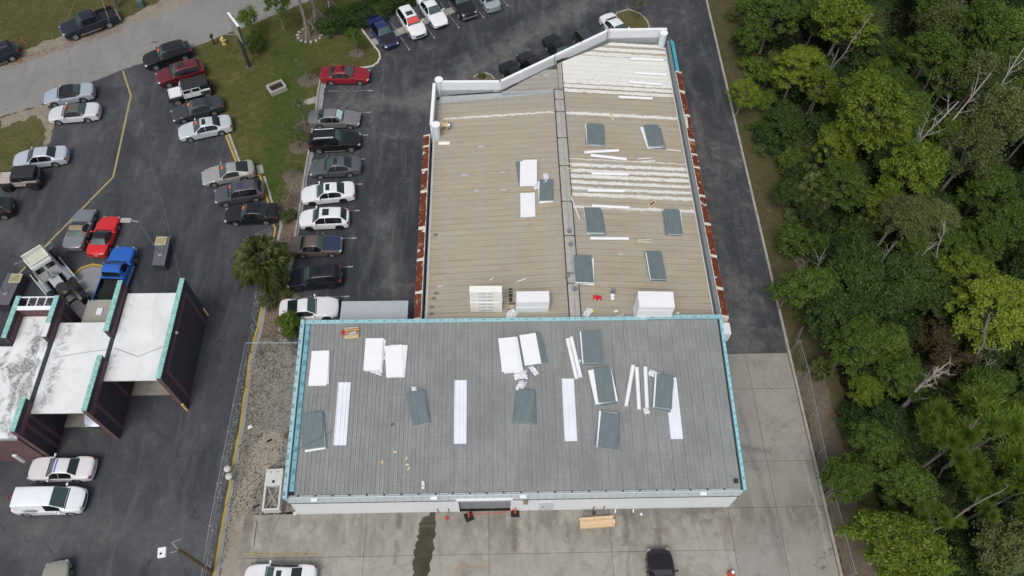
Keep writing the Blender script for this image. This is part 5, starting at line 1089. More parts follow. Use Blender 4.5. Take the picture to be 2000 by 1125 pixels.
car('sedan', (-43.30, 56.26), (-40.65, 56.84), 'L', (.42, .48, .54), 'light silver-blue convertible with black fabric roof beside the road', roof=(.015, .016, .018), H=1.40, rr=-.75, rb=-1.35, ws='glass')
car('sedan', (-42.22, 53.85), (-39.48, 54.14), 'L', (.70, .72, .73), 'white convertible with grey fabric roof and orange sticker', roof=(.10, .095, .09), H=1.40, rr=-.75, rb=-1.35, sticker=True)
car('sedan', (-43.74, 48.08), (-40.96, 48.52), 'L', (.52, .57, .63), 'silver-blue sedan with plain roof above the tan off-roader', wb=2.9)
car('hatch', (-46.20, 42.00), (-43.72, 42.42), 'L', BLK, 'black hatchback cut off by the left edge below the tan off-roader', H=1.55)
car('sport', (-35.70, 42.18), (-35.76, 39.68), 'R', (.22, .24, .27), 'grey two-seat convertible with tan fabric roof beside the yellow line', roof=(.27, .21, .14), wb=2.5, ro=1.0)
car('sport', (-33.39, 41.09), (-33.51, 38.91), 'R', (.62, .012, .015), 'bright red sports coupe with black removable roof between two other vehicles', roof=(.010, .010, .012), wb=2.57, metal=0.0, fo=1.1)
car('pickup', (-30.99, 37.64), (-31.23, 33.92), 'R', (.015, .12, .50), 'bright blue pickup truck with empty black bed beside the purple fins', wb=3.4, metal=.1, sw=(.84, .0), piv=None, rr=-.35, rb=-.5, bed=(-.62, -2.75))
car('coupe', (-25.82, 45.93), (-23.13, 46.60), 'L', (.36, .36, .34), 'beige-silver coupe with large curved rear window and orange sticker', group=g1, sticker=True, rb=-1.95, rr=-.9)
car('hatch', (-24.33, 43.63), (-21.72, 44.19), 'L', (.085, .09, .10), 'dark grey crossover with tinted roof panel, second from the end of the row', group=g1, sun=(.06, .055, .11), sticker=True, H=1.64, wb=2.69)
car('sedan', (-23.12, 41.45), (-20.41, 41.56), 'L', BLK, 'black sedan at the end of the row above the fan palm', group=g1, sticker=True, ws='glass_teal')
car('sedan', (-13.55, 59.07), (-16.44, 59.09), 'R', (.27, .010, .018), 'red sedan with black sunroof backed against the kerb at the top of the lot', group=g2, sun=True, metal=.1)
car('sedan', (-13.98, 53.03), (-16.92, 53.06), 'R', (.21, .215, .22), 'grey sedan with silver sunshade behind its windscreen', group=g2, sunshade=(.45, .62, .60), wb=2.8)
car('suv', (-13.60, 50.09), (-16.65, 49.90), 'R', BLK, 'large black SUV with silver roof rails facing the building', group=g2, rails=2, H=1.82, wb=2.85)
car('sedan', (-16.17, 46.78), (-13.47, 47.00), 'L', (.10, .112, .122), 'slate grey sedan with black sunroof between black SUV and white sedan', group=g2, sun=True, wb=2.8)
car('sedan', (-16.55, 43.63), (-13.78, 43.95), 'L', WHT, 'white sedan with black sunroof and dark wheels', group=g2, sun=True, metal=0.0, rim='dmetal')
car('hatch', (-16.48, 40.81), (-13.81, 40.93), 'L', WHT, 'white compact crossover with small sunroof and dark tailgate glass', group=g2, sun=True, metal=0.0, rim='dmetal', wb=2.61)
car('classic', (-14.25, 37.99), (-16.69, 37.93), 'R', (.12, .095, .082), 'faded brown old sedan with mismatched dark blue bonnet', group=g2, hood=(.02, .035, .085), metal=0.1, W=1.85, wb=2.7)
car('suv', (-16.63, 34.44), (-13.91, 34.71), 'L', (.012, .013, .022), 'black SUV with chrome window line next to the fan palm', group=g2, H=1.66, sun=(.01, .01, .014), rim='dmetal', wb=2.8)
def vents(root, T, xF, xR):
    for s in (1, -1): MB().box((xF - .75, s * .38, T['hood'] + .075), (.24, .1, .012), s * .3).obj('bonnet_vent', M['black'], root)
car('coupe', (-13.98, 31.67), (-16.74, 31.46), 'R', WHT, 'white muscle coupe with two bonnet vents next to the grey trailer roof', group=g2, metal=0.0, rim='dmetal', extra=vents, W=1.92)
car('sedan', (-11.62, 64.44), (-13.15, 67.33), 'R', (.015, .025, .14), 'blue sedan with matt black bonnet and rear wing at the kerb corner', group=g3, hood=(.012, .012, .013), wbs=False, wb=2.7, spoiler=True)
car('suv', (-8.66, 65.69), (-10.29, 68.96), 'R', WHT, 'white SUV with bright red sunshade in its windscreen', group=g3, sunshade=(.62, .06, .06), sun=True, metal=0.0, wbs=False, H=1.68, wb=2.70)
car('sedan', (-6.47, 67.62), (-8.12, 70.89), 'R', WHT, 'white sedan with dark mesh grille right of the car with the red sunshade', group=g3, metal=0.0, wbs=False, wb=3.05, H=1.48)
car('pickup', (-3.54, 68.84), (-5.36, 72.77), 'R', BLK, 'black truck cut off by the top edge between white and silver cars', group=g3, wbs=False)
car('sedan', (-2.06, 73.20), (-1.01, 70.64), 'L', (.36, .40, .43), 'silver sedan facing away, its rear bumper towards the camera at the top edge', group=g3, wbs=False)
car('sedan', (1.78, 76.96), (2.71, 74.06), 'L', BLK, 'black sedan almost out of frame at the top edge', group=g3, wbs=False)
car('sedan', (13.22, 64.75), (11.81, 67.51), 'R', WHT, 'white sedan beside the small grass island behind the parapet', group=g4, metal=0.0, wbs=False)
car('hatch', (9.90, 62.58), (8.56, 65.18), 'R', (.05, .055, .065), 'dark grey hatchback half hidden by the diagonal parapet', group=g4, wbs=False)
car('sedan', (7.04, 61.45), (5.56, 64.09), 'R', BLK, 'black sedan seen from behind in the middle of the diagonal row', group=g4, wbs=False)
car('suv', (2.58, 61.86), (4.09, 59.15), 'L', BLK, 'black SUV facing out of its bay with windscreen towards the lot', group=g4, wbs=False, rails=True)
car('sedan', (2.37, 57.57), (0.96, 60.07), 'R', BLK, 'black car mostly hidden behind the low end of the diagonal parapet', group=g4, wbs=False)
def stripe(root, T, xF, xR):
    MB().grid([[(T['rf'] - .10 - q, y, T['H'] - .012 - .02 * (abs(y) / .55) ** 2 * .3 + .004) for y in np.linspace(-.5, .5, 5)] for q in (0, .10)], flip=True).obj('blue_strip', plain('blue_vinyl', (.10, .10, .55), .4), root)
car('classic', (-33.28, 18.28), (-30.77, 18.28), 'L', (.70, .69, .70), 'white old boxy sedan with purple-blue strip across its roof', extra=stripe, metal=0.0, wb=2.8)
def vanx(root, T, xF, xR):
    MB().box((T['wx'] - .42, -.45, 1.52), (.12, .16, .02)).obj('red_badge', M['red'], root)
    MB().box((-.9, -.95, 1.28), (.9, .012, .28)).box((-1.2, -.95, .85), (1.1, .012, .14)).obj('side_lettering', plain('grey_lettering', (.32, .35, .40), .6, var=.6, scale=12), root)
    MB().box((xR + .22, 0, T['H'] - .0), (.07, .5, .05)).obj('brake_light', M['red_lens'], root)
car('van', (-30.47, 15.88), (-33.60, 15.87), 'R', (.80, .83, .87), 'white panel van with dark windscreen parked below the old white sedan', extra=vanx, metal=0.0)
f, r_ = fake_wheels((-15.03, 11.15), PI - .03, 2.86, 1.88)
car('sedan', f, r_, 'L', WHT, 'white sedan with large black sunroof at the bottom edge by the yellow line', sun=True, metal=0.0, wb=2.86)
f, r_ = fake_wheels((11.20, 10.34), PI / 2 + .02, 2.8, 1.84)
car('hatch', f, r_, 'L', (.010, .011, .016), 'black crossover facing the front wall at the bottom edge', wb=2.8, fo=.92, H=1.6, ws='glass')
f, r_ = fake_wheels((-29.90, 10.33), PI * .56, 2.7, 1.8)
car('classic', f, r_, 'L', (.33, .32, .27), 'pale gold car cut off by the bottom edge of the left lot', ws='glass', sunshade=(.62, .56, .36))
f, r_ = fake_wheels((-30.4, 24.6), -PI / 2, 2.6, 1.8)
car('sedan', f, r_, 'L', (.55, .60, .68), 'pale car peeping out of the wash bay under the middle canopy')

# ---------------------------------------------------------------- off-roaders
def offroader(fw, rw, side, colour, label, wb, doors, black_hard=True, group=None):
    dx, dy = fw[0] - rw[0], fw[1] - rw[1]; ang = math.atan2(dy, dx); sg = 1 if side == 'L' else -1; Wd = 1.80
    cx, cy = (fw[0] + rw[0]) / 2 + math.sin(ang) * sg * (Wd / 2 - .02), (fw[1] + rw[1]) / 2 - math.cos(ang) * sg * (Wd / 2 - .02)
    root = thing('off_roader', label, 'off-roader', (cx, cy, .012), ang, group); P = paint(colour, .0); h = wb / 2
    MB().box((h - .12, 0, .94), (1.25, 1.36, .34), top=.95).obj('bonnet', P, root, bevel=.05)
    t0, t1 = -h - .42, h - .72
    MB().bb(t0, t1, -.76, .76, .55, 1.16).obj('body', P, root, bevel=.03)
    MB().bb(h + .5, h + .56, -.62, .62, .62, 1.08).obj('grille', P, root)
    for s in (1, -1):
        MB().tube((h + .55, s * .5, .88), (h + .585, s * .5, .88), .1, n=12).obj('headlight', M['lamp'], root)
        MB().box((h - .02, s * .78, .93), (1.05, .30, .07)).box((h + .52, s * .78, .80), (.08, .30, .26)).box((h - .56, s * .78, .72), (.08, .30, .4)).obj('front_fender', M['black'], root, bevel=.03)
        MB().box((-h, s * .84, .95), (.98, .18, .07)).box((-h + .5, s * .84, .78), (.08, .18, .34)).box((-h - .46, s * .84, .82), (.08, .18, .28)).obj('rear_fender', M['black'], root, bevel=.03)
        ws = ([(-.10, t1 - .1), (-1.0, -.2)] if doors == 4 else [(-.35, t1 - .1)])
        for a, b in ws:
            MB().bb(a, b, s * .765, s * .79, .6, 1.18).obj('door', P, root, bevel=.01); MB().bb(a + .05, b - .06, s * .77, s * .80, 1.2, 1.56).obj('side_window', M['glass'], root)
            MB().bb(a, a + .05, s * .765, s * .80, 1.18, 1.6).bb(b - .06, b, s * .765, s * .80, 1.18, 1.6).bb(a, b, s * .765, s * .80, 1.56, 1.62).obj('door_frame', P if doors == 4 else M['black'], root)
        MB().box((t1 + .0, s * .98, 1.22), (.12, .2, .2)).obj('mirror', M['black'], root, bevel=.03)
        MB().box((t0 - .02, s * .66, .92), (.05, .14, .22)).obj('taillight', M['red_lens'], root)
    MB().add([(t1 + .12, -.7, 1.13), (t1 + .12, .7, 1.13), (t1 - .14, .66, 1.62), (t1 - .14, -.66, 1.62)], [(0, 1, 2, 3)]).obj('windscreen', M['glass_teal'], root)
    MB().tube((t1 + .13, -.72, 1.12), (t1 - .14, -.68, 1.66), .045).tube((t1 + .13, .72, 1.12), (t1 - .14, .68, 1.66), .045).tube((t1 - .14, -.68, 1.66), (t1 - .14, .68, 1.66), .045).obj('windscreen_frame', P, root)
    MB().box(((t0 + t1) / 2 - .06, 0, 1.68), (t1 - t0 - .06, 1.46, .18), top=.97).obj('hard_top', plain('black_hardtop', (.018, .019, .02), .6), root, bevel=.05)
    MB().bb(t0 + .02, -1.05 if doors == 4 else -.4, -.73, .73, 1.16, 1.6).obj('rear_quarter', M['glass'], root, bevel=.03)
    MB().bb(t0 - .0, t0 + .03, -.6, .6, 1.18, 1.55).obj('rear_window', M['glass'], root)
    MB().tube((t0 - .04, -.08, 1.02), (t0 - .30, -.08, 1.02), .40, n=20).tube((t0 - .04, -.08, 1.02), (t0 - .32, -.08, 1.02), .2, n=12).obj('spare_wheel', M['black'], root, smooth=40)
    MB().bb(h + .6, h + .78, -.8, .8, .55, .70).bb(t0 - .2, t0 - .02, -.75, .75, .52, .68).obj('bumper', M['black'], root, bevel=.03)
    MB().bb(t0 + .1, h + .5, -.5, .5, .35, .6).obj('chassis', M['black'], root)
    add_wheels(root, (h, -h), .80, .42, .26, 'rim' if doors == 4 else 'dmetal'); return root
offroader((-31.25, 56.31), (-28.44, 57.34), 'L', WHT, 'white four-door off-roader with black hard top and spare wheel, in the sale row', 2.95, 4, group=g1)
offroader((-44.48, 45.53), (-41.99, 45.71), 'L', (.42, .39, .34), 'tan two-door off-roader with black top and fat tyres at the left edge', 2.45, 2)

# ---------------------------------------------------------------- tractor unit
ca = (-38.44, 38.72); cb = (-34.04, 33.71); an = math.atan2(ca[1] - cb[1], ca[0] - cb[0]); an = math.atan2((-40.55, 38.99)[1] - (-34.57, 33.22)[1], (-40.55, 38.99)[0] - (-35.05, 33.42)[0])
cen = (-36.99, 35.47)
tr = thing('tractor_unit', 'white day-cab tractor unit with bare chassis, round side tanks and twin rear axles', 'truck', (cen[0], cen[1], .012), an)
TW = paint((.66, .68, .64), 0.0); Lf = 3.2
MB().bb(-3.2, 2.6, -.42, -.30, .78, 1.02).bb(-3.2, 2.6, .30, .42, .78, 1.02).obj('chassis_rail', M['black'], tr)
for x in (-3.0, -2.1, -1.2, -.4): MB().bb(x - .06, x + .06, -.3, .3, .8, 1.0).obj('cross_member', M['black'], tr)
# cab: sloping back wall, wrap-round windscreen, bonnet
cabv = [(0.35, 1.08), (0.35, 2.75), (.62, 3.0), (1.75, 3.0), (2.25, 2.25), (2.35, 1.75), (3.55, 1.55), (3.75, 1.0), (3.7, .65), (.35, .65)]
mb = MB(); n = len(cabv); yv = [1.04 if x < 2.3 else .88 for x, z in cabv]; yv = [y * (.86 if z > 2.7 else 1) for y, (x, z) in zip(yv, cabv)]
mb.add([(x, -y, z) for y, (x, z) in zip(yv, cabv)] + [(x, y, z) for y, (x, z) in zip(yv, cabv)], [tuple(range(n)), tuple(range(n, 2 * n))[::-1]] + [(i, n + i, n + (i + 1) % n, (i + 1) % n) for i in range(n)])
mb.obj('cab', TW, tr, bevel=.16)
# raised fairing rim round a sunken roof deck
for (x0, x1, y0, y1) in ((.5, .62, -.85, .85), (1.55, 1.68, -.85, .85), (.62, 1.55, -.85, -.74), (.62, 1.55, .74, .85)):
    MB().bb(x0, x1, y0, y1, 2.98, 3.42 if x0 > 1 else 3.1).obj('roof_fairing', TW, tr, bevel=.04)
MB().bb(.62, 1.55, -.74, .74, 2.99, 3.03).obj('fairing_deck', plain('cream_deck', (.52, .53, .42), .7), tr)
for s in (1, -1):
    MB().bb(.33, .36, s * .12, s * .78, 1.95, 2.5).obj('rear_window', M['glass'], tr, bevel=.01); MB().bb(1.1, 2.0, s * 1.035, s * 1.05, 1.75, 2.4).obj('side_window', M['glass'], tr)
    MB().tube((.75, s * .98, .62), (-.75, s * .98, .62), .33, n=20).obj('fuel_tank', M['galv'], tr, smooth=40); MB().tube((-.75, s * .98, .62), (-.78, s * .98, .62), .30, n=20).tube((.2, s * .98, .62), (.25, s * .98, .62), .345, n=20).tube((-.5, s * .98, .62), (-.45, s * .98, .62), .345, n=20).obj('tank_strap', M['chrome'], tr, smooth=40)
    MB().bb(-.9, 1.9, s * 1.28, s * 1.33, .35, .85).obj('side_skirt', M['white'], tr)
    MB().tube((2.1, s * 1.0, 1.9), (2.15, s * 1.45, 2.0), .02).tube((2.1, s * 1.0, 2.4), (2.15, s * 1.45, 2.45), .02).box((2.15, s * 1.5, 2.2), (.12, .2, .6)).obj('mirror', M['chrome'], tr, bevel=.02)
    MB().bb(-3.5, -3.46, s * .45, s * 1.25, .25, 1.0).obj('mud_flap', M['black'], tr)
    MB().tube((.35, s * .88, 1.0), (.35, s * .88, 2.9), .02).obj('grab_rail', M['dmetal'], tr)
    MB().box((3.5, s * .75, 1.1), (.3, .3, .2)).obj('headlight', M['lamp'], tr, bevel=.04)
MB().bb(-1.0, .25, -.38, .45, 1.02, 1.1).obj('deck_plate', M['boxgrey'], tr)
MB().prism([(-1.35 + .5 * math.cos(a), .5 * math.sin(a)) for a in [i * PI / 8 for i in range(16)]], 1.12, 1.2).bb(-2.1, -1.4, -.4, -.15, 1.1, 1.18).bb(-2.1, -1.4, .15, .4, 1.1, 1.18).obj('fifth_wheel', M['dmetal'], tr, bevel=.02)
MB().path([(.3, -.2, 1.5), (.0, -.3, 1.2), (-.2, 0, 1.35), (.05, .2, 1.2), (.3, .1, 1.6)], .025).path([(.3, .05, 1.8), (-.1, .2, 1.3), (.1, -.1, 1.15)], .02).obj('air_hose', M['black'], tr)
add_wheels(tr, (2.75,), 1.0, .5, .28, 'galv'); add_wheels(tr, (-1.6, -2.85), .92, .5, .5, 'dmetal')
MB().bb(-3.35, -1.1, -1.2, -.64, 1.03, 1.05).bb(-3.35, -1.1, .64, 1.2, 1.03, 1.05).obj('rear_guard', M['black'], tr) if False else None

# ================================================================ THINGS LYING ON THE ROOFS
gb_ = Mt('grey_faced_board', .55, 0, .4); n_ = gb_.noise(1.0, 6, .7, .3, gb_.vec((9, .8, 1), obj=True)); gb_.col(gb_.mix(gb_.ramp(n_, .35, .68), (.105, .14, .147), (.165, .208, .213))); M['board_g'] = gb_.m
M['board_w'] = M['white2']
def on_roof(kind, x, y): return zf(y) if kind == 'F' else zr(x)
def stack(kind, TL, TR, BL, cols, lab, shifts=None, th=.05):
    """cols: bottom to top, w or g; corners are those of the top board"""
    a, b, c = Vector(TL), Vector(TR), Vector(BL); ex = (b - a); ey = (a - c); L = ey.length; Wd = ex.length
    cx, cy = ((b + c) / 2)[:]; rz = math.atan2(ey.y, ey.x) - PI / 2; z = on_roof(kind, cx, cy) + .045
    r = thing('board_stack', lab, 'board stack', (cx, cy, z), rz, 'foam board stacks on the roofs')
    if kind == 'F': tilt = Matrix.Rotation(math.atan(KR), 4, 'X')
    else: tilt = Matrix.Rotation(math.atan(.9 / 11) * (1 if cx > RR else -1), 4, 'Y')
    r.matrix_world = Matrix.Translation((cx, cy, z)) @ tilt @ Matrix.Rotation(rz, 4, 'Z')
    n = len(cols)
    for i, q in enumerate(cols):
        t = n - 1 - i; sx, sy, sr = (shifts[t] if shifts and t < len(shifts) else (random.uniform(-.09, .09) * min(t, 3), random.uniform(-.08, .08) * min(t, 3), random.uniform(-.02, .02) * min(t, 3)))
        if t == 0: sx = sy = sr = 0
        mb = MB().box((0, 0, 0), (Wd, L, th - .014), m=0); mb.mi = [1, 0, 1, 1, 1, 1]
        o = MB.obj(mb, 'board', [M['board_w'] if q == 'w' else M['board_g'], M['white2'] if q != 'd' else M['board_g']], r)
        o.location = (sx, sy, th * (i + .5)); o.rotation_euler = (0, 0, sr)
    return r
o_ = 0
stack('F', (-13.41, 25.88), (-12.15, 25.87), (-13.33, 23.34), 'wwww', 'neat white board stack nearest the west parapet of the grey roof', [(0, 0, 0), (-.05, -.05, -.05), (.06, .0, .02), (-.06, -.06, -.03)])
stack('F', (-9.56, 26.76), (-8.29, 26.81), (-9.58, 24.29), 'wwww', 'white board stack with crumpled film at its lower corner, left of the fanned white one', [(0, 0, 0), (.05, .03, .01), (.07, .02, .0)])
stack('F', (-8.12, 26.13), (-6.88, 26.29), (-7.91, 23.73), 'wwwww', 'fanned white board stack, right one of the pair below the wood bundle', [(0, 0, 0), (.12, .0, -.06), (.2, -.03, -.12), (.25, .05, -.13), (.1, 0, -.03)])
stack('F', (-13.68, 21.26), (-12.28, 21.26), (-13.37, 18.78), 'ggwggg', 'grey board stack in the lower left corner of the grey roof', [(0, 0, 0), (.06, -.03, 0), (.08, -.04, 0), (.10, -.15, .02), (.02, -.18, -.03)])
stack('F', (-6.41, 22.64), (-5.28, 22.85), (-5.81, 20.24), 'gggg', 'tilted grey board stack between the first two white skylight sheets', [(0, 0, 0), (.03, .05, -.04), (.12, .02, -.09)])
stack('F', (0.14, 26.63), (1.39, 26.80), (0.39, 24.03), 'wwww', 'white board stack, left of the pair at the top middle of the grey roof', [(0, 0, 0), (.12, .0, .02), (.22, -.02, .04)])
stack('F', (1.69, 26.85), (2.89, 27.02), (2.04, 24.48), 'gggggw', 'single white board on a shifted grey stack, top middle of the grey roof', [(0, 0, 0), (.10, .02, .0), (.28, -.02, .02), (.42, -.03, .05), (.2, .0, .02)])
stack('F', (1.52, 22.81), (2.73, 22.66), (1.15, 20.43), 'gggggg', 'thick grey board stack with plastic at its head, between second and third skylight sheets', [(0, 0, 0), (.05, -.08, .03), (.1, -.12, .06), (.18, -.1, .11), (.22, -.08, .15)])
stack('F', (6.40, 27.14), (7.69, 27.12), (6.39, 24.65), 'ggwgg', 'grey board stack under the east part of the north parapet beside two foam tubes', [(0, 0, 0), (-.12, .0, .02), (-.2, .02, .03), (-.3, .0, .05)])
M_ = None
stack('F', (6.98, 24.24), (8.22, 24.34), (7.18, 21.66), 'ggwgwg', 'skewed grey board stack left of the two leaning foam tubes', [(0, 0, 0), (.10, .0, .05), (.16, .0, .06), (-.3, -.02, .07), (-.35, 0, .06)])
stack('F', (7.33, 21.07), (8.62, 20.94), (6.90, 18.51), 'gggwg', 'grey board stack lowest on the right half of the grey roof', [(0, 0, 0), (-.10, .04, .03), (-.15, .05, -.03), (-.2, .05, -.05)])
stack('F', (11.52, 23.72), (12.74, 23.67), (11.13, 21.26), 'gggwg', 'grey board stack lying over the head of the fourth skylight sheet', [(0, 0, 0), (-.10, .0, .0), (-.14, -.03, .01), (-.18, 0, 0)])
stack('R', (2.48, 44.36), (3.69, 44.29), (2.38, 41.61), 'gww', 'white board stack over one grey board on the west slope of the beige roof', [(0, 0, 0), (-.25, -.1, .0), (-.5, -.0, .12)])
stack('R', (2.15, 40.77), (3.38, 40.73), (2.10, 38.25), 'gw', 'lone thin white board pair on the west slope of the beige roof', [(0, 0, 0), (.02, -.04, 0)])
stack('R', (3.82, 42.08), (4.99, 41.99), (3.69, 39.79), 'wwg', 'grey board stack with torn white film round its head beside the ridge', [(0, 0, 0), (-.02, -.08, .03), (-.08, -.1, .08)])
stack('R', (8.33, 48.41), (9.76, 48.41), (8.19, 45.91), 'gwggg', 'grey board stack, upper left of the two north ones on the east slope', [(0, 0, 0), (.05, -.05, .0), (-.1, -.05, .03), (-.15, 0, .05)])
stack('R', (13.35, 48.56), (14.74, 48.69), (13.63, 46.02), 'gwggg', 'grey board stack, upper right of the two north ones near the east gutter', [(0, 0, 0), (-.05, -.03, -.02), (.1, -.03, .03)])
stack('R', (7.32, 38.94), (8.72, 39.04), (7.42, 36.42), 'gwgg', 'grey board stack in the middle of the east slope close to the ridge', [(0, 0, 0), (.05, -.06, .0), (.0, -.08, .02)])
stack('R', (14.06, 39.10), (15.32, 39.20), (14.07, 36.53), 'ggwgg', 'grey board stack in the middle of the east slope near the rusty fascia', [(0, 0, 0), (.08, -.03, -.02), (.14, .02, -.04)])
stack('R', (6.15, 34.14), (7.59, 34.18), (6.15, 31.60), 'gwgwg', 'grey board stack right beside the ridge cap at the south end', [(0, 0, 0), (.0, -.05, .0), (-.03, -.08, .02)])
stack('R', (12.06, 34.69), (13.32, 34.74), (12.13, 32.11), 'gggwg', 'grey board stack south of the two short white sticks on the east slope', [(0, 0, 0), (-.05, .02, .0), (-.12, .03, .02)])
# foam tubes
def tubeobj(kind, a, b, lab, r=.13, name='foam_tube', m='white2', cat='tube', grp='white foam tubes on the roofs'):
    za, zb = on_roof(kind, *a) + r + .04, on_roof(kind, *b) + r + .04
    cx, cy, cz = (a[0] + b[0]) / 2, (a[1] + b[1]) / 2, (za + zb) / 2
    A, B = Vector((a[0] - cx, a[1] - cy, za - cz)), Vector((b[0] - cx, b[1] - cy, zb - cz))
    mb = MB(); n = 6; pts = [A.lerp(B, i / n) + Vector((0, 0, random.uniform(-.008, .008))) for i in range(n + 1)]
    for p, q in zip(pts, pts[1:]): mb.tube(p, q, r * random.uniform(.96, 1.03), n=12)
    o = mb.obj(name, M[m], smooth=50); o.location = (cx, cy, cz); tag(o, lab, cat, grp); return o
TF = [((5.23, 26.55), (5.75, 23.49), 'left of two touching foam tubes beside the grey board stack at the north parapet'), ((5.52, 26.67), (6.05, 23.60), 'right of two touching foam tubes, overlapping the grey board stack at the north parapet'),
      ((9.89, 24.44), (9.14, 21.45), 'foam tube leaning left, the widest one on the grey roof'), ((10.15, 24.28), (10.05, 21.18), 'foam tube in the middle of the three upright ones on the grey roof'), ((10.77, 24.31), (10.62, 21.28), 'foam tube with torn film at its foot, next to the stack over the skylight sheet')]
for a, b, l_ in TF: tubeobj('F', a, b, l_, .15)
TR_ = [((7.82, 45.06), (10.88, 45.46), 'upper of the two crossing foam tubes below the north board stacks'), ((8.34, 44.77), (11.47, 44.49), 'lower of the two crossing foam tubes, tilted down to the right'), ((8.27, 42.72), (11.47, 42.80), 'foam tube lying on the upper white painted ribs'), ((7.78, 40.86), (10.93, 40.95), 'foam tube lying on the lower white painted ribs'),
       ((8.01, 39.22), (11.18, 39.19), 'foam tube touching the head of the middle grey board stack'), ((7.63, 35.90), (10.79, 36.03), 'foam tube south of the middle grey board stack'), ((11.45, 52.00), (14.65, 52.04), 'foam tube alone on bare beige ribs south of the white coated area'), ((13.16, 57.24), (16.34, 57.29), 'northernmost foam tube near the white parapet'), ((13.28, 55.33), (16.39, 55.30), 'foam tube on the fully white coated area'), ((12.67, 54.09), (15.80, 53.95), 'foam tube at the south edge of the fully white coated area')]
for a, b, l_ in TR_: tubeobj('R', a, b, l_, .135)
for a, b, l_, mm in (((12.50, 44.67), (13.76, 44.85), 'upper short white strip right of the crossing tubes', 'white2'), ((12.77, 44.43), (14.01, 44.53), 'lower short white strip right of the crossing tubes', 'white2'), ((15.24, 45.91), (16.49, 45.85), 'short white strip below the upper right board stack near the gutter', 'white2'), ((6.25, 40.72), (6.93, 37.82), 'long thin white pole leaning beside the ridge', 'white2'),
                     ((11.53, 35.97), (12.74, 36.08), 'upper of two thin cream sticks right of a foam tube', 'cream'), ((11.53, 35.82), (12.71, 35.80), 'lower of two thin cream sticks right of a foam tube', 'cream'), ((-0.49, 32.30), (-0.18, 32.55), 'short white rod alone above the lettered foam bundles', 'white2'), ((1.67, 32.05), (2.36, 32.29), 'short thin white stick west of the ridge at the south end', 'white2'), ((9.19, 28.78), (9.68, 28.97), 'small white offcut just behind the north parapet', 'white2')):
    tubeobj('R', a, b, l_, .045, 'strip', mm, 'strip', None)
o = MB().box((0, 0, 0), (.2, 1.3, .05)).obj('strip', M['cream']); p = (17.27, 48.75); o.location = (p[0] + .05, p[1], 5.12); o.rotation_euler = (0, .15, -.05); tag(o, 'cream offcut resting on top of the rusty east fascia', 'strip')
# lettered foam bundles stacked beside the parapet
lm = plain('blue_print', (.10, .14, .42), .6, var=.5, scale=20)
def bundles(pL, pR, depth, n, hh, lab, text=False, base=None, m='white2', warp_=.03):
    a, b = Vector(pL), Vector(pR); L = (b - a).length; rz = math.atan2((b - a).y, (b - a).x); z = zr((a.x + b.x) / 2) + .05
    r = thing('foam_bundle_stack', lab, 'foam bundles', (a.x, a.y, z), rz)
    for i in range(n):
        q = random.uniform(-warp_, warp_)
        o = MB().bb(q, L + q, q, depth + q, i * hh + .01, (i + 1) * hh).obj('foam_bundle', M[m], r, bevel=.035)
        if text:
            mb = MB(); x = L * .28
            while x < L * .72:
                wl = random.uniform(.05, .08)
                if abs(x - L * .51) > .05:
                    mb.bb(x, x + wl * .3, q - .014, q - .004, i * hh + hh * .38, i * hh + hh * .62)
                    if random.random() < .7: mb.bb(x + wl * .3, x + wl * .8, q - .014, q - .004, i * hh + hh * .38, i * hh + hh * .44)
                    if random.random() < .6: mb.bb(x + wl * .3, x + wl * .8, q - .014, q - .004, i * hh + hh * .55, i * hh + hh * .62)
                x += wl + .015
            mb.obj('print', lm, r)
    return r
M['cream_foam'] = plain('cream_white_foam', (.83, .82, .77), .75, var=.04, scale=1)
y_ = 28.75
bundles((-1.93, 29.46), (0.47, 29.44), .55, 6, .5, 'tall cream-white foam bundles with rows of blue print, behind the parapet', True, m='cream_foam')
bundles((1.54, 29.21), (4.01, 29.23), .95, 2, .8, 'white foam bundles with grey fold line, directly west of the ridge end')
bundles((10.46, 28.24), (13.08, 28.16), 1.35, 5, .52, 'tall white wrapped foam bundle stack near the east end of the beige roof')
# small things
def blob(p, z, sx, sy, sz, lab, m, name='plastic_film', cat='plastic film', seed=0):
    n = 9; mb = MB(); P = []
    for i in range(n):
        row = []
        for j in range(n):
            u, v_ = i / (n - 1) * 2 - 1, j / (n - 1) * 2 - 1; e = max(0, 1 - (u * u + v_ * v_) * .55)
            row.append((u * sx * random.uniform(.75, 1.1), v_ * sy * random.uniform(.75, 1.1), .02 + sz * e * random.uniform(.1, 1)))
        P.append(row)
    o = mb.grid(P, flip=True).obj(name, M[m]); o.location = (p[0], p[1], z + .03); o.rotation_euler = (0, 0, random.uniform(0, 3)); tag(o, lab, cat)
for q, sx, sy, l_ in (((-8.64, 24.27), .45, .22, 'film bunched at the foot of the left white stack'), ((1.70, 23.89), .5, .4, 'film bunched between the top middle white stacks'), ((2.60, 24.30), .6, .2, 'film trailing under the white-topped grey stack'), ((1.75, 23.09), .45, .3, 'film heap at the head of the thick grey stack'), ((-5.87, 22.90), .28, .18, 'film tuft at the head of the tilted grey stack'), ((11.41, 23.80), .5, .25, 'film bundle at the head of the stack over the skylight sheet'), ((10.57, 21.13), .22, .25, 'film scrap at the foot of the foam tube'), ((-8.10, 25.30), .15, .6, 'film caught between the two left white stacks'), ((5.86, 24.80), .15, .35, 'film scrap hanging beside the two touching tubes')):
    blob(q, zf(q[1]), sx, sy, .22, 'white plastic ' + l_, 'plastic')
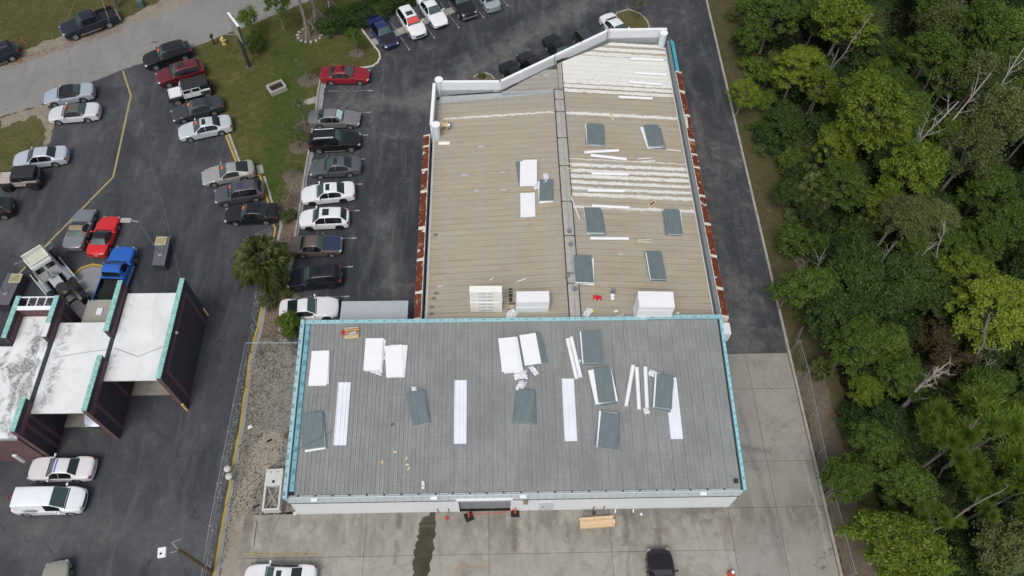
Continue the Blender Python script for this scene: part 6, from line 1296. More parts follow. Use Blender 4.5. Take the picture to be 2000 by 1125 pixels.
for q, sx, sy, l_ in (((4.34, 42.10), .7, .25, 'white plastic film torn round the head of the ridge-side grey stack'), ((3.49, 41.38), .2, .3, 'white plastic film scrap between the white stack and the ridge-side grey stack'), ((1.21, 29.09), .55, .4, 'white plastic film heap between the lettered and the folded foam bundles'), ((6.92, 29.02), .5, .25, 'clear plastic film behind the parapet right of the ridge')):
    blob(q, zr(q[0]), sx, sy, .25, l_, 'plastic')
p = (-10.61, 27.24); r = thing('wood_bundle', 'bundle of orange-brown sticks with a red corner near the teal parapet corner', 'wood bundle', (p[0], p[1], zf(p[1]) + .05), .05)
for i in range(16): MB().box((random.uniform(-.05, .05), -.42 + i * .055, .05 + .08 * (i % 3)), (random.uniform(.95, 1.15), .05, .07), random.uniform(-.06, .06)).obj('stick', random.choice([M['wood'], M['pale_wood'], plain('orange_wood', (.42, .20, .09), .8)]), r)
MB().box((-.68, .05, .12), (.2, .3, .2)).obj('red_corner', M['red'], r, bevel=.02); MB().box((.1, -.12, .26), (.5, .22, .04), .3).obj('grey_scrap', M['boxgrey'], r)
for i, (q, a, l_) in enumerate((((-7.06, 18.51), .1, 'right of the others, uppermost'), ((-7.90, 17.82), 1.5, 'the leftmost one'), ((-6.26, 18.04), 1.2, 'uppermost of the right three'), ((-6.18, 17.62), 0, 'middle of the right three'), ((-6.08, 17.36), .9, 'lowest of the right three'))):
    o = MB().box((0, 0, .03), (.24, .13, .06)).obj('wood_block', M['pale_wood'], bevel=.01); o.location = (q[0], q[1], zf(q[1]) + .04); o.rotation_euler = (0, 0, a); tag(o, 'small pale wood block on the lower grey roof, ' + l_, 'wood block')
q = (-7.34, 20.42); o = MB().box((0, 0, .03), (.2, .14, .06), .4).obj('wood_block', M['bark_dark']); o.location = (q[0], q[1], zf(q[1]) + .04); tag(o, 'small rusty brown scrap on the grey roof between skylight sheet and tilted grey stack', 'scrap')
q = (-5.05, 16.23); o = MB().box((0, 0, .08), (.2, .5, .12), .2).ball((0, -.2, .14), .12).obj('rag_bundle', M['plastic']); o.location = (q[0], q[1], zf(q[1]) + .03); tag(o, 'small dark and white bundle at the lower edge of the grey roof', 'bundle')
q = (10.61, 49.56); r = thing('timber_pair', 'two crossed pale timbers lying across the white seam on the east slope', 'timber', (q[0], q[1], zr(q[0]) + .05))
MB().box((-.05, 0, .05), (.09, 1.1, .08), .22).obj('timber', M['pale_wood'], r); MB().box((.1, -.0, .14), (.08, 1.0, .06), .12).obj('timber', M['pale_wood'], r)
q = (6.39, 43.41); r = thing('wooden_bracket', 'small orange timber frame beside the ridge at the first white painted ribs', 'timber frame', (q[0], q[1], zr(q[0]) + .05))
for x in (-.13, .13): MB().box((x, 0, .04), (.07, .8, .07)).obj('side_rail', M['wood'], r)
for y in (-.25, .28): MB().box((0, y, .10), (.42, .08, .05)).obj('cross_bar', M['wood'], r)
q = (13.20, 39.78); r = thing('small_crate', 'small open pale wooden tray tilted on the east slope', 'tray', (q[0], q[1], zr(q[0]) + .05), .75)
for (x, y, a, b) in ((0, .13, .7, .05), (0, -.13, .7, .05), (.33, 0, .05, .22), (-.33, 0, .05, .22)): MB().box((x, y, .06), (a, b, .12)).obj('tray_side', M['pale_wood'], r)
MB().box((0, 0, .01), (.6, .2, .02)).obj('tray_floor', M['bark_dark'], r)
q = (7.77, 30.32); r = thing('red_tool_case', 'two bright red tool cases side by side on the beige roof', 'tool case', (q[0], q[1], zr(q[0]) + .04), -.15)
for x in (-.15, .17): MB().box((x, -.03 * x, .12), (.3, .34, .24)).obj('case', M['red'], r, bevel=.03); MB().box((x, -.19, .12), (.12, .03, .05)).obj('handle', M['white2'], r)
q = (8.98, 30.45); o = MB().ball((0, .12, .16), (.19, .16, .17)).ball((0, -.14, .15), (.18, .16, .16)).obj('white_sack', M['white2'], smooth=60); o.location = (q[0], q[1], zr(q[0]) + .03); tag(o, 'white double sack right below a roof vent', 'sack')
q = (7.29, 29.16); o = MB().box((0, 0, .04), (.28, .16, .08), .2).obj('yellow_bag', plain('yellow_bag', (.70, .66, .08), .6), bevel=.02); o.location = (q[0], q[1], zr(q[0]) + .04); tag(o, 'small yellow bag by the parapet right of the ridge', 'bag')
q = (-4.41, 48.76); r = thing('cable_spool', 'wooden cable spool leaning against the white west parapet', 'spool', (q[0], q[1], zr(q[0]) + .45), -.05)
MB().tube((-.28, 0, 0), (-.22, 0, 0), .42, n=24).tube((.22, 0, 0), (.28, 0, 0), .42, n=24).obj('flange', M['pale_wood'], r); MB().tube((-.22, 0, 0), (.22, 0, 0), .2, n=16).obj('drum', M['wood'], r); MB().tube((.28, 0, 0), (.5, 0, 0), .3, n=16).obj('coil', M['galv'], r)
q = (-4.18, 46.90); o = MB().box((0, 0, .05), (1.0, .36, .08), .03).obj('white_sheet', M['cream_foam'], bevel=.01); o.location = (q[0] - .25, q[1], zr(q[0]) + .04); tag(o, 'white board strip at the west gutter below the small corner column', 'board')
q = (0.60, 32.52); o = MB().tube((0, 0, .0), (0, 0, .12), .1, n=12).obj('pipe_collar', M['dmetal']); o.location = (q[0] + 3.5, q[1], zr(q[0]) + .03); tag(o, 'small dark ring collar on the west slope near the ridge', 'collar')
q = (1.14, 31.38); r = thing('tool_row', 'row of small dark tools and timbers between the foam bundles', 'tools', (q[0], q[1], zr(q[0]) + .04))
for i, (x, y, a, b, m) in enumerate(((0, .0, .28, .1, 'dmetal'), (0, -.25, .3, .06, 'dmetal'), (0, -.55, .28, .22, 'dmetal'), (0, -.95, .25, .3, 'dmetal'), (.15, -1.3, .6, .08, 'bark_dark'), (.1, -1.55, .3, .1, 'pale_wood'), (.1, -1.85, .7, .06, 'bark_dark'))):
    MB().box((x, y, .05), (a, b, .09), random.uniform(-.15, .15)).obj('tool', M[m], r)
for q, l_ in (((9.15, 29.23), 'small white scrap behind the parapet left of the tall white bundle stack'), ((13.93, 29.20), 'pale scrap at the foot of the tall white bundle stack')):
    o = MB().box((0, 0, .04), (.3, .15, .07), .2).obj('scrap', M['white2'], bevel=.01); o.location = (q[0], q[1], zr(q[0]) + .04); tag(o, l_, 'scrap')

# ================================================================ VEGETATION
def leafmat(name, dark, mid, light, tr=.25):
    k = Mt(name, .6, 0, .25); gi = k.t.nodes.new('ShaderNodeNewGeometry'); rnd = gi.outputs['Random Per Island']
    n = k.noise(.75, 4, .6, 0, k.vec(obj=True))
    c = k.mix(k.ramp(n, .35, .65), dark, mid); c = k.mix(k.ramp(rnd, .45, 1, 0, .85), c, light); c = k.mix(k.ramp(rnd, 0, .3, .45, 0), c, dark)
    o = k.oinfo(); c = k.mix(k.ramp(o, 0, .5, .45, 0), c, tuple(x * .6 for x in mid)); c = k.mix(k.ramp(o, .5, 1, 0, .5), c, light)
    k.col(c); t = k.t.nodes.new('ShaderNodeBsdfTranslucent'); k.L(c, t.inputs[0]); mx = k.t.nodes.new('ShaderNodeMixShader'); mx.inputs[0].default_value = tr
    k.L(k.b.outputs[0], mx.inputs[1]); k.L(t.outputs[0], mx.inputs[2]); k.L(mx.outputs[0], k.o.inputs[0]); return k.m
LM = {
 'yellow': leafmat('yellow_green_leaves', (.058, .105, .010), (.125, .185, .016), (.23, .29, .028)),
 'green': leafmat('mid_green_leaves', (.036, .072, .010), (.072, .125, .016), (.14, .205, .028)),
 'dark': leafmat('dark_green_leaves', (.018, .038, .009), (.036, .070, .016), (.075, .12, .028)),
 'olive': leafmat('olive_leaves', (.050, .072, .022), (.09, .12, .036), (.16, .19, .065)),
 'pine': leafmat('pine_needles', (.07, .125, .015), (.15, .23, .028), (.25, .35, .055)),
 'brown': leafmat('brown_leaves', (.045, .032, .018), (.075, .055, .028), (.11, .085, .04)),
 'palm': leafmat('palm_fronds', (.08, .11, .035), (.16, .21, .065), (.27, .32, .13)),
 'bluepalm': leafmat('blue_green_fronds', (.03, .055, .04), (.06, .10, .07), (.10, .15, .11)),
}
def quads_mesh(name, C, N, size, aspect, mats, mi=None):
    """n small leaf quads (centre C, normal N) as one mesh, bent slightly"""
    n = len(C); N = N / np.linalg.norm(N, axis=1, keepdims=True)
    r = rng.normal(size=(n, 3))
    if mi is not None: T = mi + r * .25; N = np.cross(T, r); N /= np.linalg.norm(N, axis=1, keepdims=True)
    else: T = np.cross(N, r)
    T /= np.linalg.norm(T, axis=1, keepdims=True); B = np.cross(N, T)
    s = size.reshape(-1, 1); a = T * s; b = B * s * aspect
    V = np.empty((n, 4, 3)); V[:, 0] = C - a; V[:, 1] = C - b * .9 - N * s * .15; V[:, 2] = C + a; V[:, 3] = C + b * .9 - N * s * .15
    me = bpy.data.meshes.new(name); me.vertices.add(n * 4); me.vertices.foreach_set('co', V.ravel())
    me.loops.add(n * 4); me.loops.foreach_set('vertex_index', np.arange(n * 4, dtype=np.int32))
    me.polygons.add(n); me.polygons.foreach_set('loop_start', np.arange(0, n * 4, 4, dtype=np.int32)); me.polygons.foreach_set('loop_total', np.full(n, 4, dtype=np.int32))
    for m in mats: me.materials.append(m)
    me.update(); me.validate(); return me
def crown_tree(kind, seed, Rr=2.6, Hh=6.0, flat=.75, nl=5200, clump=.62, ls=.13, nc=34, bark='bark', aspect=.55, droop=0.0, start=.35, radial=False):
    """returns (crown mesh, trunk mesh): limbs reach out to irregular clumps of leaves"""
    rg = np.random.default_rng(seed); rd = random.Random(seed); zc = Hh - Rr * flat
    tips = []
    lob = [(rg.uniform(0, 2 * PI), rg.uniform(.55, 1.05)) for _ in range(5)]
    for i in range(nc):
        a = rg.uniform(0, 2 * PI); u = rg.uniform(-.25, 1) if i % 5 else rg.uniform(.6, 1)
        rr = Rr * math.sqrt(max(0, 1 - max(u, 0) ** 2)) * rg.uniform(.55, 1.0)
        rr *= .68 + .42 * max(math.cos(a - l[0]) * l[1] for l in lob)
        tips.append((rr * math.cos(a), rr * math.sin(a), zc + u * Rr * flat + rg.uniform(-.3, .3)))
    tips = np.array(tips); cs = clump * rg.uniform(.6, 1.35, nc)
    w = cs ** 2; idx = rg.choice(nc, nl, p=w / w.sum())
    d = rg.normal(size=(nl, 3)); d /= np.linalg.norm(d, axis=1, keepdims=True); d[:, 2] = np.where(d[:, 2] < -.2, -d[:, 2], d[:, 2])
    rad = cs[idx] * np.where(rg.uniform(0, 1, nl) < .2, rg.uniform(.9, 1.7, nl), rg.uniform(.2, 1.0, nl) ** .6); C = tips[idx] + d * rad[:, None] * np.array([1, 1, .75]); C[:, 2] -= droop * rg.uniform(0, 1, nl) ** 2
    N = d * .7 + np.array([0, 0, .65]) + rg.normal(size=(nl, 3)) * .45
    me = quads_mesh('crown', C, N, ls * rg.uniform(.6, 1.4, nl), aspect, [LM[kind]], d if radial else None)
    tb = MB(); top = Vector((rd.uniform(-.3, .3), rd.uniform(-.3, .3), zc - Rr * .1)); fork = top * start; fork.z = Hh * start
    r0 = .03 + Hh * .012
    tb.tube((0, 0, -.1), fork, r0 * 1.3, r0, 8); tb.tube(fork, top, r0, r0 * .45, 7)
    for i in range(0, nc, 4):
        e = Vector(tips[i]); t = rd.uniform(.0, .8); s = fork.lerp(top, t); m = s.lerp(e, .55) + Vector((rd.uniform(-.2, .2), rd.uniform(-.2, .2), rd.uniform(-.1, .3)))
        tb.tube(s, m, r0 * .30, r0 * .15, 5, cap=False); tb.tube(m, e, r0 * .15, r0 * .05, 4, cap=False)
    return me, tb.mesh('trunk', M[bark])
TREES = {}
def kinds(name, n, **kw):
    TREES[name] = [crown_tree(seed=100 * len(TREES) + i, **kw) for i in range(n)]
kinds('yellow', 4, kind='yellow', Rr=2.5, Hh=6.5, flat=.85, nl=12000, clump=.38, ls=.10, nc=120)
kinds('green', 4, kind='green', Rr=2.4, Hh=6.5, flat=.9, nl=12000, clump=.38, ls=.10, nc=115)
kinds('dark', 4, kind='dark', Rr=2.3, Hh=4.8, flat=.7, nl=11000, clump=.44, ls=.115, nc=95, bark='bark_dark')
kinds('olive', 4, kind='olive', Rr=2.1, Hh=7.5, flat=1.15, nl=11000, clump=.36, ls=.085, nc=100, droop=.8)
kinds('pine', 2, kind='pine', Rr=2.9, Hh=8.0, flat=.6, nl=26000, clump=.60, ls=.17, nc=19, aspect=.09, radial=True)
kinds('shrub', 4, kind='dark', Rr=1.5, Hh=1.9, flat=.85, nl=4200, clump=.45, ls=.10, nc=30, bark='bark_dark', start=.15)
kinds('gshrub', 3, kind='green', Rr=1.4, Hh=1.9, flat=.85, nl=3800, clump=.42, ls=.10, nc=28, bark='bark_dark', start=.15)
kinds('oshrub', 3, kind='olive', Rr=1.3, Hh=1.7, flat=.8, nl=2600, clump=.42, ls=.09, nc=24, bark='bark_dark', start=.15)
kinds('brown', 2, kind='brown', Rr=2.0, Hh=4.5, flat=1.0, nl=2600, clump=.5, ls=.09, nc=36)
kinds('thin', 3, kind='olive', Rr=1.1, Hh=3.4, flat=1.2, nl=900, clump=.38, ls=.07, nc=24)
kinds('lawntree', 3, kind='green', Rr=1.55, Hh=4.6, flat=.9, nl=3600, clump=.42, ls=.09, nc=34)
_cnt = {}
def tree(kind, x, y, sc, label, group=None, name=None, cat='tree', rz=None, tilt=(0, 0), z=0):
    L = TREES[kind]; i = _cnt.get(kind, 0); _cnt[kind] = i + 1; cm, tm = L[i % len(L)]
    r = thing(name or ('shrub' if 'shrub' in kind else 'tree'), label, cat, (x, y, z), random.uniform(0, 6.28) if rz is None else rz, group)
    an_ = random.uniform(.82, 1.22); r.scale = (sc * an_, sc / an_, sc * random.uniform(.88, 1.15)); r.rotation_euler = (tilt[0], tilt[1], r.rotation_euler[2])
    inst('trunk', tm, r); inst('crown', cm, r); return r
# prominent trees of the wood: (crown centre found at its height)
def PT(kind, p, sc, lab): tree(kind, p[0], p[1], sc, lab)
wood = [
 ('yellow', (29.43, 56.86), 1.0, 'bright yellow-green tree with two-toned crown, nearest the verge opposite the white parapet'),
 ('yellow', (31.23, 54.62), .72, 'small golden-green crown touching the bright tree near the verge'),
 ('yellow', (34.13, 60.96), 1.15, 'tall yellow-green tree with long pale bare limb at the top of the wood'),
 ('green', (28.11, 63.37), 1.1, 'mid-green tree overhanging the verge at the top edge'),
 ('green', (26.38, 62.30), .8, 'loose green tree low over the top of the verge'),
 ('yellow', (32.99, 48.05), 1.35, 'large spreading yellow-green tree in the middle of the upper wood'),
 ('yellow', (36.48, 48.19), .95, 'right-hand lobe tree of the large yellow-green group'),
 ('yellow', (30.78, 46.87), .85, 'left-hand yellow-green crown under the large spreading tree'),
 ('yellow', (35.90, 42.40), 1.1, 'yellow-green tree hanging over darker crowns right of centre wood'),
 ('yellow', (33.29, 40.19), .8, 'small yellow crown among pale olive ones'),
 ('green', (30.00, 42.15), .95, 'fresh green crown left of the fan palms in the middle of the wood'),
 ('olive', (33.55, 38.02), .85, 'pale olive crown on bent white stems'),
 ('olive', (35.10, 38.30), .8, 'taller pale olive crown right of its bent-stem neighbour'),
 ('olive', (36.73, 38.30), .9, 'greyish olive crown above a bleached leaning branch'),
 ('yellow', (37.97, 32.80), .9, 'yellow-green slender tree right of the dark creepers'),
 ('yellow', (37.87, 28.91), 1.25, 'large yellow-green tree with forked pale trunk at the right edge'),
 ('green', (25.33, 31.87), .95, 'bushy green tree leaning over the kerb beside the drive'),
 ('green', (23.85, 32.25), .55, 'small green bush reaching across the kerb onto the drive'),
 ('yellow', (26.03, 11.50), 1.15, 'bright lime-yellow tree at the bottom edge of the wood'),
 ('yellow', (25.93, 13.48), .55, 'small lime-green upright crown above the bottom yellow tree'),
 ('yellow', (27.93, 23.51), .55, 'little yellow-leaved bush by the fence opposite the concrete drive'),
 ('green', (30.04, 26.92), .7, 'brighter green climber crown by the dead tree'),
 ('green', (26.93, 26.52), .9, 'green crown behind the open fence gate'),
 ('olive', (43.06, 59.56), 1.2, 'tall feathery olive tree at the top centre of the wood'),
 ('green', (45.75, 57.38), 1.35, 'tall green feathery tree at the top right'),
 ('green', (41.60, 56.47), 1.1, 'green feathery tree standing left of the bleached diagonal trunks'),
 ('olive', (44.14, 47.53), 1.2, 'olive crown behind the long diagonal pale trunks at the right edge'),
 ('green', (48.93, 59.00), 1.2, 'green crown filling the top right corner'),
 ('olive', (40.69, 43.77), 1.1, 'grey-olive tree below the bleached diagonal trunk'),
 ('green', (42.52, 41.48), 1.0, 'green tree at the right edge above the dark hollow'),
 ('brown', (34.96, 28.12), .8, 'brownish half-bare tree beside the broken dead tree'),
 ('brown', (34.89, 25.47), .9, 'thin brown-leaved tree right of the broken dead tree'),
 ('olive', (35.88, 28.06), .55, 'small pale olive crown above the broken dead tree'),
 ('pine', (33.43, 18.23), 1.15, 'large pine with light green needle clusters at the lower right'),
 ('pine', (31.03, 17.91), .85, 'lower lobe of pine crown beside the big pine'),
 ('pine', (33.75, 14.38), .9, 'pine crown cut off by the right edge'),
 ('pine', (29.82, 13.68), .5, 'small detached pine cluster at the end of a bent grey limb'),
 ('yellow', (24.10, 54.55), .62, 'sparse reddish-green shrub tree beside the kerb of the long drive'),
 ('green', (33.41, 64.59), .8, 'green tree behind the top verge shrubs'),
 ('yellow', (38.15, 57.77), .6, 'small yellow-green crown between dark gaps of the upper wood'),
 ('green', (37.91, 54.26), .8, 'green crown beside the blue-green palm'),
 ('green', (37.86, 35.82), .8, 'green crown in the dark middle of the wood'),
 ('dark', (28.70, 32.87), 1.2, 'dark creeper-covered tree in the middle of the wood'),
 ('dark', (30.30, 30.90), 1.1, 'dark creeper mound left of the bare twig tree'),
 ('dark', (33.06, 32.50), 1.1, 'dark creeper mound right of centre'),
 ('dark', (26.77, 29.33), 1.0, 'dark creeper mound by the fence gate'),
 ('olive', (33.28, 11.21), 1.0, 'dull olive tangle at the bottom right corner'),
 ('green', (24.19, 16.28), .75, 'green crown crowding the fence below mid height'),
 ('green', (27.08, 18.88), .8, 'green crown behind the fence under the dead tree'),
 ('green', (28.30, 16.06), .8, 'mid green crown left of the detached pine cluster'),
]
pos = []
for kd, p, sc, lab in wood:
    tree(kd, p[0], p[1], sc, lab); pos.append((p[0], p[1], sc * 1.5))
# the rest of the wood, each tree its own; look-alikes share a label and a group
fillers = {'dark': ('dark green leafy tree deep in the wood', 'dark trees of the wood'), 'green': ('mid green leafy tree inside the wood', 'green trees of the wood'), 'olive': ('feathery olive tree inside the wood', 'olive trees of the wood'), 'yellow': ('yellow-green tree inside the wood', 'yellow-green trees of the wood'),
           'shrub': ('dark green shrub filling the wood floor', 'dark shrubs of the wood'), 'gshrub': ('mid green shrub filling the wood floor', 'green shrubs of the wood'), 'oshrub': ('olive shrub filling the wood floor', 'olive shrubs of the wood')}
rd = random.Random(5); tries = 0; nfill = 0
while tries < 16000 and nfill < 470:
    tries += 1; y = rd.uniform(2, 98); x0_ = 26.9 if y < 28 else 26.0; x = x0_ + rd.random() ** 1.15 * (15 + y * .43)
    if x < x0_ + .8 + .8 * math.sin(y * .7) and rd.random() < .6: continue
    far = y > 44
    if x > 36 and rd.random() < .5: kd = rd.choice(['dark', 'olive', 'green', 'green', 'dark'] if far else ['dark', 'dark', 'olive', 'green']); dmin = 1.45; sc = rd.uniform(.7, 1.1)
    elif rd.random() < .28: kd = rd.choice(['dark', 'dark', 'green', 'dark']); dmin = 1.35; sc = rd.uniform(.55, .9)
    else: kd = rd.choice(['shrub', 'shrub', 'gshrub', 'shrub', 'gshrub', 'oshrub']); dmin = .95; sc = rd.uniform(.7, 1.25)
    if 22 < y < 44 and kd in ('olive', 'oshrub', 'yellow'): kd = 'shrub'
    if any((x - a) ** 2 + (y - b) ** 2 < (dmin + c * .35) ** 2 for a, b, c in pos): continue
    pos.append((x, y, sc)); nfill += 1; lab, grp = fillers[kd]; tree(kd, x, y, sc, lab, grp)
print('fill', nfill)
# leaf litter and ground cover under the wood
def scatter(name, poly, n, size, mats, zr_=(0, .35), asp=.5, label=None, up=.9):
    xs = [p[0] for p in poly]; ys_ = [p[1] for p in poly]; X = rng.uniform(min(xs), max(xs), n * 3); Y = rng.uniform(min(ys_), max(ys_), n * 3)
    k_ = inpoly(X, Y, poly); X, Y = X[k_][:n], Y[k_][:n]
    cl = np.sin(X * 1.3 + np.sin(Y * .9) * 2) * np.sin(Y * 1.1 + np.cos(X * .7) * 2); k_ = rng.uniform(-1, 1, len(X)) < cl + .7; X, Y = X[k_], Y[k_]
    C = np.stack([X, Y, rng.uniform(zr_[0], zr_[1], len(X))], 1); N = rng.normal(size=C.shape) * (1 - up) * 2 + np.array([0, 0, 1])
    me = quads_mesh(name, C, N, size * rng.uniform(.5, 1.5, len(X)), asp, mats); o = bpy.data.objects.new(name, me); link(o)
    return tag(o, label, kind='stuff')
scatter('undergrowth', [(27.2, 2), (45, 2), (78, 98), (28, 98), (27.6, 50)], 120000, .12, [LM['dark']], (0, .9), .55, 'low dark leafy undergrowth covering the floor of the wood', .6)
scatter('grass_tufts', [(24.0, 27), (27.6, 27), (28.4, 40), (27.4, 55), (28.2, 72), (28, 90), (24.0, 90)], 9000, .06, [LM['olive']], (0, .1), .3, 'tufts of rough grass on the verge east of the kerb', .3)
scatter('grass_tufts', swale, 38000, .055, [LM['olive']], (0, .07), .22, 'tufts of lawn grass between the two lots', .3)
scatter('pebbles', gravel, 4500, .045, [M['kerb']], (0, .03), .7, 'pale pebbles lying in the gravel strip')
scatter('pebbles', gravel, 3500, .05, [M['bark_dark']], (0, .03), .6, 'dark stones and leaf scraps lying in the gravel strip')
scatter('weeds', gravel, 2600, .08, [LM['olive']], (0, .1), .4, 'low weeds scattered in the gravel strip', .3)
scatter('sealant_flakes', [(-19.69, 30.35), (-19.67, 35.04), (-20.41, 35.05), (-20.27, 30.60), (-20.16, 25.56), (-20.30, 21.75), (-20.50, 17.42), (-20.35, 11.69), (-19.99, 11.68), (-20.02, 17.04), (-19.98, 22.57), (-19.90, 26.44)], 700, .05, [M['kerb']], (.004, .008), .6, 'pale flakes of broken sealant along the yellow line')
scatter('sealant_flakes', [(-21.41, 40.70), (-20.09, 41.25), (-19.64, 40.68), (-19.72, 39.29), (-21.08, 39.42)], 160, .06, [M['kerb']], (.004, .008), .6, 'pale flakes of broken sealant by the end of the row')
scatter('grass_tufts', [(-64.08, 57.10), (-50.99, 62.99), (-45.81, 66.87), (-40.17, 69.12), (-35.87, 73.35), (-30.45, 77.81), (-46.83, 87.61)], 9000, .07, [LM['olive']], (0, .1), .25, 'rough grass tufts across the street', .3)
scatter('grass_tufts', [(-50.69, 50.29), (-47.92, 53.53), (-44.84, 54.73), (-43.10, 52.16), (-44.91, 48.65), (-49.16, 45.93)], 3000, .06, [LM['olive']], (0, .1), .25, 'rough grass tufts by the silver sedan', .3)
scatter('leaf_litter', [(-19.29, 46.23), (-17.69, 47.44), (-17.72, 42.36), (-17.84, 33.65), (-17.80, 30.85), (-19.22, 30.58), (-19.34, 39.84)], 3500, .06, [plain('straw_litter', (.30, .24, .17), .9)], (0, .04), .4, 'dry leaves and straw in the planting strip')
scatter('leaf_litter', [(24.2, 5), (26.2, 5), (26.2, 26), (24.2, 26)], 900, .05, [M['mulch']], (0, .04), .5, 'dry leaves along the foot of the east fence')
scatter('leaf_litter', [(-50.69, 62.08), (-48.15, 63.97), (-44.96, 65.75), (-40.24, 68.30), (-39.73, 67.32), (-45.14, 64.49), (-48.73, 62.44)], 2500, .07, [plain('dry_leaf', (.28, .15, .08), .8)], (0, .04), .5, 'brown fallen leaves along the sandy roadside')
# trees and shrubs of the lawns
def LT(kind, p, h, sc, lab, **kw): return tree(kind, p[0], p[1], sc, lab, **kw)
LT('lawntree', (-25.09, 65.95), 0, .85, 'small green tree right of the pole sign, close to the street')
LT('lawntree', (-22.34, 67.54), 0, 1.05, 'taller green tree on the lawn at the top edge')
LT('lawntree', (-14.31, 63.83), 0, .62, 'slim young green tree in a mulch ring near the blue sedan')
LT('gshrub', (-24.77, 64.52), 0, .75, 'bright green round shrub at the foot of the lawn tree by the sign')
LT('thin', (-18.86, 59.84), 0, .95, 'thin sparse tree in the mulch ring behind the red sedan')
LT('thin', (-18.41, 53.48), 0, .9, 'thin sparse tree by the kerb next to the grey sedan with sunshade')
LT('thin', (-18.77, 50.76), 0, .95, 'thin leaning tree in the pale mulch ring by the large black SUV')
LT('thin', (-18.83, 47.02), 0, .55, 'tiny sparse tree in the pale mulch ring left of the slate sedan')
LT('thin', (-18.82, 43.36), 0, .8, 'thin sparse tree between the crossover row and white sedans')
LT('oshrub', (-18.42, 42.08), 0, .55, 'low dull shrub in the planting strip below the thin tree')
LT('oshrub', (-18.98, 33.51), 0, .7, 'dull olive bush growing at the lower edge of the round-crowned palm')
LT('oshrub', (-17.70, 34.25), 0, .55, 'low dull shrub beneath the fan palm')
LT('gshrub', (-16.66, 30.79), 0, .85, 'feathery green bush at the north-west corner of the teal parapet')
LT('oshrub', (-1.25, 60.08), 0, .35, 'small green plant on the mulched island behind the white parapet')
LT('thin', (15.51, 68.82), 0, .9, 'slim green tree on the small grass island at the far corner')
hp = [(-17.67, 66.87), (-16.92, 67.51), (-15.99, 67.51), (-15.03, 67.83), (-14.25, 68.32), (-13.35, 68.81), (-12.50, 69.30), (-11.59, 69.80), (-10.68, 70.47), (-9.72, 71.32), (-8.91, 72.18), (-16.75, 68.58), (-15.69, 68.99), (-14.65, 69.82), (-13.59, 70.49), (-12.41, 71.16), (-11.17, 72.02), (-10.08, 72.88)]
for i, p in enumerate(hp): tree('shrub', p[0], p[1], .72, 'dark green hedge shrub between the lawn and the far row of cars', 'hedge shrubs at the top of the lawn')
LT('oshrub', (-18.15, 67.19), 0, .6, 'pale green shrub at the left end of the dark hedge')
for p, sc in (((25.62, 68.77), .6), ((25.65, 63.10), .75), ((26.00, 52.88), .6), ((24.87, 49.57), .5), ((26.11, 41.58), .6), ((26.07, 38.75), .5), ((26.06, 34.46), .6), ((24.75, 31.44), .5)):
    tree('oshrub', p[0] + .6, p[1], sc, 'low sparse bush on the rough verge beside the kerb', 'verge bushes by the drive')
# fan palms
def fan_palm(seed, nf=26, R=1.5, trunk=3.0, mat='palm', droop=.55):
    rd = random.Random(seed); mb = MB(); fr_ = []
    for i in range(nf):
        a = i * 2.39996 + rd.uniform(-.2, .2); el = lerp(1.25, -.35, (i / nf) ** .9) + rd.uniform(-.1, .1); L = R * rd.uniform(.75, 1.1)
        d = Vector((math.cos(a) * math.cos(el), math.sin(a) * math.cos(el), math.sin(el))); s = Vector((0, 0, trunk)); e = s + d * L * .62
        side = d.cross(Vector((0, 0, 1))).normalized(); up = side.cross(d).normalized()
        f = MB(); f.tube(s, e, .02, .014, 4, cap=False)
        nb = 22
        for j in range(nb):
            t = lerp(-1.75, 1.75, j / (nb - 1)); q = (d * math.cos(t) + side * math.sin(t)).normalized(); l = L * .62 * (1 - .18 * abs(t)) * rd.uniform(.85, 1.1)
            m_ = e + q * l * .6 + up * .05; p = e + q * l - Vector((0, 0, droop * l * rd.uniform(.3, .7))); wv = q.cross(up).normalized() * .05
            f.add([e, m_ + wv, m_ - wv, p], [(0, 1, 3), (0, 3, 2)])
        fr_.append(f.mesh('frond', LM[mat]))
    tb = MB()
    for i in range(6): tb.tube((0, 0, trunk * i / 6), (0, 0, trunk * (i + 1) / 6 - .01), .19, .16, 9)
    return fr_, tb.mesh('trunk', M['bark_dark'])
FP = [fan_palm(1, 36, 1.75, 2.6, 'palm', .8), fan_palm(2, 22, 1.3, 1.0, 'bluepalm'), fan_palm(3, 24, 1.4, 2.0, 'palm')]
def palm(i, p, sc, lab, group=None):
    r = thing('fan_palm', lab, 'palm', (p[0], p[1], 0), random.uniform(0, 6), group); r.scale = (sc, sc, sc); inst('trunk', FP[i][1], r)
    for f in FP[i][0]: inst('frond', f, r)
palm(0, (-19.17, 35.45), 1.25, 'bushy fan palm with round crown in the strip between the two lots'); palm(2, (-18.24, 35.02), .8, 'smaller fan palm crowding the right side of the round-crowned palm')
palm(1, (37.21, 56.34), 1.25, 'blue-green fan palm in a dark gap of the upper wood'); palm(1, (36.20, 56.84), 1.0, 'second blue-green fan palm, left of its twin in the upper wood')
palm(2, (28.56, 42.62), 1.35, 'dark fan palm with broad fronds near the verge in the middle of the wood'); palm(2, (29.92, 43.48), 1.2, 'dark fan palm just right of the broad one in the middle of the wood'); palm(2, (33.25, 40.28), 1.0, 'fan palm under pale olive crowns'); palm(2, (28.60, 45.29), .9, 'small fan palm beside the fresh green crown')
palm(2, (34.40, 23.96), .8, 'low fan palm right of the broken dead tree'); palm(2, (32.25, 24.20), .7, 'low fan palm at the foot of the broken dead tree'); palm(2, (25.55, 25.85), .7, 'grassy fan palm behind the north end of the east fence')
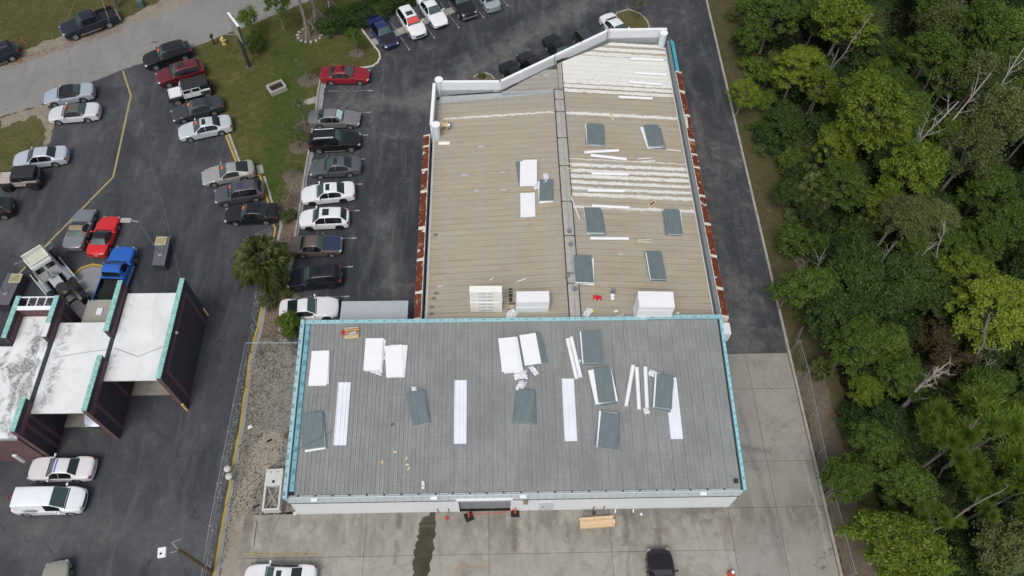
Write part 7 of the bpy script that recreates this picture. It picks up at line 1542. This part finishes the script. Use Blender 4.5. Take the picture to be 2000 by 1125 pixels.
# tall palms by the street (crowns above the frame), braced trunks
fp_l = fan_palm(9, 22, 1.6, 0.0, 'palm')
for p, hh, lean, lab in (((-19.54, 66.55), 8.5, (.0, -.03), 'tall palm trunk in the stone-edged bed nearest the hedge'), ((-18.82, 68.34), 8.0, (.02, .0), 'tall palm trunk in the middle of the braced group'), ((-17.49, 69.83), 8.0, (.02, .02), 'tall palm trunk at the right of the braced group')):
    r = thing('tall_palm', lab, 'palm', (p[0], p[1], 0)); r.rotation_euler = (lean[0], lean[1], 0); tb = MB()
    for i in range(16): tb.tube((0, 0, hh * i / 16), (0, 0, hh * (i + 1) / 16 - .02), .21 - .004 * i, .19 - .004 * i, 9)
    tb.obj('trunk', M['bark'], r)
    for a in (.3, 2.4, 4.5): MB().tube((math.cos(a) * 1.1, math.sin(a) * 1.1, 0), (math.cos(a) * .2, math.sin(a) * .2, 2.0), .035, n=5).obj('brace', M['bark_dead'], r)
    for f in fp_l[0]: inst('frond', f, r, (0, 0, hh))
for i in range(14):
    a = i / 14 * 2 * PI; c0 = (-19.54, 66.55); s = MB().ball((0, 0, .1), (random.uniform(.18, .28), .17, .14), 7, 4).obj('edging_stone', M['kerb']); s.location = (c0[0] + 1.25 * math.cos(a), c0[1] + 1.1 * math.sin(a), 0); s.rotation_euler = (0, 0, a)
    tag(s, 'pale edging stone of the round palm bed', 'stone', 'edging stones of the palm bed')
# bare and dead trees
def bare(p0, tip, z1, lab, nb=9, r0=.12, m='bark_dead', br=1.3, seed=1, name='bare_tree', z0=0.0):
    """dead trunk from p0 on the ground to a tip at height z1, with forks"""
    rd = random.Random(seed); r = thing(name, lab, 'dead tree', (p0[0], p0[1], z0)); e = Vector((tip[0] - p0[0], tip[1] - p0[1], z1 - z0)); tb = MB(); n = 6; P = [Vector((0, 0, 0))]; r0 *= .72
    for i in range(1, n + 1): P.append(e * (i / n) + Vector((rd.uniform(-.12, .12), rd.uniform(-.12, .12), rd.uniform(-.05, .05))))
    for i in range(n): tb.tube(P[i], P[i + 1], r0 * (1 - i / n * .6), r0 * (1 - (i + 1) / n * .6), 7)
    tb.obj('trunk', M[m], r)
    for k_ in range(nb):
        i = rd.randint(max(1, n // 3), n - 1); s = P[i].lerp(P[i + 1], rd.random()); d = (e.normalized() + Vector((rd.uniform(-1, 1), rd.uniform(-1, 1), rd.uniform(-.2, .6)))).normalized(); L = br * rd.uniform(.5, 1.2)
        b = MB(); m_ = s + d * L * .5; t = m_ + (d + Vector((rd.uniform(-.5, .5), rd.uniform(-.5, .5), .2))).normalized() * L * .6
        b.tube(s, m_, r0 * .38, r0 * .24, 5, cap=False).tube(m_, t, r0 * .24, r0 * .06, 4, cap=False)
        for _ in range(4):
            q = s.lerp(t, rd.uniform(.3, 1)); b.tube(q, q + Vector((rd.uniform(-1, 1), rd.uniform(-1, 1), rd.uniform(-.2, .5))).normalized() * L * .4, r0 * .12, r0 * .03, 4, cap=False)
        b.obj('branch', M[m], r)
bare((31.01, 22.51), (31.20, 23.14), 7.0, 'thick broken dead tree with splintered pale top in the lower wood', 12, .27, br=1.5, seed=3, m='bark_dead')
bare((36.77, 46.37), (38.21, 45.67), 10.5, 'bleached leaning dead trunk with forked top right of the yellow-green group', 8, .20, br=2.2, seed=4)
bare((40.15, 47.38), (41.78, 48.70), 11, 'long thin bleached trunk running diagonally at the upper right', 7, .16, br=2, seed=5)
bare((44.36, 48.89), (45.28, 51.24), 11.5, 'long pale trunk running diagonally out of the right edge', 7, .16, br=2, seed=6)
bare((31.38, 54.32), (31.66, 55.04), 8, 'pale slanting trunk beside the bright tree near the verge', 4, .10, br=1.2, seed=7, m='bark')
bare((33.73, 58.84), (34.23, 57.11), 10, 'long pale bare limb under the tall yellow-green tree', 6, .09, br=1.3, seed=17)
bare((26.88, 32.58), (25.93, 33.92), 5.5, 'white twiggy dead shrub above the bush that overhangs the kerb', 12, .06, br=1.2, seed=8)
bare((26.54, 34.73), (24.57, 34.70), 4, 'low grey dead twigs beside the kerb of the drive', 14, .05, br=1.4, seed=9)
bare((37.06, 33.94), (34.76, 35.13), 8.5, 'bleached twisted branch under the greyish olive crown', 8, .09, br=1.0, seed=10)
bare((37.75, 25.21), (34.96, 26.20), 9, 'forked pale trunk under the large yellow-green tree at the right edge', 4, .2, br=1.6, seed=11, m='bark')
bare((38.09, 23.46), (35.80, 24.46), 6, 'fallen pale branch in the gap above the pine', 5, .08, br=1.0, seed=12)
bare((30.15, 13.14), (31.64, 14.12), 8.5, 'bent grey pine limb carrying the small detached cluster', 5, .13, br=1.0, seed=13, m='bark')
bare((32.85, 17.52), (31.22, 18.53), 9.5, 'upright grey limb inside the pine crown', 4, .1, br=.9, seed=14, m='bark')
bare((39.69, 51.87), (38.10, 50.36), 9.5, 'slim pale trunk pair left stem below the feathery trees', 2, .07, br=.8, seed=15, m='bark')
bare((40.54, 51.20), (38.58, 49.60), 9.5, 'slim pale trunk pair right stem below the feathery trees', 2, .07, br=.8, seed=16, m='bark')
bare((31.82, 34.19), (31.06, 33.94), 7.5, 'bent white stem under the pale olive crowns', 5, .08, br=1.2, seed=18)
bare((33.90, 34.16), (34.27, 33.90), 7.5, 'slanting white stem under the taller olive crown', 5, .08, br=1.2, seed=19)
bare((37.23, 32.08), (36.70, 31.77), 4.5, 'single bare pole right of the dark creepers', 1, .06, br=.6, seed=20)
tag(MB().ball((0, 0, .15), (.16, .14, .16)).obj('litter', M['red']), 'small bright red scrap at the edge of the wood behind the fence', 'litter').location = (*(26.29, 22.61), 0)
tag(MB().ball((0, 0, .1), (.16, .14, .1)).obj('litter', M['white2']), 'small white scrap at the edge of the wood behind the fence', 'litter').location = (*(26.71, 22.18), 0)
